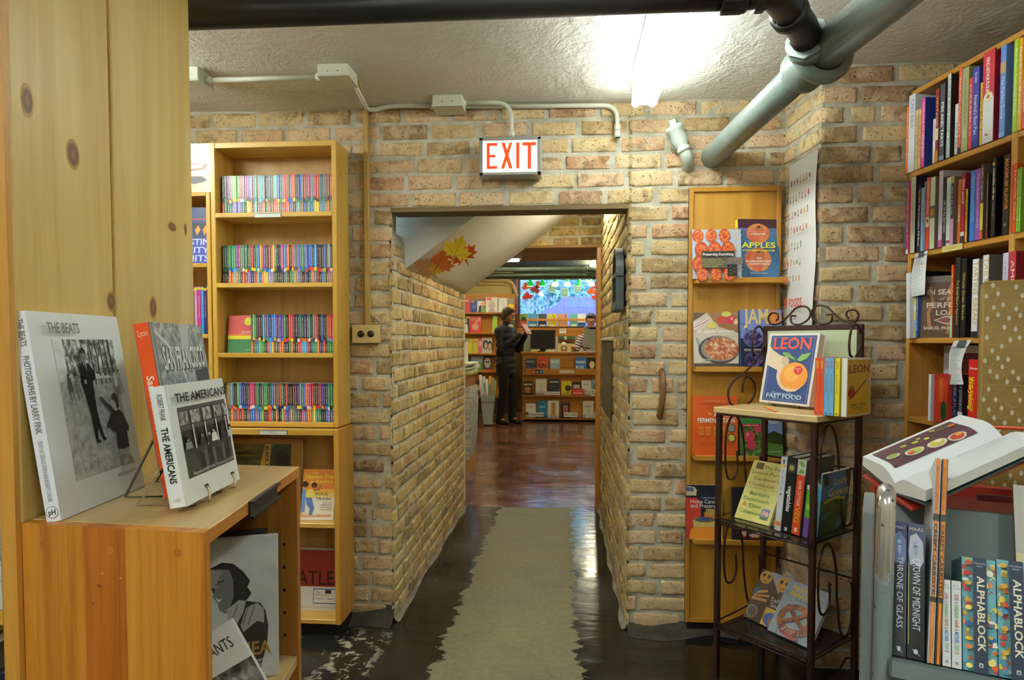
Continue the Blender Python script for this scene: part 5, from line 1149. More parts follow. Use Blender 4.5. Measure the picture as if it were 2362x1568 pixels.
for z in (ZM, ZL):
    b = MB()
    for zz in (z, z + .022):
        b.tube([(0, -.012, zz), (L1, -.012, zz)], .0028, IRON, 6)
    for x in (0, L1): b.tube(round_path([(x, -.012, z), (x, -.012, z + .022), (x, L2, z + .035)], .01), .0032, IRON, 6)
    b.tube([(0, L2, z + .002), (L1, L2, z + .002)], .0028, IRON, 6)
    c_ = MB(); c_.tube([(0, L2, z + .22), (L1, L2, z + .22)], .004, IRON, 6); c_.build('back_rail', st_)
    for k in range(7):
        x = L1 * (k + .5) / 7; b.tube([(x, -.012, z + .0215), (x - .006, -.012, z + .012), (x - .02, .0, z + .001), (x, L2, z + .001)], .002, IRON, 5)
    b.build('wire_shelf', st_)
    b = MB(); b.box(.004, -.006, z + .003, L1 - .004, L2 - .008, z + .007, PLATE); b.build('shelf_plate', st_)
def scroll(pts, r, n=24):
    """smooth curve through 2D control points (Catmull-Rom)"""
    P = [pts[0]] + list(pts) + [pts[-1]]; out = []
    for i in range(1, len(P) - 2):
        for k in range(6):
            t = k / 6; f = lambda a, b_, c, d: .5 * (2 * b_ + (c - a) * t + (2 * a - 5 * b_ + 4 * c - d) * t * t + (3 * b_ - a - 3 * c + d) * t ** 3)
            out.append(tuple(f(*q) for q in zip(P[i - 1], P[i], P[i + 1], P[i + 2])))
    return out + [tuple(pts[-1])]
hw = L1 / 2
for s in (-1, 1):
    S = [(.06, .035), (.035, .028), (.05, .008), (.095, .004), (.125, .022)]
    # inner ring near the middle, long S to the outer curl
    pr = [(.075, .044), (.10, .044), (.095, .012), (.055, .004), (.012, .028), (.004, .062), (.03, .088), (.075, .082), (.115, .045), (.16, .012), (.205, .010), (.222, .036), (.205, .062), (.172, .058), (.168, .036), (.18, .026)]
    b = MB(); b.tube([(hw + s * x * .78, L2, ZBK + z * .80) for x, z in scroll(pr, 0)], .0036, IRON, 8); b.build('top_scroll', st_)
for x in (0, L1):
    pr = [(.66, .145), (.60, .16), (.585, .22), (.64, .285), (.76, .30), (.86, .255), (.86, .20), (.70, .13), (.45, .06), (.22, .02), (.08, -.03), (.12, -.10), (.35, -.13), (.6, -.09), (.66, -.02), (.52, .03), (.40, .01), (.38, -.05)]
    b = MB(); zz = ZTR + .01
    pts = [(x + (.004 if x else -.004), L2 * (1 - (1 - u) * 1.0) if False else L2 * (u + .12), zz + (v + .10) * .72) for u, v in scroll(pr, 0)]
    pts = [(p[0], p[1], max(p[2], ZTR - .02)) for p in pts]
    b.tube(pts, .0042, IRON, 8); b.build('side_scroll', st_)
    for za, zb_ in ((ZM + .03, ZTR - .035), (ZL + .03, ZM - .004)):
        hgt = zb_ - za
        pr = [(.36, .62), (.38, .45), (.30, .34), (.16, .36), (.10, .55), (.12, .85), (.26, .99), (.42, .92), (.52, .70), (.56, .40), (.66, .08), (.82, .0), (.93, .12), (.95, .40), (.92, .52)]
        pts = [(x, .012 + u * (L2 - .02), za + v * hgt) for u, v in scroll(pr, 0)]
        b = MB(); b.tube(pts, .0042, IRON, 8); b.build('side_scroll', st_)
    pr = [(0, .10), (.3, .02), (.6, .03), (.8, .10), (1, .06)]
    b = MB(); b.tube([(x, u * L2, ZL - .10 + v * .5) for u, v in scroll(pr, 0)], .0036, IRON, 8); b.build('brace', st_)
# books on the stand
def on_st(o, x, y, z, rz=0, side=0, lean=0):
    o.matrix_world = SM @ M.Translation((x, y, z)) @ M.Rotation(math.radians(side), 4, 'Y') @ M.Rotation(math.radians(-lean), 4, 'X') @ M.Rotation(math.radians(rz), 4, 'Z'); return o
zt_ = ZTR + .0005
mL, wL, hL = fit((1751, 926), (1866, 938), (1776, 769), zt_ + .012)
NV = '#3b4f86'
hand = '#e8d2b4'
AL = [('r', .055, .03, .955, .965, NV), ('r', .085, .048, .925, .052, '#8fb4d4'), ('r', .085, .940, .925, .944, '#8fb4d4'), ('r', .085, .048, .091, .944, '#8fb4d4'), ('r', .919, .048, .925, .944, '#8fb4d4'),
      ('t', 'LEON', .125, .775, .165, '#e8604c', {'w': .74, 'b': True}),
      ('p', [(.055, .82), (.12, .76), (.28, .69), (.40, .66), (.48, .63), (.50, .56), (.45, .50), (.40, .52), (.39, .42), (.42, .33), (.50, .24), (.44, .20), (.34, .27), (.28, .37), (.28, .47), (.18, .50), (.055, .54)], hand), ('p', [(.34, .66), (.44, .67), (.50, .61), (.48, .55), (.42, .53), (.36, .56)], '#d8bc9c'),
      ('e', .625, .395, .27, .195, '#ef9f44'), ('e', .58, .43, .15, .11, '#f4b458'), ('p', [(.60, .59), (.58, .66), (.62, .66), (.63, .59)], '#5a8a3c'), ('p', [(.59, .62), (.36, .69), (.34, .73), (.46, .72), (.57, .66)], '#7fae5c'), ('p', [(.64, .62), (.72, .70), (.90, .73), (.84, .65), (.72, .60)], '#8db866'), ('e', .70, .48, .085, .06, '#d8423c'), ('t', 'BOOK', .70, .488, .02, '#f4e4d8', {'a': 'c', 'w': .1}), ('t', '2', .70, .455, .026, '#f4e4d8', {'a': 'c', 'w': .025}),
      ('p', [(.42, .25), (.55, .225), (.70, .215), (.80, .245), (.70, .185), (.56, .175), (.46, .20)], hand), ('l', [(.40, .33), (.52, .21)], .012, '#c8a888'), ('l', [(.36, .30), (.48, .205)], .010, '#c8a888'),
      ('t', 'Naturally', .24, .122, .05, '#a9cbe4', {'w': .44, 'i': True}), ('t', 'FAST FOOD', .145, .078, .06, '#cfe2ec', {'w': .70, 'b': True}), ('t', 'BY HENRY DIMBLEBY & JANE BAXTER', .23, .058, .012, '#8fb4d4', {'w': .54})]
o = book('cookbook', 'large navy cookbook with a hand holding an orange, facing out on the iron stand tray', 'book', wL, hL, .034, '#e8ddd0', '#efe9df', AL, hard=True, gloss=.3); o.matrix_world = mL
easel_wire('clear easel holding the navy orange cookbook on the iron stand', mL, wL, hL, .034, clear(), .003, .012, .5, 'book_easel')
b = MB(); rb_ = on_stand(1750, 930, -.0); pts = [(.045, .06, zt_ + .012), (.02, .045, zt_ + .010), (-.004, .035, zt_ + .006), (-.03, .03, zt_ + .003)]
b.tube([tuple(SM @ V(p)) for p in [(on_stand(1757, 931).x + q * .022, .02 - q * .012, zt_ + (.010, .006, .004, .002)[q] + .002) for q in range(3, -1, -1)]], [.0045, .0045, .004, .002], '#e8842c', 6, flat=.25)
tag(b.build('ribbon'), 'orange ribbon bookmark lying on the iron stand tray', 'ribbon')
x = on_stand(1878, 965, .03).x; RD, BL_, YE = '#e2562c', '#6fb0dc', '#ecd832'
spec = [(RD, '#e8c83c', 'Breakfast & Brunch', 'orange-red'), (RD, '#e8c83c', 'Breakfast & Brunch', 'orange-red'), (BL_, '#c85a6a', 'Brownies, Bars & Muffins', 'light blue'), (BL_, '#c85a6a', 'Brownies, Bars & Muffins', 'light blue'), (YE, '#c86a34', 'Soups, Salads & Snacks', 'bright yellow')]
Hs = .186; Ts = .0152
labs = ['slim orange-red cookbook on the tray, directly beside the navy orange cookbook', 'slim orange-red cookbook on the tray, beside the first light blue one', 'slim light blue cookbook on the tray, beside the orange-red pair', 'slim light blue cookbook on the tray, beside the yellow spine', 'slim yellow-spined cookbook on the tray beside the light blue pair']
for i, (c, tc, ttl, nm_) in enumerate(spec):
    o = book('cookbook', labs[i], 'book', .14, Hs, Ts, c, c, (), [('t', 'LEON', .30, .95, .46 * Ts / Hs, tc, {'rot': -90, 'w': .13, 'b': True}), ('t', ttl, .36, .72, .28 * Ts / Hs, '#7a4a3c', {'rot': -90, 'w': .33}), ('r', .3, .03, .7, .045, '#3a3a38')], True, group=None)
    on_st(o, x + Ts, .03, zt_, 90); x += Ts + (.0035 if i in (3,) else .0005)
x += .006
AY = [('r', .03, .02, .97, .97, '#d2ae22'), ('t', 'LEON', .07, .75, .14, '#8a2c1c', {'w': .84, 'b': True}), ('e', .18, .40, .15, .085, '#b42c24'), ('p', [(.08, .47), (.3, .47), (.24, .52), (.12, .52)], '#5a7a2c'), ('l', [(.1, .30), (.4, .42), (.8, .62)], .025, '#4a3c30'), ('e', .85, .62, .09, .03, '#b8b4a8', .6), ('t', 'Soups, Salads', .16, .18, .045, '#3a2c18', {'w': .6}), ('t', '& Snacks', .26, .12, .045, '#3a2c18', {'w': .4})]
o = book('cookbook', 'yellow cookbook with a strawberry cover at the end of the tray row', 'book', .16, Hs, .017, '#e4ddcc', '#e8e4d8', AY, (), True); on_st(o, x + .017, .03, zt_, 90)
# middle shelf
zm = ZM + .0072
m4, w4, h4 = fit((1694, 1192), (1773, 1213), (1740, 1060), zm + .002)
YC = photo('pale_yellow_cover', [(.3, '#d8d06a'), (.7, '#e6e08a')], (6, 6, 6), 2)
def sf(t_, x_, y_, w_, c): return ('t', t_, x_, y_, .062, c, {'w': w_})
A = [('r', 0, 0, 1, 1, YC), ('r', .12, .86, .34, .97, '#9a4a2c'), ('r', .15, .88, .31, .95, '#6a6a3c'), sf('The Four', .37, .875, .60, '#a8541c'), sf('Season Farm', .06, .775, .88, '#a8541c'), sf('Gardener\'s', .18, .675, .74, '#a8541c'), sf('Cookbook', .08, .575, .76, '#a8541c'), ('t', 'From the Garden to the Table in 120 Recipes', .06, .535, .02, '#7a7a3c', {'w': .86}), sf('Barbara', .22, .42, .56, '#5a8a2c'), sf('Damrosch', .08, .32, .74, '#5a8a2c'), sf('Eliot', .30, .22, .36, '#5a8a2c'), ('t', '&', .10, .22, .08, '#d8902c', {'w': .14}), sf('Coleman', .06, .11, .62, '#5a8a2c'), ('r', .70, .07, .92, .24, '#6a7ab0'), ('e', .77, .17, .05, .04, '#d0a088'), ('e', .86, .16, .05, .04, '#d8b090'), ('r', .70, .07, .92, .11, '#4a6a3c')]
o = book('cookbook', 'pale yellow garden cookbook leaning face-out on the middle shelf of the iron stand', 'book', w4, h4, .012, YC, '#d8d06a', A, gloss=.22); o.matrix_world = m4
o = book('cookbook', 'food-photo paperback peeking out behind the pale yellow cookbook on the iron stand', 'book', w4, h4 * .96, .012, photo('salad_photo', [(.3, '#2c3a1c'), (.5, '#8a8a4a'), (.62, '#d0a03c'), (.72, '#c8c0b0')], (70, 70, 70), 5), '#5a6a3c'); o.matrix_world = m4 @ M.Translation((.030, .020, .0))
def sx(px, py, y): return on_stand(px, py, y).x
ys = .05
sp = [(1786, 1800, .262, '#dcdce2', 'white spine lettered IN SEASON leaning on the middle shelf of the iron stand', [('e', .5, .885, .38, .022, '#dcb02c'), ('p', [(.4, .91), (.6, .91), (.7, .97), (.3, .97)], '#4a6a7a'), ('t', 'IN SEASON', .32, .83, .40, '#8a9aa8', {'rot': -90, 'w': .28}), ('e', .5, .50, .2, .012, '#5a8a4a'), ('e', .5, .10, .4, .035, '#d8742c')]),
      (1801, 1823, .266, '#15171a', 'black spine lettered vegetables on the middle shelf of the iron stand', [('r', .12, .80, .88, .92, '#4a4434'), ('e', .5, .86, .25, .035, '#a0a058'), ('t', 'vegetables', .30, .62, .48, '#ecece8', {'rot': -90, 'w': .34, 'b': True}), ('r', .35, .02, .65, .07, '#b8b8b4')]),
      (1824, 1844, .262, '#dc4a1e', 'orange-red spine lettered VEG on the middle shelf of the iron stand', [('r', 0, .80, 1, 1, '#c8ccba'), ('p', [(.1, .96), (.5, .99), (.9, .93), (.6, .90)], '#7fa050'), ('p', [(.1, .82), (.5, .88), (.9, .83)], '#6a9440'), ('t', 'RIVER COTTAGE', .34, .72, .34, '#f4dcc8', {'rot': -90, 'w': .33, 'b': True}), ('t', 'VEG', .22, .37, .58, '#ecc42c', {'rot': -90, 'w': .20}), ('r', .35, .04, .65, .10, '#f0d0bc')]),
      (1850, 1862, .18, '#7a4a9a', 'small green and purple spine on the middle shelf beside the orange-red one', [('r', 0, .38, 1, 1, '#5a9a34'), ('e', .5, .6, .4, .06, '#8ac04a'), ('r', 0, .92, 1, 1, '#d8dcc8')])]
for a, c, H_, col, lb_, sa in sp:
    xa, xb = sx(a, 1232 + (a - 1786) * .4, ys), sx(c, 1232 + (c - 1786) * .4, ys); T_ = xb - xa - .001
    sa = [(it[:4] + (it[4] * T_ / H_,) + it[5:] if it[0] == 't' and it[4] > .15 else it) for it in sa]
    o = book('cookbook', lb_, 'book', .19, H_, T_, '#5c6250' if 'VEG' in lb_ else col, col, (), sa, True, gloss=.3); on_st(o, xa + T_, ys, zm + T_ * .0 + .002, 90, 5)
xa = sx(1872, 1248, ys)
o = book('cookbook', 'thin cream and red spine squeezed beside the blue leafy greens book', 'book', .17, .2, .010, '#d8c88a', '#e0d09a', sart=[('r', 0, .8, 1, .9, '#b83a2c'), ('t', 'GARDEN', .3, .7, .02, '#b86a2c', {'rot': -90, 'w': .3})]); on_st(o, xa + .006, ys + .012, zm + .002, 90, 5)
LV = photo('leaf_photo', [(.32, '#1c2a18'), (.5, '#34502a'), (.64, '#4f6f7a')], (35, 35, 35), 4)
A = [('r', 0, 0, 1, 1, LV), ('r', 0, .60, 1, 1, '#3f688a'), ('p', [(0, 1), (.16, 1), (.26, .84), (.1, .80)], '#23301c'), ('p', [(.8, 1), (1, 1), (1, .7), (.86, .78)], '#23301c'), ('t', 'Leafy', .42, .80, .11, '#d2b83a', {'w': .46}), ('t', 'Greens', .24, .64, .12, '#d2b83a', {'w': .70}), ('p', [(.08, .58), (.5, .63), (.86, .58), (.84, .54), (.5, .58), (.1, .54)], '#a0943c'), ('e', .4, .25, .18, .12, '#2c4a24'), ('e', .7, .4, .2, .1, '#2a4422'), ('e', .2, .1, .2, .09, '#3a5a2c')]
T_ = .0125; o = book('cookbook', 'blue paperback with dark leaves titled Leafy Greens by the near post of the stand', 'book', .19, .226, T_, '#35525f', '#4f9ac8', A, [('t', 'BITTMAN', .3, .96, .45 * T_ / .226, '#d8cc3a', {'rot': -90, 'w': .18, 'b': True}), ('t', 'LEAFY GREENS', .3, .60, .45 * T_ / .226, '#1c3a4a', {'rot': -90, 'w': .38})]); on_st(o, sx(1888, 1255, ys) , ys - .01, zm + .002, 90, 4)
# lower shelf
zl = ZL + .0072
m5, w5, h5 = fit((1715, 1421), (1800, 1460), (1760, 1311), zl + .004)
BRN = wood('snack_board', '#3c2a1c', '#543a26', '#66482f', 2, 40, .4)
def pretz(x, y, r): return [('e', x, y, r, r * .8, '#d09a3c'), ('e', x - r * .4, y + r * .2, r * .25, r * .22, '#4a2c14'), ('e', x + r * .4, y + r * .2, r * .25, r * .22, '#4a2c14'), ('e', x, y - r * .38, r * .22, r * .15, '#4a2c14'), ('e', x, y, r * .2, r * .5, '#dca648')]
A = [('r', 0, 0, 1, 1, BRN), ('p', [(.24, 1), (.88, 1), (.60, .64)], '#a8a4b4')] + pretz(.17, .86, .16) + pretz(.66, .84, .18) + [('l', [(.06, .52), (.34, .62)], .06, '#d09a5c'), ('l', [(.05, .46), (.42, .54)], .06, '#c48a4c'), ('l', [(.04, .40), (.40, .44)], .06, '#d8a468'), ('p', [(0, .42), (.12, .56), (.2, .62), (.02, .62)], '#3a6a94'), ('p', [(.46, .34), (1, .34), (1, 0), (.46, 0)], '#d8a830'), ('e', .72, .14, .24, .14, '#4a5aa0'), ('e', .72, .10, .10, .07, '#8a6a34'), ('e', .16, .16, .15, .13, '#8a7a6c'), ('e', .16, .16, .11, .10, '#5c4a3c'), ('t', 'Salty', .50, .47, .085, '#e8e4da', {'w': .36}), ('t', 'Snacks', .54, .37, .085, '#e8e4da', {'w': .44})]
for q in range(4): A.append(('t', 'Make your own chips', .66, .66 - q * .045, .022, '#c0a84a', {'w': .30}))
o = book('cookbook', 'brown cookbook titled Salty Snacks on the bottom shelf of the iron stand', 'book', w5, h5, .014, BRN, '#3c2a1c', A, hard=True); o.matrix_world = m5
easel_wire('clear easel under the brown snack cookbook on the bottom shelf', m5, w5, h5, .014, clear(), .0025, .004, .5, 'book_easel')
m6, w6, h6 = fit((1771, 1453), (1868, 1497), (1823, 1336), zl + .004)
GB = wood('grey_board_cover', '#7f8a96', '#929da8', '#a2acb6', 0, 50, .35)
A = [('r', 0, 0, 1, 1, GB), ('t', 'PRETZEL', .16, .84, .085, '#dcb41e', {'w': .66, 'b': True}), ('t', 'MAKING', .16, .73, .085, '#dcb41e', {'w': .62, 'b': True}), ('t', 'at home', .32, .665, .05, '#3a3a3c', {'w': .3, 'i': True})]
PZ = photo('pretzel_crust', [(.3, '#5a2c14'), (.5, '#8a4a24'), (.68, '#b4743c')], (50, 50, 50), 4)
lp = [(.50 + .36 * math.cos(t), .36 + .27 * math.sin(t)) for t in [PI * (-.62 + 1.62 * i / 22) for i in range(23)]]
def ringpoly(cx, cy, rx, ry, t0, t1, w0, w1, n=20):
    o_, i_ = [], []
    for i in range(n + 1):
        t = t0 + (t1 - t0) * i / n; w_ = w0 + (w1 - w0) * math.sin(PI * i / n)
        o_.append((cx + (rx + w_) * math.cos(t), cy + (ry + w_ * .75) * math.sin(t))); i_.append((cx + (rx - w_) * math.cos(t), cy + (ry - w_ * .75) * math.sin(t)))
    return [('p', [o_[i], o_[i + 1], i_[i + 1], i_[i]], PZ) for i in range(n)]
A += ringpoly(.50, .34, .34, .23, PI * .30, PI * 2.75, .05, .085, 30) + [('l', [(.20, .22), (.45, .34), (.78, .54)], .09, PZ), ('l', [(.80, .22), (.55, .34), (.24, .54)], .09, PZ)]
for q in range(14): A.append(('e', .30 + .4 * R7.random(), .10 + .06 * R7.random(), .012, .010, '#e8e0d8'))
A += [('p', [(.30, .085), (.62, .03), (.72, .055), (.66, .0), (.56, .0), (.28, .065)], '#b82c28')]
o = book('cookbook', 'grey cookbook with a big brown pretzel titled PRETZEL MAKING on the bottom shelf', 'book', w6, h6, .016, GB, '#8a949e', A, hard=True); o.matrix_world = m6 @ M.Translation((0, -.004, 0))
easel_wire('clear easel under the grey pretzel cookbook on the bottom shelf', m6 @ M.Translation((0, -.004, 0)), w6, h6, .016, clear(), .0025, .004, .5, 'book_easel')
# ================================================================ FAR RIGHT: COOKBOOK SHELVES, BOOK TRUCKS
def camdir(x, d): return V((x * math.cos(YAW) - d * math.sin(YAW), x * math.sin(YAW) + d * math.cos(YAW), 0)).normalized()
R0 = at_d(2093, 600, 2.40); RXd = V((.1495, -.989, 0)).normalized(); RYd = V((.989, .1495, 0)).normalized()
cb = empty('bookcase'); cb.matrix_world = frameM(V((R0.x, R0.y, 0)), RXd, RYd); CM = cb.matrix_world.copy(); CI = CM.inverted()
tag(cb, 'pine cookbook bookcase along the right side of the room, packed with upright spines', 'bookcase')
def rbp(px, py, y=0.0): return CI @ at_plane(px, py, CM @ V((0, y, 0)), RYd)
RBV = wood('cookbook_case', '#a86e24', '#c08836', '#cf9a48', 2, 60, .38); RBH = wood('cookbook_case_board', '#a86e24', '#c08836', '#cf9a48', 0, 60, .38)
ztop = rbp(2093, 217).z; XD = rbp(2333, 300).x; XE = XD + .55
zs_ = [rbp(2095, 400).z, rbp(2095, 586).z, rbp(2150, 779).z, rbp(2130, 966).z, .56, .28, .06]
b = MB(); b.box(0, 0, 0, .018, .25, ztop, RBV, .002); b.build('side_panel', cb)
b = MB(); b.box(XD, 0, 0, XD + .022, .25, ztop - .018, RBV, .002); b.build('divider', cb)
b = MB(); b.box(XE, 0, 0, XE + .018, .25, ztop, RBV, .002); b.build('side_panel', cb)
b = MB(); b.box(.018, .243, .02, XE, .25, ztop, OAKB); b.build('back_panel', cb)
b = MB(); b.box(.018, .0, ztop - .018, XE, .25, ztop, RBH, .002); b.build('top_panel', cb)
for i, z in enumerate(zs_):
    b = MB(); b.box(.018, .001, z - .019, XD, .243, z, RBH, .002); b.build('shelf', cb)
    b = MB(); b.box(XD + .022, .001, z - .019, XE, .243, z, RBH, .002); b.build('shelf', cb)
p0 = rbp(2175, 583); p1 = rbp(2222, 578)
b = MB(); b.box(p0.x, -.004, zs_[1] - .019, p1.x, 0, zs_[1] + .001, mat('#d8c878', .5)); b.art((p0.x, -.004, zs_[1] - .019), (1, 0, 0), (0, 0, 1), p1.x - p0.x, .02, [('t', 'DESSERT', .28, .35, .3, '#8a7a3c', {'w': .5})]); b.build('shelf_label', cb)
def on_rb(o, x, y, z, rz=90, side=0, lean=0): o.matrix_world = CM @ M.Translation((x, y, z)) @ M.Rotation(math.radians(side), 4, 'Y') @ M.Rotation(math.radians(-lean), 4, 'X') @ M.Rotation(math.radians(rz), 4, 'Z'); return o
OWN = {'#f07a1c': 'orange'}
def spinebook(px0, px1, py_top, row, col, title, tcol, desc, depth=.19, y=-.004, xoff=0.0, tb=.9, tw=.72, cap=.5, bold=False, hard=True, extra=(), cover=None, z=None, zpx=None, side=0):
    zz = zs_[row] if z is None else z; xm = (px0 + px1) / 2
    a, c = rbp(px0, py_top, y), rbp(px1, py_top, y); T = max(.006, c.x - a.x - .0006); H = a.z - zz
    k = T / H; sa = list(extra)
    if title: sa += [('t', title, .5 - cap * .36, tb, cap * k * .72 / .72, tcol, {'rot': -90, 'w': tw, 'b': bold})]
    o = book('cookbook', desc, 'book', depth, H, T, cover or col, col, (), sa, hard and T > .012, gloss=.3)
    return on_rb(o, a.x + T, y, zz + .0006, 90, side)
S1 = ' on the top shelf of the right-hand bookcase'
# px from the enlarged photograph, top shelf
def r1(x): return 2080 + x / 4.355
def t1(y): return 60 + y / 4.355
def mkband(y0, y1, c): return ('r', 0, y0, 1, y1, c)
row1 = [(52, 74, 815, '#f07a1c', 'BAKE', '#f8e0c0', 'thin orange spine at the far end' , {}),
 (76, 140, 705, '#dfdfe4', 'CAKE BIBLE', '#8f8f98', 'thick white spine lettered CAKE BIBLE', dict(tb=.93, tw=.36, cover='#e2e2e6', depth=.21)),
 (142, 170, 850, '#d8c090', 'SWEETS', '#a8884c', 'buff spine beside CAKE BIBLE', {}),
 (172, 201, 840, '#e6b878', 'CUPCAKES', '#b8403c', 'apricot spine lettered CUPCAKES', {}),
 (204, 242, 735, '#e84a94', 'COOLHAUS ICE CREAM BOOK', '#f8d8e8', 'hot pink spine with a blue cover', dict(tb=.94, tw=.8, cover='#2c3f94', bold=True)),
 (318, 344, 940, '#e4dede', 'VINTAGE', '#c83a3c', 'short white spine with red lettering', dict(tw=.4)),
 (345, 380, 640, '#8c3a2c', 'VINTAGE PIES', '#e8d0b0', 'rust spine lettered VINTAGE PIES', dict(tw=.6, extra=[mkband(.30, .46, '#e0d8a8'), mkband(0, .16, '#c8862c')])),
 (390, 441, 595, '#55555c', 'PIES AND TARTS', '#f0f0ee', 'charcoal spine lettered PIES AND TARTS', dict(tb=.76, tw=.58, bold=True, cover='#3a3a40', extra=[mkband(.0, .06, '#8a9ab0')])),
 (465, 503, 490, '#cfe0d6', 'THE PIE AND PASTRY', '#6a7a74', 'mint spine', dict(tb=.95, tw=.7, cover='#3a2820', extra=[mkband(0, .24, '#a8b4b0')])),
 (540, 578, 790, '#d8e4e6', 'MINI PIES', '#5a7a80', 'pale blue spine lettered MINI PIES', dict(tb=.62, tw=.5)),
 (579, 611, 430, '#e8684c', 'THE PIE PROJECT', '#f4d0c0', 'coral spine', dict(extra=[mkband(0, .07, '#2c2a2c')])),
 (613, 679, 435, '#a2a874', 'THE HOOSIER MAMA BOOK OF PIE', '#8a5a3c', 'olive green spine', dict(tb=.88, tw=.55, cap=.3, extra=[('t', 'AGATE', .32, .27, .04, '#e0e0cc', {'rot': -90, 'w': .10})])),
 (681, 716, 530, '#dc4e44', 'DESSERTS', '#f4c8c0', 'tomato red spine', {}),
 (719, 785, 432, '#4a4aa4', "America's Best Pies", '#e8e8f4', 'violet-blue spine lettered Best Pies', dict(tb=.66, tw=.5, cap=.55, extra=[('t', 'Boulder', .32, .93, .05, '#d8d8f0', {'rot': -90, 'w': .13}), mkband(0, .10, '#3a3a8a')])),
 (795, 820, 575, '#d8b23c', 'SWEET', '#5a3a1c', 'mustard yellow spine', {}),
 (826, 942, 280, '#dcdcdc', '', '#fff', 'very thick red and white spine', dict(cover='#b02434', extra=[mkband(.49, 1, '#c8303c'), ('e', .5, .50, .40, .052, '#d8cc8a'), ('e', .5, .50, .30, .038, '#e8e4d8'), ('e', .5, .50, .16, .022, '#b07a3c'), ('t', 'KING ARTHUR FLOUR', .30, .93, .045, '#f4eee4', {'rot': -90, 'w': .38, 'b': True}), ('e', .4, .09, .12, .014, '#c86a74')])),
 (1000, 1056, 210, '#6a92d8', 'The Perfect Scoop', '#e6ecf8', 'cornflower blue spine', dict(tb=.66, tw=.46, cap=.5, extra=[mkband(.70, .82, '#b89a6a'), mkband(.0, .05, '#8aa8e0')]))]
for x0_, x1_, y_, c, ttl, tc, d, kw in row1: spinebook(r1(x0_), r1(x1_), t1(y_), 0, c, ttl, tc, d + S1, **kw)
S1b = ' beyond the upright divider, top shelf of the right-hand bookcase'
for x0_, x1_, y_, c, ttl, tc, d in ((1133, 1180, 150, '#a2cc1c', 'Barefoot Contessa Family', '#e8f4c8', 'lime green spine'), (1182, 1226, 130, '#e0a820', 'Back to Basics', '#f8e8b8', 'golden yellow spine'), (1228, 1272, 100, '#e0582c', 'BAREFOOT CONTESSA', '#f8d8c8', 'vermilion spine'), (1274, 1330, 90, '#4a3a5a', 'At Home', '#d8d0e0', 'dark violet spine')): spinebook(r1(x0_), r1(x1_), t1(y_), 0, c, ttl, tc, d + S1b)
S2 = ' on the second shelf of the right-hand bookcase'
def r2(x): return 2080 + x / 6.03
def t2(y): return 380 + y / 6.03
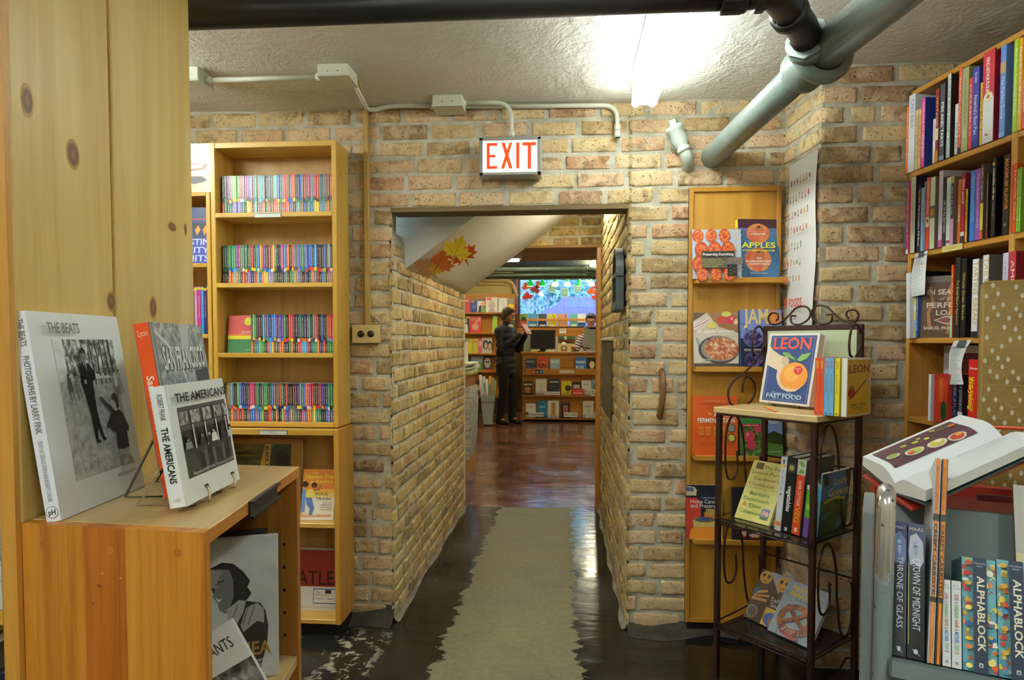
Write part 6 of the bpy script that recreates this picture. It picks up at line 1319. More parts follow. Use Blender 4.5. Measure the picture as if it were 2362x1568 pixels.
row2 = [(78, 112, 235, '#b4488a', 'sweet', '#e8c8dc', 'magenta spine at the far end', dict(extra=[mkband(0, .06, '#d8d4d8')])), (114, 132, 330, '#c8342c', '', '#fff', 'very thin red spine at the far end', {}),
 (134, 205, 180, '#c6bfa8', 'MAST BROTHERS CHOCOLATE', '#6a6454', 'thick cream spine lettered CHOCOLATE', dict(tw=.66, cap=.4, cover='#2c2c3c')), (226, 274, 290, '#26262c', 'The Complete PIE Book', '#e0dcd0', 'black spine lettered PIE', dict(tb=.7, tw=.62, bold=True, extra=[('t', 'TEACHING', .3, .93, .04, '#e0a82c', {'rot': -90, 'w': .2})])),
 (276, 318, 325, '#8aa8d0', 'THE BUTTERED CRUMB', '#4a6a94', 'powder blue spine', dict(tb=.75, tw=.5, cap=.35)), (322, 346, 240, '#7a7a80', '', '#fff', 'slim grey spine beside the powder blue one', {}),
 (350, 398, 185, '#d4483a', 'LORRAINE PASCALE', '#f4d8cc', 'scarlet spine with a small picture band', dict(tb=.95, tw=.46, extra=[mkband(.32, .45, '#d8d0c8'), ('e', .5, .40, .3, .03, '#8a4a24')])), (400, 476, 185, '#cdd2aa', '', '#fff', 'pale green rounded spine with a golden star', dict(extra=[mkband(.43, .60, '#5c5c50'), ('p', [(.5 + (.42 if i % 2 == 0 else .24) * math.cos(PI * i / 8), .515 + (.42 if i % 2 == 0 else .24) * .16 * math.sin(PI * i / 8)) for i in range(16)], '#c8862c'), ('l', [(.3, .9), (.6, .86), (.3, .80), (.7, .74), (.35, .68)], .03, '#6a7a4a'), ('l', [(.3, .34), (.6, .30), (.3, .24), (.7, .16), (.4, .08)], .03, '#6a7a4a')], cover='#8a7a70')),
 (526, 582, 95, '#cbbccb', 'sweet alchemy', '#a090a8', 'tall lilac spine lettered sweet alchemy', dict(tb=.82, tw=.52, cap=.5, cover='#c8bcc4', extra=[mkband(0, .095, '#b8488c')])), (584, 630, 180, '#35302b', 'LET US ALL EAT CAKE', '#e8e4d8', 'dark brown spine lettered EAT CAKE', dict(tb=.66, tw=.46, cap=.45, bold=True)),
 (632, 688, 185, '#ccd8d4', 'BAKE IT LIKE YOU', '#8ab0c8', 'pale aqua spine', dict(tb=.9, tw=.6, extra=[mkband(.04, .08, '#8a4a4a')])), (690, 736, 172, '#3a3a36', 'easy as pie pops', '#d8d8d0', 'dark spine with a pink lower half', dict(tb=.86, tw=.42, cap=.5, extra=[mkband(0, .385, '#c890a8'), mkband(.9, 1, '#b8a84a')], cover='#8a7468')),
 (790, 832, 212, '#cc6a28', 'COOKIE', '#f0dcc4', 'burnt orange spine lettered COOKIE', dict(tb=.6, tw=.26, cap=.6, bold=True)), (836, 892, 128, '#ac2a34', 'TREAT yourself', '#ecdcdc', 'dark red spine lettered TREAT', dict(tb=.92, tw=.36, cap=.6, bold=True, cover='#a02834', extra=[mkband(.10, .16, '#d8d0c8'), mkband(0, .10, '#3a2a2c')])),
 (895, 924, 342, '#d8a420', 'CANDY', '#6a4a10', 'amber spine with a navy cover', dict(cover='#232c50')), (962, 1034, 92, '#3a80d2', "Martha Stewart's CAKES", '#a8ccf0', 'bright blue spine lettered CAKES', dict(tb=.93, tw=.66, cap=.55)), (1036, 1104, 70, '#9652b4', "Martha Stewart's CUPCAKES", '#dcc4ea', 'purple spine lettered CUPCAKES', dict(tb=.93, tw=.76, cap=.55)),
 (1108, 1152, 0, '#5a4030', 'Hello, Cupcake!', '#e8dccc', 'brown spine lettered Hello Cupcake', dict(tb=.95, tw=.42, cap=.6, cover='#6a625c', extra=[mkband(.12, .48, '#d8c844'), mkband(0, .11, '#cc5a2c')])), (1190, 1212, 130, '#6a2c28', 'macarons', '#d8b8b0', 'slim maroon spine', dict(cover='#3a2c24')),
 (1264, 1322, -90, '#1c1e22', 'momofuku milk bar', '#e6e6e6', 'black spine with a yellow dot', dict(tb=.86, tw=.40, cap=.5, bold=True, cover='#0f0f11', extra=[('e', .4, .92, .28, .026, '#e0a42c'), ('t', 'christina tosi', .36, .44, .03, '#9a9aa8', {'rot': -90, 'w': .18})])),
 (1424, 1508, -120, '#25262a', 'MAXIMUM FLAVOR', '#d8862c', 'thick black spine lettered MAXIMUM FLAVOR in orange', dict(tb=.95, tw=.64, cap=.62, bold=True, cover='#4a1c18', extra=[('e', .5, .12, .2, .02, '#8a8a88')]))]
for x0_, x1_, y_, c, ttl, tc, d, kw in row2: spinebook(r2(x0_), r2(x1_), t2(y_), 1, c, ttl, tc, d + S2, **kw)
for x0_, x1_, y_, c, ttl, tc, d in ((1540, 1562, 10, '#c83a2c', '', '#fff', 'thin red spine'), (1564, 1610, -10, '#d8561c', 'FLAVOR BIBLE', '#f0c8a0', 'orange spine'), (1612, 1642, 60, '#8ab83a', 'raw food', '#e0ecc0', 'first apple-green spine'), (1644, 1676, 40, '#7cb034', 'raw food', '#e0ecc0', 'second apple-green spine')): spinebook(r2(x0_), r2(x1_), t2(y_), 1, c, ttl, tc, d + ' beyond the divider, second shelf of the right-hand bookcase')
S3 = ' on the third shelf of the right-hand bookcase'
def r3(x): return 2080 + x / 3.82
def t3(y): return 600 + y / 3.82
row3 = [(82, 104, 100, '#1e1e1e', 'SHAKER BREAD', '#e8e8e4', 'black BAKER BREAD spine behind a receipt', dict(tb=.66, tw=.56, cap=.6, bold=True)), (106, 130, 300, '#d8c83c', '', '#fff', 'short yellow patterned spine', dict(extra=[mkband(.2, .4, '#8ab0c8'), mkband(.6, .75, '#e8e4c8')])), (131, 148, 310, '#3a5a9a', 'bread', '#c8d4e8', 'thin blue spine', {}),
 (440, 460, 45, '#d8581c', 'A PASSION', '#f4d8c0', 'thin orange spine beside the black ones', dict(extra=[mkband(0, .3, '#a8d0b0')])), (478, 522, -20, '#25272a', "The Bread Baker's Apprentice", '#e0c86a', "black spine lettered Bread Baker's Apprentice", dict(tb=.72, tw=.56, cap=.5)), (530, 576, -10, '#1e1c1c', 'Whole Grain Breads', '#d8b84a', 'black spine lettered Whole Grain', dict(tb=.82, tw=.6, cap=.5, cover='#141212')),
 (626, 684, -5, '#e4e6e4', 'TARTINE BREAD', '#c8ae62', 'tall white gold-lettered spine with black foot', dict(tb=.97, tw=.8, cap=.7, extra=[mkband(0, .075, '#26282a')], cover='#a8a49a')), (716, 774, -40, '#dfe1de', 'TARTINE', '#c8ae62', 'white gold-lettered spine by the lavender one', dict(tb=.97, tw=.5, cap=.7, cover='#6e665a')), (894, 944, -60, '#d0cce0', 'sweet and sour', '#9a8ab8', 'lavender spine', {}), (946, 1012, -70, '#b83440', 'AMERICAN', '#e8d8d0', 'crimson spine half hidden by the wrapped box', dict(cover='#8a2430'))]
for x0_, x1_, y_, c, ttl, tc, d, kw in row3: spinebook(r3(x0_), r3(x1_), t3(y_), 2, c, ttl, tc, d + S3, **kw)
o = book('cookbook', 'white-paged book jutting from the far end of the third shelf', 'book', .05, .235, .018, '#e2e2e8', '#d8d8e0', pages='#f0f0f2'); on_rb(o, rbp(2098, 700, -.02).x + .008, -.022, zs_[2], 90, -2)
c0 = rbp(r3(150), 640, -.002)
A = [('r', 0, 0, 1, 1, '#5a3c28'), ('r', 0, .90, 1, 1, '#6e6458'), ('t', 'IN SEARCH', .10, .70, .085, '#d8c8b0', {'w': .84, 'b': True}), ('t', 'of the', .36, .61, .06, '#c8b89c', {'w': .30, 'i': True}), ('t', 'PERFECT', .10, .49, .085, '#d8c8b0', {'w': .84, 'b': True}), ('t', 'LOAF', .30, .37, .085, '#d8c8b0', {'w': .46, 'b': True}), ('p', [(.26, .29), (.52, .36), (.80, .29), (.52, .22)], '#cfc0aa'), ('p', [(.30, .29), (.52, .34), (.76, .29), (.52, .24)], '#8a4a3c'), ('t', 'SAMUEL FROMARTZ', .06, .14, .05, '#d8c8b0', {'w': .86, 'b': True}), ('l', [(.16, .82), (.22, .6), (.14, .4), (.18, .2)], .07, '#a87440'), ('l', [(.58, .84), (.54, .6), (.60, .4), (.56, .08)], .06, '#a87440')]
A = A[:2] + A[-2:] + A[2:-2]
o = book('cookbook', 'brown cover titled In Search of the Perfect Loaf, facing out on the third shelf', 'book', .148, .218, .03, '#5a3c28', '#a07a54', A, [('t', 'PERFECT LOAF', .3, .9, .06, '#e8e0d0', {'rot': -90, 'w': .6, 'b': True})], hard=True); on_rb(o, c0.x + .012, .0, zs_[2], 38, 0, 2)
S4 = ' on the fourth shelf of the right-hand bookcase'
row4 = [(240, 262, 1005, '#e6e6ec', '', '#fff', 'white page edge of a book standing outward', dict(y=-.02)), (290, 412, 1000, '#c23a28', 'CHARDONNAY', '#e8a03c', 'red spine with a green oval badge', dict(tb=.93, tw=.5, cap=.26, y=-.02, extra=[('e', .72, .25, .22, .21, '#1f4a24'), mkband(.88, 1.0, '#a82c20')])), (414, 438, 1010, '#232228', 'NATURAL', '#c8c8d0', 'slim black spine beside the red one', dict(extra=[mkband(0, .28, '#d0d0d4')])), (446, 494, 1020, '#1c2440', 'WINE ATLAS', '#8a9ab8', 'navy spine', dict(cap=.6)), (500, 544, 1010, '#26262a', 'SELF COOKBOOK', '#c8c8cc', 'black and white spine', dict(extra=[mkband(0, .26, '#dcdcdc')])), (592, 676, 876, '#d42c24', 'How to Cook', '#f0d82c', 'bright red spine lettered How to Cook Everything', dict(tb=.74, tw=.52, cap=.30, extra=[('t', 'Bittman', .16, .855, .035, '#f4e4dc', {'w': .8, 'b': True}), ('t', 'Everything', .10, .74, .07, '#f0d82c', {'rot': -90, 'w': .5, 'i': True, 'b': True}), mkband(.06, .065, '#f0c82c'), mkband(.02, .05, '#e8b8a8')]))]
for x0_, x1_, y_, c, ttl, tc, d, kw in row4: spinebook(r3(x0_), r3(x1_), t3(y_), 3, c, ttl, tc, d + S4, **kw)
xb = rbp(r3(300), 830, .07).x
o = book('cookbook', 'white and maroon book standing behind the red spine on the fourth shelf', 'book', .16, .26, .05, '#d8d4d0', '#c83a2c', [('r', .28, 0, 1, .9, '#5a2028'), ('r', .3, 0, .6, .3, '#3a5aa0')], [('r', .1, .1, .9, .6, '#d8d4d0')]); on_rb(o, xb, .10, zs_[3], 6)
o = book('cookbook', 'tall dark book at the back of the fourth shelf above the red lettered spine', 'book', .17, .255, .03, '#241a18', '#241a18', [('t', 'COOK', .1, .6, .1, '#5a4a40', {'w': .6})]); on_rb(o, xb + .17, .12, zs_[3], 4)
# receipts hanging from books
def receipt(label, pts, w, n=12):
    P = scroll([(q[0], q[1]) for q in pts], 0); b = MB(); Y = pts[0][2]; vs = []
    for px, py in P:
        c = rbp(px, py, Y)
        vs += [CM @ V((c.x - w / 2, Y - .004 * math.sin(py * .05), c.z)), CM @ V((c.x + w / 2, Y + .004 * math.cos(py * .04), c.z + .004))]
    m_ = mat('#e2e4e2', .6); b.add(vs, [(2 * i, 2 * i + 2, 2 * i + 3, 2 * i + 1) for i in range(len(P) - 1)], m_, True)
    top, bot = rbp(*P[0], Y), rbp(*P[-1], Y); L_ = top.z - bot.z
    rnd = random.Random(len(label))
    for i in range(len(P) - 1):
        for s_ in range(2):
            f = (i + s_ / 2) / (len(P) - 1); a, c = V(vs[2 * i]).lerp(V(vs[2 * i + 2]), s_ / 2), V(vs[2 * i + 1]).lerp(V(vs[2 * i + 3]), s_ / 2)
            nrm = -RYd * .0012
            if f < .16: x0_, x1_, th, cl = .28, .72, .010, '#55565a'
            elif .17 < f < .24: x0_, x1_, th, cl = 0, 1, .0012, '#6a6a6c'
            else: x0_, x1_, th, cl = .1, rnd.uniform(.5, .92), .0014, '#a8aaac'
            q0_, q1_ = a.lerp(c, x0_) + nrm, a.lerp(c, x1_) + nrm; dz = V((0, 0, -th))
            b.add([q0_, q1_, q1_ + dz, q0_ + dz], [(0, 3, 2, 1)], cl)
    return tag(b.build('receipt'), label, 'receipt')
receipt('white paper slip hanging over the third shelf at the left end of the cookbook bookcase', [(2125, 583, -.012), (2121, 600, -.012), (2117, 635, -.012), (2119, 683, -.012)], .068)
receipt('white paper slip hanging over the fourth shelf in front of the dark books', [(2221, 786, -.012), (2207, 815, -.012), (2203, 850, -.012), (2207, 888, -.012)], .064)

# --- red book truck with the open cookbook and the wrapped box
RED = mat('#9c2a1c', .38); DRD = mat('#5c1a14', .4)
GX = camdir(.90, -.436); GY = V((-GX.y, GX.x, 0))
N_, F_, Ln, Lf = at_d(2065, 1120, 1.16), at_d(2313, 1012, 1.26), at_d(1990, 1063, 1.36), at_d(2215, 966, 1.46)
Rn = at_d(2135, 1143, 1.0); Rf = Rn + (F_ - N_)
rt = empty('book_truck', (0, 0, 0)); tag(rt, 'red metal book truck behind the grey cart, holding an open cookbook', 'cart')
b = MB(); dn = V((0, 0, -.03))
tr = [N_ + (Ln - N_) * 1.0, N_ + (Lf - N_) * 1.02, F_ + (Rf - F_) * .6 + V((.10, .02, .03)), Rn + (N_ - Rn) * .4]
tr = [p + dn for p in tr]; th_ = V((0, 0, -.004))
b.add(tr + [p + th_ for p in tr], [(0, 3, 2, 1), (4, 5, 6, 7)] + [(i, (i + 1) % 4, (i + 1) % 4 + 4, i + 4) for i in range(4)], RED)
b.build('sloping_tray', rt)
o_ = at_d(2052, 1160, 1.34); q_ = V((o_.x, o_.y, 0)); ex_ = GX * .62
zrail = at_d(2240, 1168, 1.42).z
for i, (u, v) in enumerate(((.0, .0), (1, .0), (0, .36), (1, .36))):
    p = q_ + ex_ * u + GY * v; b = MB(); b.bar(p, p + V((0, 0, (.90 if u == 0 else 1.05))), .022, .022, RED); b.build('post', rt)
for v in (0, .36):
    for z in (zrail, .55, .2):
        p = q_ + GY * v; b = MB(); b.bar(p + V((0, 0, z)), p + ex_ + V((0, 0, z)), .03, .024, RED); b.build('rail', rt)
for z in (zrail - .012, .538, .188):
    p = q_; b = MB(); c4 = [p, p + ex_, p + ex_ + GY * .36, p + GY * .36]
    b.add([V((q.x, q.y, z)) for q in c4] + [V((q.x, q.y, z - .004)) for q in c4], [(0, 1, 2, 3), (7, 6, 5, 4)] + [(i, i + 4, (i + 1) % 4 + 4, (i + 1) % 4) for i in range(4)], DRD); b.build('shelf', rt)
p = q_ + ex_ * .5 + GY * .02
b = MB(); b.bar(p + V((0, 0, zrail)), p + V((0, 0, 1.04)), .014, .014, DRD); b.bar(q_ + ex_ * .25 + GY * .03 + V((0, 0, zrail + .05)), q_ + ex_ * .9 + GY * .03 + V((0, 0, zrail + .055)), .012, .012, DRD); b.build('tray_strut', rt)
wf = at_d(2285, 985, 1.47); b = MB(); b.tube([wf + V((0, 0, -.05)), wf, wf + GX * .3 + V((0, 0, .0))], .004, mat('#c8401c', .4), 8); b.build('wire_stop', rt)
# open book: arched page blocks, one mesh part each
def page_side(a0, a1, e0, e1, arch_, m_top):
    b = MB(); n, k = 14, 6; top, bot = [], []
    for i in range(n + 1):
        u = i / n
        for j in range(k + 1):
            v = j / k; p = (a0.lerp(a1, v)).lerp(e0.lerp(e1, v), u); h = arch_ * (math.sin(min(1, u * 2.2) * PI * .5) * (1 - u * .75)) + .004
            top.append(p + V((0, 0, h))); bot.append(p + V((0, 0, -.012 * (1 - u * .25))))
    q = (n + 1) * (k + 1); idx = lambda i, j: i * (k + 1) + j
    b.add(top, [(idx(i, j), idx(i + 1, j), idx(i + 1, j + 1), idx(i, j + 1)) for i in range(n) for j in range(k)], m_top, True)
    vs = top + bot; ring = [idx(i, 0) for i in range(n + 1)] + [idx(n, j) for j in range(1, k + 1)] + [idx(i, k) for i in range(n - 1, -1, -1)]
    b.add(vs, [(ring[i], ring[i + 1], ring[i + 1] + q, ring[i] + q) for i in range(len(ring) - 1)], mat('#dad8d2', .7))
    def pt(u, v):
        p = (a0.lerp(a1, v)).lerp(e0.lerp(e1, v), u); h = arch_ * (math.sin(min(1, u * 2.2) * PI * .5) * (1 - u * .75)) + .0046
        return p + V((0, 0, h))
    return b, pt
ob = empty('open_cookbook', (0, 0, 0)); tag(ob, 'open cookbook showing a food photograph, lying on the red book truck', 'book')
PAPER = mat('#dfe1e2', .42)
b, pt = page_side(N_, F_, Ln, Lf, .022, PAPER)
def patch(b, pt, u0, u1, v0, v1, m_, up=0.0, n=8):
    vs = [pt(u0 + (u1 - u0) * i / n, v0 + (v1 - v0) * j / 4) + V((0, 0, up)) for i in range(n + 1) for j in range(5)]
    b.add(vs, [(i * 5 + j, (i + 1) * 5 + j, (i + 1) * 5 + j + 1, i * 5 + j + 1) for i in range(n) for j in range(4)], m_, True)
def blob(b, pt, u, v, ru, rv, m_, up):
    vs = [pt(u + ru * math.cos(2 * PI * i / 18), v + rv * math.sin(2 * PI * i / 18)) + V((0, 0, up)) for i in range(18)]
    b.add(vs, [tuple(range(18))], m_)
patch(b, pt, .20, .90, .06, .84, photo('plum_table', [(.3, '#3c2430'), (.5, '#54303c'), (.7, '#6a4450')], (18, 18, 18), 3), .0006)
for u, v, ru, rv, c, up in ((.38, .30, .10, .085, '#d8d4c0', 1), (.38, .30, .075, .065, '#a8b84a', 2), (.36, .26, .04, .03, '#c8482c', 3), (.34, .50, .105, .09, '#dcd4c4', 1), (.34, .50, .08, .068, '#c8b84a', 2), (.36, .52, .04, .035, '#e8e0b8', 3), (.30, .68, .10, .085, '#d8ccb8', 1), (.30, .68, .075, .064, '#b8442c', 2), (.32, .70, .035, .03, '#e89a3c', 3), (.50, .14, .08, .06, '#c8c4a0', 1), (.50, .14, .05, .04, '#8aa03c', 2),
                        (.66, .40, .045, .03, '#b8c84a', 1), (.70, .30, .045, .03, '#a8b83c', 1), (.62, .50, .04, .025, '#c0cc5a', 1), (.74, .46, .035, .022, '#b0c048', 1), (.74, .68, .11, .10, '#4a3834', 1), (.74, .68, .08, .07, '#5c4a3c', 2), (.70, .78, .05, .04, '#c86a2c', 3), (.80, .62, .05, .03, '#b89a4a', 3)): blob(b, pt, u, v, ru, rv, mat(c, .4), .0006 + up * .0005)
b.build('left_pages', ob)
b, pt = page_side(F_, N_, Rf, Rn, .016, PAPER)
for i in range(9): patch(b, pt, .16 + i * .045, .168 + i * .045, .14, .14 + (.36, .30, .44, .40, .34, .42, .2, .36, .3)[i], mat('#a9abac', .5), .0005, 1)
patch(b, pt, .62, .628, .2, .5, mat('#b4b6b6', .5), .0005, 1); b.build('right_pages', ob)
b = MB(); dz = V((0, 0, -.0125)); ov = [Ln + (Ln - N_) * .03, Lf + (Lf - F_) * .03, F_, N_]; ov2 = [N_, F_, Rf + (Rf - F_) * .03, Rn + (Rn - N_) * .03]
for q in (ov, ov2):
    q = [p + dz for p in q]; b.add(q + [p + V((0, 0, -.003)) for p in q], [(0, 3, 2, 1), (4, 5, 6, 7)] + [(i, (i + 1) % 4, (i + 1) % 4 + 4, i + 4) for i in range(4)], mat('#3a4a4c', .4))
b.build('cover', ob)
# small upright books on the truck's shelf
for i, (c, h, nm_) in enumerate((('#3a8a3c', .13, 'green'), ('#c83428', .14, 'red'), ('#2a2a2c', .15, 'black'), ('#d8d4cc', .16, 'white'), ('#c8502c', .13, 'orange'))):
    o = book('paperback', f'small {nm_} book upright on the red truck shelf under the open cookbook', 'book', .12, h, .018, c, sart=[('t', 'TEXT', .3, .8, .05, '#e8e0d0', {'rot': -90, 'w': .4})][:0] or [('r', .2, .3, .8, .7, '#d8b83c' if i % 2 else '#e8e4dc')])
    pp = q_ + ex_ * (.52 + i * .055) + GY * .16; o.matrix_world = frameM(V((pp.x, pp.y, zrail - .0115)), GX, GY) @ M.Rotation(PI / 2, 4, 'Z')
# wrapped box
g0 = at_d(2258, 1003, 1.66); gt = at_d(2265, 648, 1.66); BXd = camdir(.84, -.54); BYd = V((-BXd.y, BXd.x, 0))
KR = wood('kraft_paper', '#86692f', '#947637', '#a0823f', 0, 6, .45, .3)
gw, gd, gh = .28, .12, gt.z - (zrail - .01)
gx = empty('wrapped_box'); gx.matrix_world = frameM(V((g0.x, g0.y, zrail - .01)), BXd, BYd); tag(gx, 'tall box wrapped in brown paper with white dots, at the right edge', 'box')
b = MB(); b.box(0, 0, 0, gw, gd, gh, KR, .004); it = []
R9 = random.Random(4); WD = mat('#c9c2ac', .5); WL = mat('#b09a62', .5); cx_, cy_ = .0235, .0262
for r in range(int(gh / cy_) + 1):
    for c in range(int(gw / cx_) + 1):
        x, y = (c + .35 + (.5 if r % 2 else 0)) * cx_ + R9.uniform(-.003, .003), (r + .5) * cy_ + R9.uniform(-.004, .004) + (.006 if c % 2 else 0)
        if .006 < x < gw - .006 and .01 < y < gh - .012 and (r + c) % 5:
            it.append(('e', x, y, .0038, .0062, WD))
            if R9.random() < .75:
                sgn = R9.choice((-1, 1)); cv = [(x + .014 * math.cos(t) * sgn + .014 * sgn, y - .006 + .013 * math.sin(t)) for t in [PI + PI * q / 6 for q in range(7)]]
                it.append(('l', [(min(max(a_, .002), gw - .002), min(max(c_, .002), gh - .002)) for a_, c_ in cv], .0008, WL))
                it.append(('l', [(x, y + .006), (x + .003 * sgn, min(y + .016, gh - .002)), (x + .009 * sgn, min(y + .022, gh - .001))], .0008, WL))
it.append(('r', 0, gh * .50, gw, gh * .5025, '#ab9250'))
b.art((0, 0, 0), (1, 0, 0), (0, 0, 1), 1, 1, it, .0004, .00002); b.build('wrapping', gx)

# --- grey steel cart in front
CX = camdir(.872, -.49); CY = V((-CX.y, CX.x, 0)); KO = at_d(2052, 1511, .93); zc_ = KO.z
kc = empty('steel_cart'); kc.matrix_world = frameM(V((KO.x, KO.y, 0)), CX, CY); KM = kc.matrix_world.copy(); KI = KM.inverted()
tag(kc, 'worn grey steel book cart with a bright tube handle, in the lower right corner', 'cart')
TILT = math.radians(-19)
KT = KM @ M.Translation((0, 0, zc_)) @ M.Rotation(TILT, 4, 'X'); KTI = KT.inverted(); KTN = KT.to_3x3() @ V((0, 1, 0))
def kp(px, py, y=0.0): return KI @ at_plane(px, py, KM @ V((0, y, 0)), CY)
def kt(px, py, y=0.0): return KTI @ at_plane(px, py, KT @ V((0, y, 0)), KTN)   # on the slanted shelf
def worn():
    m, n, l, b = newmat('worn_grey_steel'); c = coords(n, l); s = n.new('ShaderNodeSeparateXYZ'); l.new(c, s.inputs[0])
    nz = noise(n, l, c, 38, 5, .7, .3); hi = smooth(n, l, mth(n, l, 'ADD', s.outputs[2], mth(n, l, 'MULTIPLY', mth(n, l, 'SUBTRACT', nz, .5), .12)), .905, .915)
    col = mix(n, l, hi, lin('#7c898a'), lin('#d4d2cc')); col = mix(n, l, smooth(n, l, noise(n, l, c, 70, 3, .6), .66, .70), col, lin('#3a3c3a'))
    l.new(col, b.inputs['Base Color']); l.new(mth(n, l, 'MULTIPLY', hi, .75), b.inputs['Metallic']); l.new(mth(n, l, 'SUBTRACT', .42, mth(n, l, 'MULTIPLY', hi, .22)), b.inputs['Roughness']); return m
WORN = worn(); STEEL = mat('#5f6c6c', .35, .2); rt_ = .0125
hx = kp(2041, 1300, -.006).x; hz = kp(2041, 1136, -.006).z
CL = .62
for x in (hx, hx + CL + .04):
    b = MB(); b.tube(round_path([(x - .004, -.006, 0), (x, -.006, hz - .012), (x, .014, hz), (x, .05, hz - .02), (x, .055, hz - .10), (x, .16, hz - .16), (x, .16, 0)], .025), rt_, WORN, 16); b.build('tube_handle', kc)
for z in (zc_, .42, .12):
    sh_ = empty('shelf'); sh_.parent = kc; sh_.matrix_local = M.Translation((0, 0, z)) @ M.Rotation(TILT, 4, 'X')
    b = MB(); b.box(hx + rt_ * .6, -.022, -.030, hx + CL + .03, -.002, -.001, STEEL, .004); b.box(hx + rt_ * .6, -.004, -.005, hx + CL + .03, .23, -.001, STEEL); b.build('shelf_board', sh_)
bt = kt(2200, 1172, .222); bx1 = kt(2347, 1182, .222).x
sh_ = empty('back_panel'); sh_.parent = kc; sh_.matrix_local = M.Translation((0, 0, zc_)) @ M.Rotation(TILT, 4, 'X')
b = MB(); b.box(hx + .012, .222, -.01, bx1, .228, bt.z, mat('#566362', .42), .002); b.build('panel_sheet', sh_)
b = MB(); b.box(hx - .030, .010, .0, hx - .014, .16, hz - .035, mat('#8b9494', .4, .2), .002); b.build('side_plate', kc)
def on_k(o, x, y, z, rz=90, side=0, lean=0, base=None): o.matrix_world = (base or KT) @ M.Translation((x, y, z)) @ M.Rotation(math.radians(side), 4, 'Y') @ M.Rotation(math.radians(-lean), 4, 'X') @ M.Rotation(math.radians(rz), 4, 'Z'); return o
def cartbook(px0, px1, pyb, pyt, desc, col, sart, y=.012, depth=.13, hard=False, cover=None, side=0, z=None, name='paperback'):
    a, c = kt(px0, pyb, y), kt(px1, pyb, y); T = c.x - a.x - .0008; H = kt((px0 + px1) / 2, pyt, y).z
    k = T / H; sa = [(it[:4] + (it[4] * k,) + it[5:] if it[0] == 't' and it[4] > .21 else it) for it in sart]
    o = book(name, desc, 'book', depth, H, T, cover or col, col, (), sa, hard, gloss=.3); return on_k(o, a.x + T, y, .0006, 90, side)
FACE = '#8aa0c8'
def maas(title, tone, hair):
    return [('r', 0, .74, 1, 1, '#3a3e62'), ('p', [(0, .74), (1, .74), (1, .66), (0, .66)], '#2a2c44'), ('p', [(.12, .90), (.5, .93), (.9, .86), (.95, .72), (.7, .66), (.5, .70), (.15, .68), (.05, .78)], hair), ('p', [(.30, .86), (.56, .87), (.60, .78), (.48, .74), (.34, .78)], tone), ('e', .40, .825, .05, .006, '#1c2440'), ('e', .53, .825, .05, .006, '#1c2440'), ('l', [(.42, .775), (.52, .775)], .03, '#8a4a5a'),
            ('t', 'MAAS', .5, .945, .026, '#c8d0e8', {'a': 'c', 'w': .72}), ('t', title, .30, .735, .46, '#dfe2ea', {'rot': -90, 'w': .53}), ('e', .5, .055, .13, .018, '#c8ccd4'), ('l', [(.3, .07), (.5, .05), (.75, .03)], .04, '#c8ccd4'), ('r', .92, .1, .97, .7, '#4a6aa0')]
cartbook(2057, 2091, 1500, 1204, 'dark paperback with a blue-haired figure beside the steel tube of the cart', '#20222c', maas('THRONE OF GLASS', '#a8b8e0', '#6a7cb0'), hard=False)
A = maas('CROWN OF MIDNIGHT', '#9aa4c0', '#b4b6c0'); A = [('t', 'MAAS', .5, .945, .026, '#c8c49a', {'a': 'c', 'w': .82}) if it[0] == 't' and it[1] == 'MAAS' else it for it in A]; A[-1] = ('r', .04, .1, .09, .7, '#a8a03c')
cartbook(2092, 2134, 1506, 1209, 'black paperback with a pale-haired figure beside the tall orange spines', '#17181c', A)
CR_ = [('r', 0, .68, 1, .715, '#26221c'), ('r', 0, .285, 1, .31, '#26221c'), ('t', 'REYNOLDS / BROWN', .36, .955, .28, '#7a4a14', {'rot': -90, 'w': .22}), ('t', 'CREEPY CARROTS!', .28, .665, .46, '#241c12', {'rot': -90, 'w': .345, 'b': True}), ('t', 'Simon & Schuster', .36, .16, .26, '#a05a14', {'rot': -90, 'w': .13})]
cartbook(2139, 2155, 1533, 1056, 'tall thin orange spine with black lettering, nearer the black paperback', '#ea8a1e', CR_, depth=.215, y=-.006, hard=True, cover='#c8c8cc', name='picture_book', side=2)
cartbook(2156, 2172, 1536, 1058, 'tall thin orange spine with black lettering, nearer the white board books', '#ea8a1e', CR_, depth=.215, y=-.006, hard=True, cover='#3a3a34', name='picture_book', side=2)
def kang(): 
    out = [('t', 'Eric', .5, .93, .022, '#6a6a70', {'a': 'c', 'w': .6}), ('t', 'Carle', .5, .90, .022, '#6a6a70', {'a': 'c', 'w': .8})]
    cs = ['#b04a5c', '#4a7ab8', '#6a9a4a', '#b8763a']; ws = [('DOES', .84, .07), ('A', .755, .02), ('KANGAROO', .72, .16), ('HAVE', .545, .085), ('A', .445, .02), ('MOTHER,', .41, .13), ('TOO', .265, .07), ('?', .18, .02)]
    for i, (s_, y0_, w_) in enumerate(ws): out.append(('t', s_, .30, y0_, .42, cs[i % 4], {'rot': -90, 'w': w_, 'b': True}))
    return out + [('r', .38, .04, .46, .075, '#2a2a2c'), ('r', .54, .04, .62, .075, '#2a2a2c')]
cartbook(2174, 2195, 1526, 1338, 'small white board book spine on the cart, beside the orange spines', '#dcdfe0', kang(), y=.0, name='board_book', cover='#d8dce0')
cartbook(2196, 2220, 1530, 1341, 'small white board book spine on the cart, beside the chunky patterned books', '#dcdfe0', kang(), y=.0, name='board_book', cover='#d8dce0')
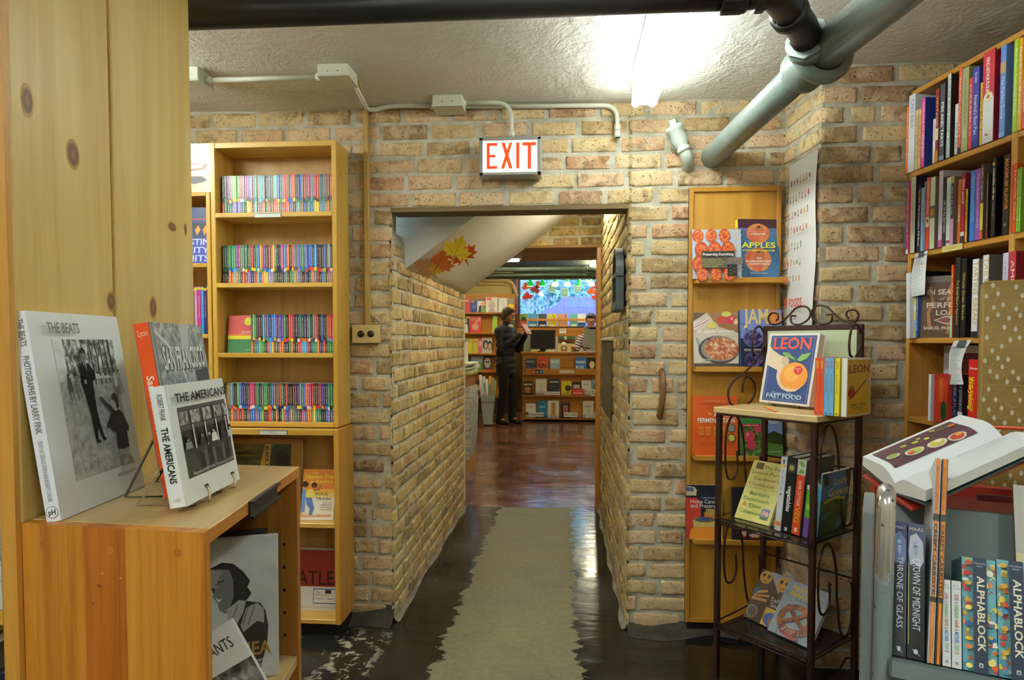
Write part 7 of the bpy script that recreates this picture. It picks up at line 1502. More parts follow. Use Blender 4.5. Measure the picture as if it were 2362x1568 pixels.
def alpha(seed):
    r = random.Random(seed); out = [('r', 0, 0, 1, 1, '#6fb0bc')]; cs = ['#d8562c', '#e8c83c', '#e8e4d8', '#2c5a9a', '#c8a03c', '#e07a3c', '#b83a34', '#4a8aa8', '#f0dc7a']
    for x0_, x1_ in ((0, .32), (.66, 1)):
        for i in range(34):
            x, y = r.uniform(x0_ + .04, x1_ - .04), r.uniform(.02, .98); c = r.choice(cs); k_ = r.random(); rx = min(r.uniform(.05, .12), x - x0_, x1_ - x)
            if k_ < .45: out.append(('e', x, y, rx, r.uniform(.012, .03), c))
            elif k_ < .75: out.append(('p', [(x - rx, y - .02), (x + rx, y - .015), (x + rx * .4, y + .03), (x - rx * .7, y + .022)], c))
            else: out.append(('l', [(x - rx * .8, y - .02), (x, y + .01), (x + rx * .8, y - .015)], .03, c))
    for y in (.0, .16, .36, .5, .72, .9): out.append(('e', .16, y + .05, .10, .022, r.choice(cs)))
    out += [('r', .30, 0, .70, 1, '#1f2c44'), ('t', 'FRANCESCHELLI', .5, .945, .014, '#c8ccd4', {'a': 'c', 'w': .34}), ('t', 'PESKIMO', .5, .92, .014, '#c8ccd4', {'a': 'c', 'w': .18}), ('t', 'ALPHABLOCK', .42, .84, .22, '#e8e2c8', {'rot': -90, 'w': .66, 'b': True}), ('p', [(.44, .05), (.56, .05), (.56, .085), (.44, .085)], '#c8d0d4'), ('e', .5, .065, .03, .010, '#1f2c44')]
    return out
cartbook(2221, 2303, 1540, 1290, 'chunky patterned navy-banded board book on the cart, beside the small white spines', '#6fb0bc', alpha(3), y=.012, name='board_book', depth=.15)
cartbook(2304, 2392, 1552, 1297, 'chunky patterned navy-banded board book on the cart, cut by the right edge of the photo', '#6fb0bc', alpha(8), y=.012, name='board_book', depth=.15)
TB = photo('illustrated_town', [(.3, '#6a5a3c'), (.45, '#b89a5c'), (.58, '#d8ccb0'), (.72, '#7a8a6a')], (30, 30, 30), 5)
o = book('picture_book', 'tall illustrated picture book at the right edge standing behind the chunky board books', 'book', .23, .295, .012, TB, '#8a8478', [('r', 0, .62, 1, 1, '#b8b4a8'), ('r', .0, .40, .5, .62, '#d8c89a'), ('r', .02, .44, .06, .56, '#8a5a3c'), ('e', .1, .2, .2, .1, '#4a6a3c')], hard=True)
e_ = kt(2346, 1290, .175); on_k(o, e_.x, .175, .0, 0, 0, 3)
for i, (x, h, c, nm_) in enumerate(((.02, .33, '#d8641c', 'orange'), (.075, .325, '#dcdcdc', 'white'), (.105, .322, '#b83a34', 'dull red'))):
    o = book('paperback', f'top of a {nm_} book on the lower shelf of the steel cart', 'book', .18, h, .022, c); on_k(o, hx + .03 + x, .03, .0006, 90, base=KM @ M.Translation((0, 0, .42)) @ M.Rotation(TILT, 4, 'X'))
# ================================================================ THE SHOP BEYOND THE PASSAGE
fixture(-.6, 6.4, 7.6, SCEIL - .005, TUBE_SHOP, 'unseen fluorescent light on the shop ceiling before the counter', '#fff4cc')  # unseen fixtures put on the ceiling to light the shop, none in view
fixture(.9, 7.6, 8.8, SCEIL - .005, TUBE_SHOP, 'unseen fluorescent light on the shop ceiling, right of the passage', '#fff4cc')
fixture(-1.5, 9.6, 10.8, SCEIL - .005, TUBE_SHOP, 'unseen fluorescent light on the shop ceiling above the magazine wall', '#fff4cc')
fixture(.5, 10.4, 11.6, SCEIL - .005, TUBE_SHOP, 'unseen fluorescent light on the shop ceiling above the counter', '#fff4cc')
CW = wood('counter_ply', '#9c6420', '#b87c2c', '#c68c3c', 0, 14, .42, .4); CD = mat('#2a1d12', .6); CE = wood('counter_edge', '#8a5418', '#a86c24', '#b87c34', 0, 50, .4)
# --- far wall and window
YB = 12.1; WX0 = at_y(1200, 700, YB).x; WZ0, WZ1 = at_y(1300, 752, YB).z, at_y(1300, 641, YB).z
b = MB(); b.box(SX0, YB, 0, WX0 - .12, YB + .1, SCEIL, CREAM); b.box(WX0 - .12, YB, 0, SX1, YB + .1, WZ0 - .06, CREAM); b.box(WX0 - .12, YB, WZ1, SX1, YB + .1, SCEIL, DKC); struct(b, 'wall_shop_far')
FRD = mat('#4a5a5c', .5)
b = MB(); b.box(WX0 - .15, YB - .04, WZ0 - .06, WX0, YB + .06, WZ1, FRD, .006); b.box(WX0, YB - .03, WZ0 - .06, SX1, YB + .06, WZ0, FRD); b.box(WX0, YB - .03, WZ1 - .03, SX1, YB + .06, WZ1, FRD); b.box(WX0 - .075, YB - .05, WZ0, WX0 - .045, YB - .039, WZ1, mat('#c87a9c', .5)); b.box(2.2, YB - .03, WZ0, 2.3, YB + .06, WZ1, FRD)
struct(b, 'window_1')
def pane():
    m, n, l, bs = newmat('window_glass'); n.remove(bs); t = n.new('ShaderNodeBsdfTransparent'); g = n.new('ShaderNodeBsdfGlossy'); g.inputs['Roughness'].default_value = .03; x = n.new('ShaderNodeMixShader'); x.inputs[0].default_value = .06
    l.new(t.outputs[0], x.inputs[1]); l.new(g.outputs[0], x.inputs[2]); l.new(x.outputs[0], n['Material Output'].inputs[0]); return m
b = MB(); b.box(WX0, YB + .01, WZ0, SX1, YB + .016, WZ1, pane()); o = b.build('window_2'); o['kind'] = 'structure'; o['label'] = 'window pane'
# outside: pale bluish haze is put into the leaf, fence and car colours
b = MB(); b.box(-8, 12.7, -.1, 14, 30, .6, mat('#4a5668', .9)); b.box(-8, 29, 0, 14, 29.4, 4.0, mat('#8a94a8', .9)); struct(b, 'ground_outside')
LEAFM = photo('foliage', [(.3, '#4a7f88'), (.5, '#6fa8a4'), (.68, '#a4d0cc')], (9, 9, 9), 5, .6)
def bush(label, c, r, n, seed, m_=None):
    R = random.Random(seed); b = MB()
    for i in range(n):
        d = V((R.gauss(0, 1), R.gauss(0, 1), R.gauss(0, 1))).normalized(); p = V(c) + V((d.x * r[0], d.y * r[1], d.z * r[2])) * R.random() ** .4
        u = V((R.gauss(0, 1), R.gauss(0, 1), R.gauss(0, 1))).normalized(); w = u.orthogonal().normalized(); s_ = R.uniform(.05, .12)
        b.add([p - u * s_, p + w * s_ * .5, p + u * s_, p - w * s_ * .5], [(0, 1, 2, 3)], m_ or LEAFM)
    root = empty('tree', (c[0], c[1], .6)); f = b.build('foliage', root); f.location = (-c[0], -c[1], -.6); f['kind'] = 'stuff'
    t = MB(); t.tube([(0, 0, 0), (.05, 0, c[2] - .6)], [.09, .05], mat('#3a3028', .9), 8); t.build('trunk', root)
    tag(root, label, 'tree')
bush('leafy tree outside the shop window, behind the red paper leaves', (-.2, 15.2, 2.5), (1.0, .7, 1.3), 900, 1)
bush('leafy tree outside the shop window, behind the middle green lamps', (1.1, 16.4, 2.6), (1.2, .8, 1.4), 1000, 2)
bush('leafy tree outside the shop window, by the right window edge', (2.2, 15.4, 2.4), (.8, .7, 1.2), 700, 3)
b = MB(); cxx = at_y(1325, 722, 14.0); pr = [(-.75, 0), (-.75, .38), (-.62, .50), (-.45, .52), (-.25, .74), (.30, .74), (.52, .52), (.72, .46), (.78, .3), (.78, 0)]
b.prism(pr, (cxx.x, 13.7, cxx.z - .42), (1, 0, 0), (0, 0, 1), .7, mat('#9a98ee', .3)); b.prism([(-.22, .53), (-.1, .70), (.26, .70), (.44, .53)], (cxx.x, 13.698, cxx.z - .42), (1, 0, 0), (0, 0, 1), .01, mat('#98a8e0', .1)); b.box(cxx.x - .7, 13.7, .6, cxx.x + .7, 14.3, cxx.z - .42, mat('#6a6ab0', .6)); tag(b.build('parked_car'), 'violet-blue parked car outside the shop window', 'car')
b = MB()
for i in range(24): b.box(-.9 + i * .15, 13.2, .6, -.892 + i * .15, 13.208, 2.2, mat('#8a9ab0', .6))
for z in (.9, 1.2, 1.5, 1.8, 2.1): b.box(-.9, 13.2, z, 2.6, 13.208, z + .008, mat('#8a9ab0', .6))
tag(b.build('wire_fence'), 'wire fence grid outside the shop window', 'fence')
# --- green lamps, leaves and notices in the window
GL = mat('#17a84a', .3, emit=.35); GLO = mat('#c8f4cc', .3, emit=1.5); BLB = mat('#fffbe8', .3, emit=6)
LPX = (1223, 1251, 1280.5, 1308.5, 1336.5, 1364)
LZt = at_y(1300, 644, 11.2).z
b = MB(); b.box(WX0 - .1, 11.19, LZt + .02, 1.3, 11.21, LZt + .04, mat('#7a8ab0', .5)); b.box(WX0, 11.195, LZt + .03, WX0 + .01, 11.205, SCEIL, DKC); b.box(1.2, 11.195, LZt + .03, 1.21, 11.205, SCEIL, DKC); tag(b.build('lamp_bar'), 'slim bar above the shop window carrying the green lamps', 'bar')
for i, px in enumerate(LPX):
    x = at_y(px, 650, 11.2).x; r = empty('pendant_lamp', (x, 11.2, LZt - .115)); tag(r, 'small glowing green glass pendant lamp, %s from left before the shop window' % nth(i + 1), 'lamp', 'green pendant lamps before the shop window')
    b = MB(); b.lathe([(.012, .115), (.024, .10), (.036, .075)], (0, 0, 0), GL, n=16); b.lathe([(.036, .075), (.055, .03), (.062, 0)], (0, 0, 0), GLO if i in (2, 3, 5) else GL, n=16); b.lathe([(.058, .002), (.052, .03), (.03, .075)], (0, 0, 0), GLO, n=16); b.build('lamp_shade', r)
    b = MB(); b.lathe([(0, .01), (.018, .02), (.024, .04), (.018, .06), (0, .07)], (0, 0, 0), BLB, n=12); b.build('bulb', r)
    b = MB(); b.lathe([(.012, .115), (.014, .13), (.010, .14), (.004, .15)], (0, 0, 0), mat('#4a4a30', .5), n=10); b.build('cap', r)
for px, py, c, rot, s_, lb_ in ((1214, 661, '#e8642c', .3, .19, 'orange paper maple leaf at the top left of the shop window'), (1234, 668, '#a8322c', -.4, .20, 'dark red paper maple leaf left of the window notices'), (1216, 684, '#d8362c', .1, .21, 'red paper maple leaf lowest at the left of the shop window'), (1244, 656, '#e0602c', .8, .18, 'orange paper maple leaf between the first two green lamps'), (1365, 672, '#e8642c', 0, .20, 'orange paper maple leaf under the last green lamp'), (1377, 658, '#b8342c', .5, .17, 'dark red paper maple leaf at the top right of the shop window'), (1376, 686, '#dc3a34', -.2, .20, 'red paper maple leaf lowest at the right of the shop window')):
    c_ = at_y(px, py, YB - .03); leaf(lb_, c_, (math.cos(rot), 0, math.sin(rot)), (-math.sin(rot), 0, math.cos(rot)), s_, c, False)
for px, py, w, h, lb_ in ((1273, 665, .12, .15, 'pale notice hanging in the shop window under the third green lamp'), (1302, 675, .13, .16, 'pale notice hanging lowest in the middle of the shop window'), (1332, 665, .12, .13, 'white notice hanging in the shop window under the fifth green lamp')):
    c_ = at_y(px, py, YB - .03); b = MB(); b.box(c_.x - w / 2, YB - .034, c_.z - h / 2, c_.x + w / 2, YB - .032, c_.z + h / 2, mat('#c6e0dc', .5)); b.art((c_.x - w / 2, YB - .034, c_.z - h / 2), (1, 0, 0), (0, 0, 1), w, h, [('r', .1, .1, .9, .9, '#8ac0b0'), ('r', .2, .3, .8, .7, '#a8d4c0')]); tag(b.build('notice'), lb_, 'notice')
# --- window shelf with face-out books behind a rail
def shopbook(px0, px1, yb, yt, Y, c, lb_, art_=(), T=.018, cat='book', lean=5, name='book'):
    a, q = at_y(px0, yb, Y), at_y(px1, yt, Y); o = book(name, lb_, cat, q.x - a.x, q.z - a.z, T, c, c, art_, parts=False); return put(o, (a.x, Y, a.z), 0, lean)
def Z(x): return 1040 + x / 3.563
def ZY(y): return 560 + y / 3.563
YW = 11.72; s0 = at_y(1190, ZY(690), YW - .06)
ws = empty('window_shelf', (0, 0, 0)); tag(ws, 'wooden display ledge with a rail running under the shop window', 'shelf')
b = MB(); b.box(WX0 - .15, YW - .08, s0.z - .30, 2.2, YW - .05, s0.z, CE, .004); b.box(WX0 - .15, YW - .08, s0.z - .02, 2.2, YB - .05, s0.z, CE, .004)
q = at_y(1298, ZY(725), YW - .08); b.art((q.x - .06, YW - .08, q.z - .04), (1, 0, 0), (0, 0, 1), .12, .08, [('r', 0, 0, 1, 1, '#d8d8d4'), ('r', .1, .55, .9, .8, '#9a9a98')]); b.build('ledge', ws)
zr = at_y(1300, ZY(632), YW - .06).z; b = MB(); b.box(at_y(1215, 700, YW).x, YW - .065, zr - .02, 2.2, YW - .05, zr + .02, wood('rail_wood', '#b87028', '#d08838', '#dc9848', 0), .004); b.build('rail', ws)
for x0_, x1_, c, art_, lb_ in ((530, 630, '#7a3c28', [('r', .35, .5, 1, 1, '#7c9a4a'), ('e', .68, .55, .2, .2, '#2c2c28'), ('r', .35, 0, 1, .45, '#c0583c')], 'rust and green book face-out at the left end of the window ledge'), (634, 713, '#5f9ccc', [('r', .15, .05, .85, .2, '#c8dce8')], 'sky blue book face-out on the window ledge'), (717, 786, '#35302e', [('r', .0, .6, 1, 1, '#4a5048'), ('r', .2, .03, .9, .15, '#d0d0cc')], 'dark book face-out on the window ledge'), (797, 870, '#d2c62c', [('l', [(.5, .9), (.72, .7), (.6, .4)], .06, '#5a4a2a'), ('r', .2, .03, .8, .13, '#e0dcb0')], 'yellow book face-out on the window ledge'), (873, 958, '#cc9478', [('r', .8, .65, .88, .95, '#5a3c30')], 'salmon book face-out on the window ledge'), (978, 1040, '#5fa8a4', [('r', .2, .03, .9, .2, '#d0dcd0')], 'teal book face-out on the window ledge'), (1043, 1106, '#d8dcdc', [('r', 0, 0, 1, .24, '#2c5aa8'), ('r', .0, .24, 1, .30, '#2a2c34')], 'white book with blue foot face-out on the window ledge')): shopbook(Z(x0_), Z(x1_), ZY(687), ZY(582), YW, c, lb_, art_)
# --- service counter with three tiers of face-out titles
YC = 10.36; cx0, cx1 = at_y(1205, 900, YC).x, 1.9; ztp = at_y(1300, 812, YC).z
ct = empty('service_counter', (0, 0, 0)); tag(ct, 'wooden service counter at the end of the passage with three tiers of displayed books', 'counter')
b = MB(); b.box(cx0, YC + .02, .06, cx1, YC + .06, ztp - .03, CW); b.build('front_panel', ct)
b = MB(); b.box(cx0, YC + .06, .0, cx0 + .03, YC + .70, ztp - .03, wood('counter_side', '#5a3818', '#6e4620', '#80552a', 2)); b.build('side_panel', ct)
b = MB(); b.box(cx0 - .02, YC - .02, ztp - .03, cx1, YC + .72, ztp, CE, .005); b.build('worktop', ct)
b = MB(); b.box(cx0 + .02, YC + .05, 0, cx1, YC + .09, .07, CD); b.build('plinth', ct)
tz = [at_y(1300, 863, YC).z, at_y(1300, 912.5, YC).z, at_y(1300, 964.5, YC).z]
for i, z in enumerate(tz):
    b = MB(); b.box(cx0, YC - .09, z - .012, cx1, YC + .03, z + .008, CE, .003)
    if i == 0: b.box(cx0 + .06, YC - .09, z, cx1, YC - .075, z + .09, CW, .003)
    b.build('ledge', ct)
for i in (1, 2):
    b = MB(); b.box(cx0 + .04, YC - .088, tz[i] + .008, cx1, YC - .084, tz[i] + .075, clear()); b.build('clear_lip', ct)
T1 = [(612, 695, 1025, 950, '#2c3646', [('p', [(0, .2), (.3, .5), (.6, .3), (1, .45), (1, 0), (0, 0)], '#5a6478'), ('r', .1, .75, .9, .85, '#8a94a8')], 'dark mountain-cover book, upper counter tier'), (707, 798, 1027, 937, '#c8402c', [('t', 'The', .1, .68, .14, '#2a1c18', {'w': .3}), ('t', 'Kills', .12, .38, .26, '#1e1614', {'w': .78, 'b': True}), ('e', .5, .4, .42, .34, '#dc7a5c'), ('e', .5, .4, .36, .28, '#c8402c'), ('t', 'Kills', .12, .38, .26, '#1e1614', {'w': .78, 'b': True})], 'red book with black lettering, upper counter tier'), (816, 897, 1027, 952, '#8aaabc', [('t', 'PANIC', .08, .68, .22, '#f0f0ec', {'w': .84, 'b': True}), ('t', 'IN A', .3, .42, .16, '#e0e8ec', {'w': .34}), ('t', 'SUITCASE', .08, .15, .18, '#f0f0ec', {'w': .84, 'b': True})], 'blue-grey book lettered PANIC IN A SUITCASE, upper counter tier'), (1022, 1115, 1027, 937, '#3a74c0', [('t', 'REMEMBER', .06, .62, .15, '#e0ecf4', {'w': .88, 'b': True}), ('t', 'ME LIKE', .06, .34, .15, '#e0ecf4', {'w': .7, 'b': True}), ('r', 0, 0, 1, .16, '#23364a')], 'blue book lettered REMEMBER ME, upper counter tier'), (1118, 1203, 1027, 942, '#1e1c18', [('p', [(.5 + .28 * math.cos(PI * k / 3), .56 + .24 * math.sin(PI * k / 3)) for k in range(6)], '#d8c88a'), ('p', [(.2, .2), (.5, .36), (.8, .2), (.5, .12)], '#a89a5c')], 'black book with a pale hexagon, upper counter tier')]
T2 = [(594, 672, 1246, 1134, '#332a24', [('r', .1, .7, .9, .8, '#b8a890'), ('e', .5, .45, .35, .1, '#c8784a'), ('e', .5, .25, .3, .08, '#a8602c')], 'dark book with orange shapes, middle counter tier'), (697, 787, 1250, 1118, '#dcdad2', [('l', [(.45, .1), (.5, .5), (.7, .8)], .03, '#a8823c'), ('l', [(.5, .5), (.25, .75)], .03, '#a8823c'), ('l', [(.5, .4), (.75, .5)], .02, '#a8823c')], 'white book with a branch, middle counter tier'), (803, 890, 1246, 1118, '#23242c', [('r', .1, .78, .9, .86, '#c8c8c8'), ('r', .3, .55, .7, .58, '#6a6a74')], 'black book with white title line, middle counter tier'), (908, 992, 1246, 1134, '#d8c61c', [('e', .66, .5, .3, .2, '#2c2a1a'), ('l', [(.66, .5), (.66, .1)], .06, '#2c2a1a')], 'yellow book with a dark tree, middle counter tier'), (1000, 1066, 1248, 1145, '#1c1a18', [('r', .1, .55, .9, .8, '#d8d4cc'), ('t', 'BOOK', .15, .62, .1, '#1c1a18', {'w': .7, 'b': True})], 'black and white book above a red card, middle counter tier'), (1074, 1155, 1247, 1130, '#d4d6d2', [('r', .2, .7, .8, .75, '#9a9c98'), ('e', .4, .3, .2, .12, '#b8b0a0')], 'plain white book, middle counter tier'), (1158, 1203, 1245, 1122, '#7a9a9c', [('e', .5, .5, .3, .2, '#4a6a6c')], 'grey-green book at the passage edge, middle counter tier')]
T3 = [(616, 697, 1432, 1320, '#d8d6d0', [('r', .2, .75, .8, .8, '#c89a5c'), ('e', .1, .3, .2, .12, '#6a4a34')], 'white book with faint title, lowest counter tier'), (711, 793, 1432, 1298, '#2c74a0', [('r', .2, .6, .8, .7, '#7ab8d4'), ('r', .2, .3, .8, .33, '#5a98b8')], 'blue book, lowest counter tier'), (796, 888, 1434, 1297, '#dedcd6', [('r', .28, .12, .74, .9, '#c8a464'), ('r', .36, .2, .66, .5, '#b08a4c'), ('r', .36, .56, .66, .84, '#b08a4c')], 'white book with a tan door, lowest counter tier'), (904, 980, 1432, 1314, '#201a18', [('r', .3, .3, .7, .8, '#d8d0c8'), ('r', .36, .35, .64, .75, '#b8242c')], 'black book with a red panel, lowest counter tier'), (1084, 1173, 1434, 1300, '#d0d0bc', [('t', 'MIND', .18, .62, .12, '#3a3a38', {'w': .64}), ('l', [(.5, .5), (.58, .38), (.48, .28)], .06, '#3a3a38')], 'cream book lettered MIND, lowest counter tier'), (1186, 1206, 1432, 1306, '#2c3a34', [], 'dark green book at the passage edge, lowest counter tier')]
for i, tier in enumerate((T1, T2, T3)):
    for x0_, x1_, yb, yt, c, art_, lb_ in tier:
        a, q = at_y(Z(x0_), ZY(yb), YC - .055), at_y(Z(x1_), ZY(yt), YC - .055); o = book('book', lb_, 'book', q.x - a.x, q.z - tz[i] - .008, .02, c, c, art_, parts=False); put(o, (a.x, YC - .055, tz[i] + .0085), 0, 6)
SG = [(668, 758, 1073, 1042, '#c8302c', 'npr', 0), (893, 1013, 1071, 1047, '#dcdcd8', 'The New York Times', 0), (770, 898, 1250, 1222, '#dcdcd8', 'The New York Review of Books', 1), (997, 1095, 1253, 1200, '#d8443c', 'The Economist', 1), (1150, 1203, 1258, 1202, '#e0e0dc', 'TLS', 1), (643, 760, 1427, 1393, '#e0e0da', 'BOOKFORUM', 2), (930, 1040, 1431, 1393, '#dcdad2', 'NEW YORKER', 2), (1110, 1203, 1437, 1390, '#dcdcd6', 'WALL STREET', 2)]
SL = {'npr': 'small red, black and blue card on the upper counter ledge', 'The New York Times': 'narrow white newspaper card on the upper counter ledge', 'The New York Review of Books': 'long white card at the foot of the middle counter tier', 'The Economist': 'red card at the foot of the middle counter tier', 'TLS': 'white card with three big capitals at the passage edge, middle counter tier', 'BOOKFORUM': 'white card with bold capitals under the white book, lowest counter tier', 'NEW YORKER': 'white card under the black and red book, lowest counter tier', 'WALL STREET': 'two-line white card under the cream book, lowest counter tier'}
for x0_, x1_, yb, yt, c, tx, i in SG:
    Y = YC - .094; a, q = at_y(Z(x0_), ZY(yb), Y), at_y(Z(x1_), ZY(yt), Y); w, h = q.x - a.x, q.z - a.z; b = MB(); b.box(0, 0, 0, w, .003, h, mat(c, .5))
    if tx == 'npr': A = [('r', .33, 0, .67, 1, '#1c1c1e'), ('r', .67, 0, 1, 1, '#2c5aa8')] + [('t', ch_, .165 + .335 * k, .3, .42, '#f4f4f0', {'a': 'c', 'w': .2, 'b': True}) for k, ch_ in enumerate('npr')]
    elif tx == 'WALL STREET': A = [('t', tx, .06, .58, .26, '#5a5a5c', {'w': .88}), ('t', 'JOURNAL', .2, .18, .26, '#5a5a5c', {'w': .6})]
    elif tx == 'The Economist': A = [('t', 'The', .4, .62, .16, '#f4e4e0', {'w': .2}), ('t', 'Economist', .12, .25, .26, '#f4e4e0', {'w': .76})]
    else: A = [('t', tx, .06, .26, .5, '#2a2a2c', {'w': .88, 'b': tx in ('TLS', 'BOOKFORUM')})]
    b.art((0, 0, 0), (1, 0, 0), (0, 0, 1), w, h, A); o = b.build('sign_card'); o.location = (a.x, Y, a.z); tag(o, SL[tx], 'card')
# --- on the counter
def cbox(name, parts_, lb_, cat):
    r = empty(name, (0, 0, 0)); tag(r, lb_, cat)
    for nm_, f in parts_: b = MB(); f(b); b.build(nm_, r)
zt2 = ztp + .0005; YM = 10.62
mb_ = at_y(1224, 805, YM); mt = at_y(1281, 761, YM); DK = mat('#141416', .35)
cbox('monitor', [('screen', lambda b: b.box(mb_.x, YM, mb_.z, mt.x, YM + .045, mt.z, DK, .006)), ('stand', lambda b: (b.box((mb_.x + mt.x) / 2 - .05, YM + .02, zt2 + .02, (mb_.x + mt.x) / 2 + .05, YM + .06, mb_.z + .08, DK, .004), b.box((mb_.x + mt.x) / 2 - .11, YM - .05, zt2, (mb_.x + mt.x) / 2 + .11, YM + .14, zt2 + .02, DK, .006)))], 'black monitor seen from behind on the counter beside the standing person', 'monitor')
kb, kt_ = at_y(1346, 802, YM), at_y(1381, 753, YM); GB2 = mat('#8f948a', .5)
cbox('terminal', [('casing', lambda b: (b.box(kb.x, YM, kb.z, kb.x + .40, YM + .10, kt_.z, GB2, .012), b.prism([(.02, .0), (.38, 0), (.3, -.04), (.1, -.04)], (kb.x, YM - .0, kt_.z), (1, 0, 0), (0, 0, 1), .03, GB2), b.box(kb.x + .27, YM - .004, kt_.z - .17, kb.x + .33, YM, kt_.z - .155, DK))), ('stand', lambda b: b.box(kb.x + .1, YM + .0, zt2, kb.x + .3, YM + .12, kb.z + .02, GB2, .004))], 'grey-beige monitor back on the counter before the clerk', 'monitor')
cb0 = at_y(1293, 811, YM - .08)
b = MB(); b.box(cb0.x, YM - .1, zt2, cb0.x + .11, YM - .04, zt2 + .10, mat('#c8b088', .6)); b.art((cb0.x, YM - .1, zt2), (1, 0, 0), (0, 0, 1), .11, .10, [('r', .1, .2, .9, .9, '#8a5a34'), ('e', .5, .6, .25, .25, '#e0d8c8')]); b.lathe([(0, .16), (.03, .15), (.035, .12), (.03, .10)], (cb0.x + .05, YM - .07, zt2), mat('#e0ddd4', .6), n=12); tag(b.build('display_box'), 'small picture box with a white top on the counter, right of the black monitor', 'box')
b = MB(); b.box(cb0.x - .10, YM + .06, zt2, cb0.x - .045, YM + .075, at_y(1285, 775, YM).z, mat('#e0e0dc', .6)); tag(b.build('paper_sign'), 'upright white sheet beside the black monitor on the counter', 'paper')
b = MB(); b.box(mb_.x - .12, YM + .1, zt2, mb_.x + .01, YM + .16, at_y(1220, 758, YM).z, mat('#8a9484', .6), .004); tag(b.build('till_box'), 'grey-green box on the counter half behind the black monitor', 'box')
for i, (px, w, c, lb_) in enumerate(((1232, .12, '#b8c04a', 'yellow-green flyers lying on the counter under the black monitor'), (1268, .15, '#c8ccc4', 'white papers lying on the counter right of the monitor stand'), (1360, .22, '#b0b4aa', 'grey keyboard on the counter before the grey monitor'))):
    x = at_y(px, 811, YM - .2).x; b = MB(); b.box(x - w / 2, YM - .24, zt2, x + w / 2, YM - .1, zt2 + .018, mat(c, .5), .004); tag(b.build('keyboard' if i == 2 else 'paper_stack'), lb_, 'keyboard' if i == 2 else 'papers')
b = MB(); q0, q1 = at_y(1288, 783, 11.6), at_y(1326, 775, 11.6); b.box(q0.x, 11.6, q0.z, q1.x, 11.63, q1.z, mat('#46584c', .5)); b.box((q0.x + q1.x) / 2 - .04, 11.594, q0.z, (q0.x + q1.x) / 2, 11.6, q1.z, mat('#d8c89a', .5)); tag(b.build('wall_strip'), 'dark green strip on the cream panel behind the counter', 'strip')
b = MB(); b.box(cx0, 11.64, 0, cx1, 11.66, s0.z - .28, CREAM); struct(b, 'wall_counter_back')
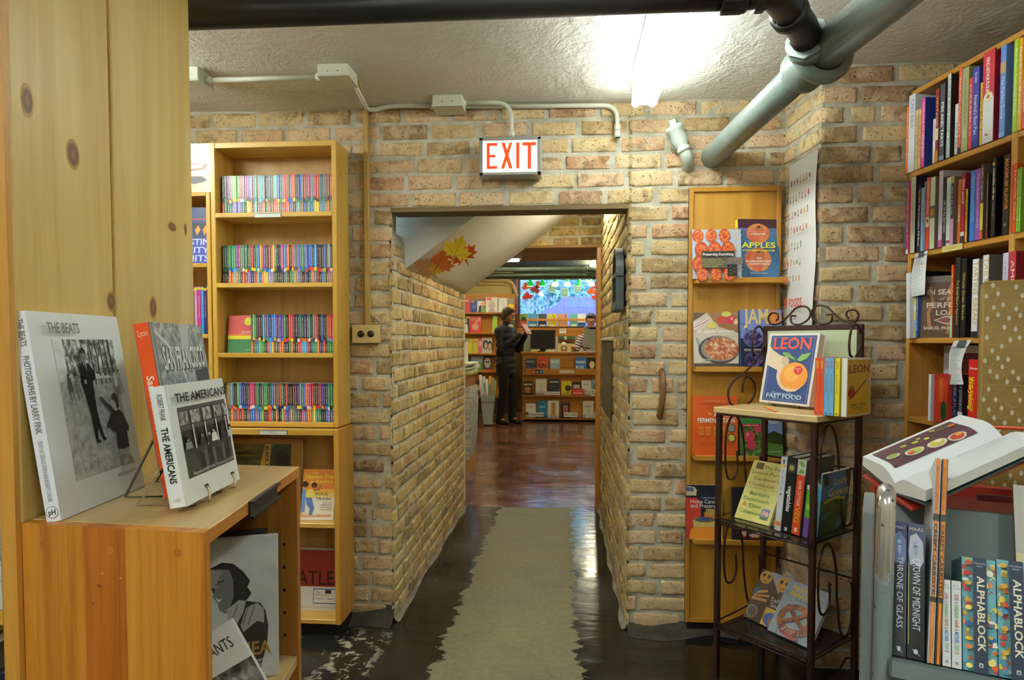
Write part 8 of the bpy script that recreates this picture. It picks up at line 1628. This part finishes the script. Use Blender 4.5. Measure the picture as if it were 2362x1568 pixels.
# --- magazine wall
YG = 11.5; gx0, gx1 = -3.2, at_y(1187, 720, YG).x; gt = at_y(1130, ZY(415), YG).z
mg = empty('magazine_rack', (0, 0, 0)); tag(mg, 'wooden wall rack of face-out magazines left of the shop window', 'magazine rack')
b = MB(); b.box(gx0, YG + .10, .0, gx1, YG + .13, gt, CW); b.build('back_panel', mg)
gz = [at_y(1130, ZY(v), YG).z for v in (572, 738, 908, 1052, 1258)]
for z in gz:
    b = MB(); b.box(gx0, YG - .04, z - .03, gx1, YG + .10, z, CE, .004); b.build('ledge', mg)
b = MB(); b.box(gx0, YG - .02, 0, gx1, YG + .1, gz[4] - .1, CD); b.build('plinth', mg)
MAGS = [(0, 70, 158, 455, '#c8484c', [('r', .1, .78, .9, .86, '#e8a8a8')], 'red magazine, top row of the wall rack'), (0, 160, 215, 468, '#2c3c94', [('r', .1, .8, .5, .95, '#c89a3c'), ('r', .2, .3, .8, .6, '#4a5ab0')], 'navy magazine, top row of the wall rack'), (0, 217, 283, 466, '#34408c', [('r', .0, .0, .6, .9, '#d8dce0'), ('p', [(.1, 0), (.2, .5), (.5, .6), (.55, 0)], '#1c1c20'), ('r', .6, .5, 1, .9, '#e08a3c'), ('r', .6, 0, 1, .4, '#6a9a3c')], 'blue, white and orange magazine, top row of the wall rack'), (0, 286, 384, 446, '#d8d4cc', [('r', .06, .8, .5, .97, '#d83c34'), ('e', .5, .5, .28, .28, '#b8a89c'), ('p', [(.2, 0), (.3, .25), (.7, .25), (.85, 0)], '#a8a098')], 'white magazine with a face and red title, top row of the wall rack'), (0, 390, 460, 452, '#d8dadc', [('l', [(.1, .95), (.9, .1)], .03, '#d83c34'), ('r', .75, 0, 1, 1, '#e4e4e4')], 'white magazine with a red line, top row of the wall rack'), (0, 462, 522, 455, '#d8823c', [('r', 0, .6, 1, 1, '#9a8a7a'), ('e', .5, .45, .4, .16, '#f0c83c'), ('r', 0, 0, 1, .2, '#b85a4a')], 'sunset-coloured magazine, top row of the wall rack'),
        (1, 80, 150, 602, '#3a3a3a', [('e', .5, .7, .25, .15, '#b8a898'), ('p', [(.1, 0), (.2, .55), (.8, .5), (.9, 0)], '#d8d4d0'), ('r', .6, .85, 1, 1, '#c8d02c')], 'black-and-white magazine, second row of the wall rack'), (1, 152, 245, 603, '#d84844', [('r', 0, .7, 1, 1, '#d87070'), ('l', [(.4, .5), (.95, .92)], .1, '#e8b0a8'), ('e', .5, .35, .3, .2, '#d8a098')], 'red-pink magazine, second row of the wall rack'), (1, 340, 380, 600, '#98c43c', [], 'lime magazine behind the standing person, second row of the wall rack'), (1, 470, 522, 605, '#4a4a44', [('r', 0, .8, 1, 1, '#c8cc2c')], 'dark magazine with a lime band, second row of the wall rack'),
        (2, 60, 137, 785, '#86b8a8', [('r', .1, .8, .9, .9, '#3a6a5c')], 'aqua magazine, third row of the wall rack'), (2, 138, 178, 787, '#d0c44c', [('t', 'b', .2, .72, .16, '#c85a3c', {'w': .4, 'b': True})], 'first yellow magazine lettered b, third row of the wall rack'), (2, 180, 222, 787, '#d0c44c', [('t', 'bit', .1, .72, .16, '#c85a3c', {'w': .8, 'b': True})], 'second yellow magazine lettered bit, third row of the wall rack'), (2, 223, 254, 785, '#dc6a84', [('r', .1, .5, .9, .8, '#e8a8b8')], 'pink magazine, third row of the wall rack'), (2, 255, 337, 780, '#c8c0b8', [('e', .35, .55, .28, .3, '#2a2624'), ('e', .38, .5, .17, .2, '#c8a898'), ('e', .78, .5, .22, .3, '#2a2624'), ('e', .78, .45, .15, .2, '#d0b0a0')], 'magazine with two faces, third row of the wall rack'),
        (3, 100, 163, 935, '#3a4a3a', [], 'dark green magazine, fourth row of the wall rack'), (3, 165, 260, 930, '#6a8a4a', [('r', 0, .6, 1, 1, '#8aa0c0'), ('t', 'Outdoors', .08, .78, .12, '#e0a02c', {'w': .84}), ('e', .5, .35, .25, .2, '#d8d4c8')], 'green field magazine, fourth row of the wall rack'), (3, 262, 337, 932, '#3c3a38', [('e', .5, .55, .35, .35, '#b0aca4'), ('e', .4, .6, .08, .08, '#1c1a18'), ('e', .62, .6, .08, .08, '#1c1a18'), ('r', 0, 0, 1, .12, '#b83a2c')], 'black-and-white face magazine, fourth row of the wall rack'),
        (4, 205, 245, 1125, '#4a3a34', [('e', .5, .5, .3, .2, '#b8a8a0')], 'dark magazine by the poster bin, lowest row of the wall rack')]
for r, x0_, x1_, yt, c, art_, lb_ in MAGS:
    a, q = at_y(Z(x0_), 700, YG), at_y(Z(x1_), ZY(yt), YG); o = book('magazine', lb_, 'magazine', q.x - a.x, (q.z - gz[r]) / .99, .008, c, c, art_, parts=False); put(o, (a.x, YG, gz[r] + .0005), 0, 7)
b = MB()
for z_, r__ in ((at_y(1100, ZY(310), YB - .03).z, .03), (at_y(1100, ZY(345), YB - .03).z, .012)):
    xr = at_y(1168, 650, YB - .03).x; b.tube(round_path([(-3.2, YB - .035, z_), (xr, YB - .035, z_), (xr + .12, YB - .035, z_ - .05), (xr + .2, YB - .035, z_ - .3)], .06), r__, CREAM, 8)
tag(b.build('wall_pipe'), 'cream painted pipes along the wall above the magazine rack', 'pipe')
# --- overhead pipes and the hanging fixture
PG2 = pipe_mat('shop_pipe_green', '#55665a', '#6c7c6e', .45)
for py, rr_, Y, lb_ in ((621, .030, 8.0, 'upper green overhead pipe crossing the shop before the window'), (633.5, .026, 8.05, 'lower green overhead pipe crossing the shop before the window'), (640, .014, 8.1, 'thin grey overhead pipe under the green ones')):
    z = at_y(1250, py, Y).z; b = MB(); xe = at_y(1362, py, Y).x; b.tube(round_path([(-2.8, Y, z), (xe, Y, z), (xe + .12, Y + .05, z - .02), (xe + .16, Y + .4, z - .03)], .06), rr_, PG2, 14)
    if rr_ > .02: b.lathe([(rr_, -.03), (rr_ * 1.25, -.028), (rr_ * 1.25, .028), (rr_, .03)], (xe - .06, Y, z), PG2, (1, 0, 0), 16)
    for hxx in (-1.6, .1): b.box(hxx, Y - .004, z, hxx + .008, Y + .004, SCEIL - .002, PG2)
    tag(b.build('overhead_pipe'), lb_, 'pipe')
hf = at_y(1203, 596, 5.3); r = empty('hanging_fixture', (0, 0, 0)); tag(r, 'strip light hanging under the board ceiling at the shop entrance', 'ceiling light')
b = MB(); b.box(hf.x - 1.2, 5.25, hf.z - .004, hf.x, 5.36, hf.z + .032, mat('#b8b0b0', .5), .004); b.build('housing', r)
b = MB(); b.box(hf.x - 1.17, 5.262, hf.z - .022, hf.x - .02, 5.348, hf.z - .004, mat('#fff0e0', .4, emit=3.0), .006); b.build('diffuser', r)
# --- poster bin
YP = 9.75; pb0, pb1 = at_z(1109, 975, .02), at_z(1148, 975, .02); bw_ = (pb1.x - pb0.x) / 2; pcx = (pb0.x + pb1.x) / 2
bn = empty('poster_bin', (pcx, YP, 0)); tag(bn, 'translucent grey bin of rolled posters on the floor beside the standing person', 'bin')
b = MB(); b.lathe([(bw_ * .72, .02), (bw_ * .98, .45), (bw_ * 1.0, .46), (bw_ * .95, .45), (bw_ * .69, .03), (0, .03)], (0, 0, 0), mat('#a9b4bc', .35), n=4, sm=False); b.build('tub', bn)
b = MB(); b.tube([(-bw_ * 1.05, -.1, 0), (-bw_ * 1.1, -.1, .36), (bw_ * 1.1, -.1, .36), (bw_ * 1.05, -.1, 0)], .006, DK, 6); b.build('wire_frame', bn)
RP = random.Random(3)
for i, (dx, h, c, nm_) in enumerate(((-.12, .62, '#d8d4d0', 'white'), (-.07, .60, '#d0c8b8', 'cream'), (-.02, .56, '#e0dcd8', 'pale'), (.03, .60, '#c8a860', 'gold'), (.08, .58, '#a8845c', 'brown'), (-.05, .50, '#5a86b0', 'blue'), (.01, .48, '#4a9aa0', 'teal'), (.11, .55, '#7a9a7c', 'sage'))):
    b = MB(); b.tube([(pcx + dx * .5, YP + RP.uniform(-.04, .04), .05), (pcx + dx, YP + RP.uniform(-.05, .05), h + .14)], .022, mat(c, .5), 10); tag(b.build('rolled_poster'), f'{nm_} rolled poster standing in the grey bin', 'poster', 'rolled posters in the bin')
# --- low unit with newspapers just past the passage
ux = -.885; uz = at_x(1078, 862, ux).z
lu = empty('newspaper_unit', (0, 0, 0)); tag(lu, 'low wooden unit with newspapers just past the end of the passage, left side', 'shelf unit')
b = MB(); b.box(-1.5, 5.15, 0, ux, 6.45, uz - .03, CW); b.build('body', lu); b = MB(); b.box(-1.52, 5.12, uz - .03, ux + .02, 6.5, uz, CE, .004); b.build('top', lu)
b = MB(); b.box(ux, 5.3, .3, ux + .012, 6.4, .33, mat('#d0c83c', .5)); b.build('yellow_strip', lu)
for i in range(7):
    b = MB(); b.box(-1.3, 5.8 + RP.uniform(-.02, .02), uz + .0003 + i * .0145, ux - .0 + RP.uniform(-.01, .06), 6.35, uz + .0143 + i * .0145, mat(('#b8c83c', '#d4d4c8', '#c8ccb4', '#dadcd2', '#c0c8a0', '#d0d4c4', '#dce0d0')[i], .6)); tag(b.build('newspaper'), f'flat newspaper, {nth(i + 1)} from the bottom of the pile on the low unit', 'newspaper', 'newspapers piled on the low unit')
b = MB(); b.box(-.96, 6.0, uz + .102, -.93, 6.3, uz + .30, mat('#dcdccc', .6)); o = b.build('leaning_card'); tag(o, 'pale card standing on the newspaper pile', 'card')
for i, yy in enumerate((5.62, 5.78, 5.94)):
    b = MB(); z0_ = uz - .12; pr = [(.0, 0), (.07, .02), (.085, -.12), (.075, -.42), (.05, -.62), (.02, -.60), (.01, -.3)]
    b.prism([(x, z) for x, z in pr][::-1], (ux + .004, yy + .1, z0_), (1, 0, 0), (0, 0, 1), -.13, photo('newsprint', [(.3, '#7a8478'), (.5, '#b8bcb0'), (.7, '#d4d6cc')], (14, 14, 40), 4)); tag(b.build('hanging_newspaper'), ['folded newspaper hanging nearest on the side of the low unit', 'folded newspaper hanging in the middle on the side of the low unit', 'folded newspaper hanging farthest on the side of the low unit'][i], 'newspaper')
# ================================================================ PEOPLE
def fused(mb, name, m_, vox, parent=None, smooth_=4):
    """one continuous skin over overlapping limbs"""
    o = mb.build('tmp'); r = o.modifiers.new('r', 'REMESH'); r.mode = 'VOXEL'; r.voxel_size = vox
    s = o.modifiers.new('s', 'SMOOTH'); s.iterations = smooth_; s.factor = .5
    me = bpy.data.meshes.new_from_object(o.evaluated_get(bpy.context.evaluated_depsgraph_get())); bpy.data.objects.remove(o)
    me.materials.clear(); me.materials.append(m_); me.polygons.foreach_set('material_index', [0] * len(me.polygons)); me.polygons.foreach_set('use_smooth', [True] * len(me.polygons)); me.name = name
    q = bpy.data.objects.new(name, me); COL.objects.link(q)
    if parent: q.parent = parent
    return q
def limb(b, pts, rs, m_, n=12):
    b.tube(pts, rs, m_, n)
    for p, r in zip(pts, rs): ball(b, p, (r, r, r), m_)
def ball(b, c, r, m_, n=12, T=None):
    vs = []; k = n // 2
    for i in range(k + 1):
        a = PI * i / k
        for j in range(n):
            t = 2 * PI * j / n; p = V((r[0] * math.sin(a) * math.cos(t), r[1] * math.sin(a) * math.sin(t), r[2] * math.cos(a)))
            vs.append(V(c) + (T @ p if T else p))
    b.add(vs, [(i * n + j, (i + 1) * n + j, (i + 1) * n + (j + 1) % n, i * n + (j + 1) % n) for i in range(k) for j in range(n)], m_, True)
def hand(b, wrist, d, up, m_, curl=.6, s=1.0):
    """palm, four unequal curled fingers and a thumb off the side of the palm"""
    d, up = V(d).normalized(), V(up).normalized(); sd = d.cross(up).normalized(); up = sd.cross(d)
    w = V(wrist); pc = w + d * .045 * s; T = M((( d.x, sd.x, up.x), (d.y, sd.y, up.y), (d.z, sd.z, up.z)))
    ball(b, pc, (.05 * s, .040 * s, .018 * s), m_, 12, T); limb(b, [w - d * .02, w + d * .02], [.025 * s, .026 * s], m_)
    for i, (o_, L) in enumerate(((-.030, .062), (-.010, .075), (.011, .070), (.031, .054))):
        q0 = w + d * .085 * s + sd * o_ * s; q1 = q0 + (d * math.cos(curl * .5) - up * math.sin(curl * .5)) * L * .5 * s; q2 = q1 + (d * math.cos(curl * 1.4) - up * math.sin(curl * 1.4)) * L * .45 * s
        limb(b, [w + d * .05 * s + sd * o_ * .9 * s, q0, q1, q2], [.010 * s, .010 * s, .009 * s, .0075 * s], m_, 8)
    t0 = w + d * .02 * s - sd * .028 * s; t1 = t0 + (d * .6 - sd * .75 - up * .2).normalized() * .035 * s; t2 = t1 + (d * .9 - sd * .2 - up * .35).normalized() * .03 * s
    limb(b, [t0, t1, t2], [.013 * s, .011 * s, .009 * s], m_, 8)
def head(b, c, h, R_, m_):
    """skull, jaw, brow, nose, lips and ears; local -Y is the face"""
    c = V(c); k = h / .23; P = lambda x, y, z: c + R_ @ (V((x, y, z)) * k)
    ball(b, P(0, .012, .035), (.074 * k, .092 * k, .085 * k), m_, 18, R_); ball(b, P(0, -.022, -.035), (.056 * k, .062 * k, .075 * k), m_, 16, R_); ball(b, P(0, -.052, -.088), (.026 * k, .022 * k, .018 * k), m_, 12, R_)
    limb(b, [P(0, -.082, .018), P(0, -.100, -.018)], [.010 * k, .014 * k], m_, 8); ball(b, P(0, -.078, .035), (.046 * k, .016 * k, .012 * k), m_, 12, R_)
    ball(b, P(0, -.083, -.052), (.022 * k, .010 * k, .009 * k), m_, 12, R_)
    for s in (-1, 1): ball(b, P(.076 * s, .015, -.005), (.010 * k, .020 * k, .030 * k), m_, 10, R_); ball(b, P(.036 * s, -.062, -.02), (.018 * k, .014 * k, .018 * k), m_, 10, R_)
    return P
def face_parts(P, k, R_, root, hairc, glasses=False):
    for s in (-1, 1):
        e = MB(); ball(e, P(.030 * s, -.080, .010), (.011 * k, .006 * k, .007 * k), mat('#e8e4de', .3), 10, R_); ball(e, P(.030 * s, -.085, .010), (.005 * k, .003 * k, .005 * k), mat('#1c1410', .2), 8, R_); e.build('eye', root)
        e = MB(); limb(e, [P(.014 * s, -.090, .030), P(.048 * s, -.080, .032)], [.004 * k, .003 * k], mat(hairc, .7), 6); e.build('eyebrow', root)
    e = MB(); limb(e, [P(-.018, -.090, -.053), P(0, -.094, -.054), P(.018, -.090, -.053)], [.003 * k, .0045 * k, .003 * k], mat('#9a4a40', .5), 6); e.build('mouth', root)
    if glasses:
        e = MB(); G = mat('#15151a', .3)
        for s in (-1, 1):
            e.tube([P(.031 * s + .024 * math.cos(t), -.094, .008 + .017 * math.sin(t)) for t in [2 * PI * i / 16 for i in range(16)]], .0032 * k, G, 6, True); e.tube([P(.054 * s, -.092, .012), P(.080 * s, -.02, .012)], .003 * k, G, 6)
        e.tube([P(-.008, -.096, .010), P(.008, -.096, .010)], .003 * k, G, 6); e.build('glasses', root)
SKIN = mat('#c08a6c', .5, spec=.3); SKD = mat('#a06c50', .5, spec=.3)
# --- standing visitor in dark clothes, side-on, reading something held near the face
px_ = at_z(1168, 977, 0); pr_ = empty('person', (px_.x, px_.y, 0)); tag(pr_, 'standing person in a dark jacket and black trousers holding a small book near the face', 'person')
RZ = M.Rotation(math.radians(62), 3, 'Z')              # turned towards the right
def B(x, y, z): return RZ @ V((x, y, z))
jb, tb_, sk, sh_ = MB(), MB(), MB(), MB(); X = mat('#888888')
HZ = 1.66
P = head(sk, B(0, -.035, HZ), .225, RZ @ M.Rotation(math.radians(14), 3, 'X'), X); limb(sk, [B(0, .02, 1.46), B(0, -.01, 1.60)], [.056, .052], X)
arms = []
for s in (-1, 1):
    shd, elb, wr = B(.19 * s, .01, 1.42), B(.25 * s, -.06, 1.15), B(.07 * s, -.30, 1.37); arms.append((shd, elb, wr))
    limb(jb, [shd, elb, wr - (wr - elb).normalized() * .02], [.075, .062, .045], X); limb(sk, [shd, elb, wr], [.05, .042, .027], X); hand(sk, wr, (wr - elb) + B(-.05 * s, 0, .02), B(.6 * s, .4, .3), X, .9)
    hip, kn, an = B(.095 * s, 0, .92), B(.10 * s, -.03 - .01 * s, .50), B(.10 * s, .01 - .05 * s, .09)
    limb(tb_, [hip, kn, an], [.108, .078, .062], X); limb(sk, [hip, kn, an], [.085, .055, .04], X); f = MB(); limb(sk, [an, an + B(0, -.10, -.05)], [.04, .03], X)
    limb(f, [an + B(0, .04, -.045), an + B(0, -.06, -.05), an + B(0, -.15, -.06)], [.042, .044, .032], X); fused(f, 'shoe', mat('#15120f', .5), .012, pr_)
for z, rx, ry in ((.80, .185, .150), (.88, .185, .150), (.98, .182, .150), (1.10, .182, .150), (1.22, .192, .150), (1.34, .200, .142), (1.42, .165, .115)): ball(jb, B(0, .01, z), (rx, ry, .09), X, 16, RZ); ball(sk, B(0, .01, z), (rx * .8, ry * .8, .08), X, 16, RZ)
limb(jb, [B(-.14, .01, 1.44), B(.14, .01, 1.44)], [.075, .075], X); limb(jb, [B(0, .02, 1.44), B(0, .0, 1.53)], [.09, .072], X)
ball(tb_, B(0, .01, .90), (.155, .118, .10), X, 16, RZ)
fused(sk, 'body', SKD, .009, pr_, 3); fused(jb, 'jacket', photo('dark_jacket', [(.3, '#0f1014'), (.7, '#1c1f2a')], (8, 8, 8), 3, .8), .012, pr_); fused(tb_, 'trousers', mat('#0c0b0b', .85), .012, pr_)
hr = MB(); R2 = RZ @ M.Rotation(math.radians(14), 3, 'X'); ball(hr, P(0, .022, .048), (.084, .098, .086), X, 18, R2); ball(hr, P(0, .06, .0), (.078, .062, .10), X, 14, R2); ball(hr, P(0, -.05, .095), (.06, .04, .026), X, 12, R2)
for s in (-1, 1): ball(hr, P(.068 * s, .03, -.01), (.02, .045, .07), X, 12, R2)
fused(hr, 'hair', mat('#3a2818', .75), .010, pr_); face_parts(P, .98, R2, pr_, '#2a1c10')
e = MB(); ball(e, B(0, -.075, 1.50), (.06, .035, .028), mat('#d8d8dc', .7), 12, RZ); e.build('collar', pr_)
mid = (arms[0][2] + arms[1][2]) / 2 + B(0, -.06, .08)
b = MB(); b.T = M.Translation(px_ + mid) @ RZ.to_4x4() @ M.Rotation(math.radians(-35), 4, 'X'); b.box(-.075, -.008, -.09, .075, .008, .09, mat('#8a3a30', .5), .003); b.box(-.072, -.006, -.087, .072, .006, .092, mat(PAGES, .8)); tag(b.build('held_book'), 'small dark red book held up by the standing person', 'book')
# --- clerk behind the counter
cp = at_y(1363, 740, 11.22); cr = empty('person', (cp.x, 11.22, 0)); tag(cr, 'seated clerk with dark hair and glasses in a striped shirt, looking down behind the counter', 'person')
RC = M.Rotation(math.radians(-8), 3, 'Z') @ M.Rotation(math.radians(16), 3, 'X'); sk, jb = MB(), MB(); hz_ = at_y(1363, 742, 11.22).z
P = head(sk, (0, -.05, hz_), .25, RC, X); limb(sk, [(0, .02, hz_ - .24), (0, -.02, hz_ - .08)], [.058, .054], X)
for z, rx, ry in ((hz_ - .28, .16, .10), (hz_ - .40, .19, .12), (hz_ - .54, .17, .12), (hz_ - .68, .165, .12), (hz_ - .80, .17, .13)): ball(jb, (0, .02, z), (rx, ry, .09), X, 16); ball(sk, (0, .02, z), (rx * .8, ry * .8, .08), X, 16)
for s, elb, wr in ((-1, (-.27, -.06, hz_ - .50), (-.30, -.33, ztp + .055)), (1, (.28, -.06, hz_ - .50), (.20, -.30, ztp + .055))):
    shd = V((.17 * s, .02, hz_ - .29)); elb, wr = V(elb), V(wr); limb(jb, [shd, elb, wr - (wr - elb).normalized() * .03], [.072, .060, .044], X); limb(sk, [shd, elb, wr], [.05, .042, .027], X); hand(sk, wr, (wr - elb) + V((0, -.05, .08)), (0, 0, 1), X, .5)
    hip, kn, an = V((.1 * s, .05, hz_ - .85)), V((.11 * s, -.18, hz_ - 1.0)), V((.11 * s, -.14, .10)); limb(sk, [hip, kn, an], [.09, .06, .045], X); limb(sk, [an, an + V((0, -.14, -.06))], [.045, .035], X)
limb(jb, [(-.13, .02, hz_ - .27), (.13, .02, hz_ - .27)], [.065, .065], X)
fused(sk, 'body', SKIN, .009, cr, 3)
def stripes():
    m, n, l, bs = newmat('striped_shirt'); s = n.new('ShaderNodeSeparateXYZ'); l.new(coords(n, l), s.inputs[0]); v = mth(n, l, 'FRACT', mth(n, l, 'MULTIPLY', mth(n, l, 'ADD', s.outputs[2], mth(n, l, 'MULTIPLY', s.outputs[0], .35)), 21))
    l.new(mix(n, l, mth(n, l, 'GREATER_THAN', v, .55), lin('#c4b4ba'), lin('#3a3440')), bs.inputs['Base Color']); bs.inputs['Roughness'].default_value = .85; return m
fused(jb, 'shirt', stripes(), .012, cr)
hr = MB(); ball(hr, P(0, .026, .056), (.088, .102, .084), X, 18, RC); ball(hr, P(0, -.045, .10), (.062, .045, .030), X, 12, RC)
for s in (-1, 1): ball(hr, P(.072 * s, .03, .03), (.018, .045, .05), X, 12, RC)
fused(hr, 'hair', mat('#17120f', .6), .009, cr); face_parts(P, 1.08, RC, cr, '#1a120e', True)
b = MB(); b.lathe([(0, .0), (.2, .0), (.2, .03), (.03, .05), (.03, hz_ - .98), (.2, hz_ - .97), (.2, hz_ - .93), (0, hz_ - .93)], (cp.x, 11.28, 0), DK, n=18); tag(b.build('stool'), 'round stool under the clerk behind the counter', 'stool')
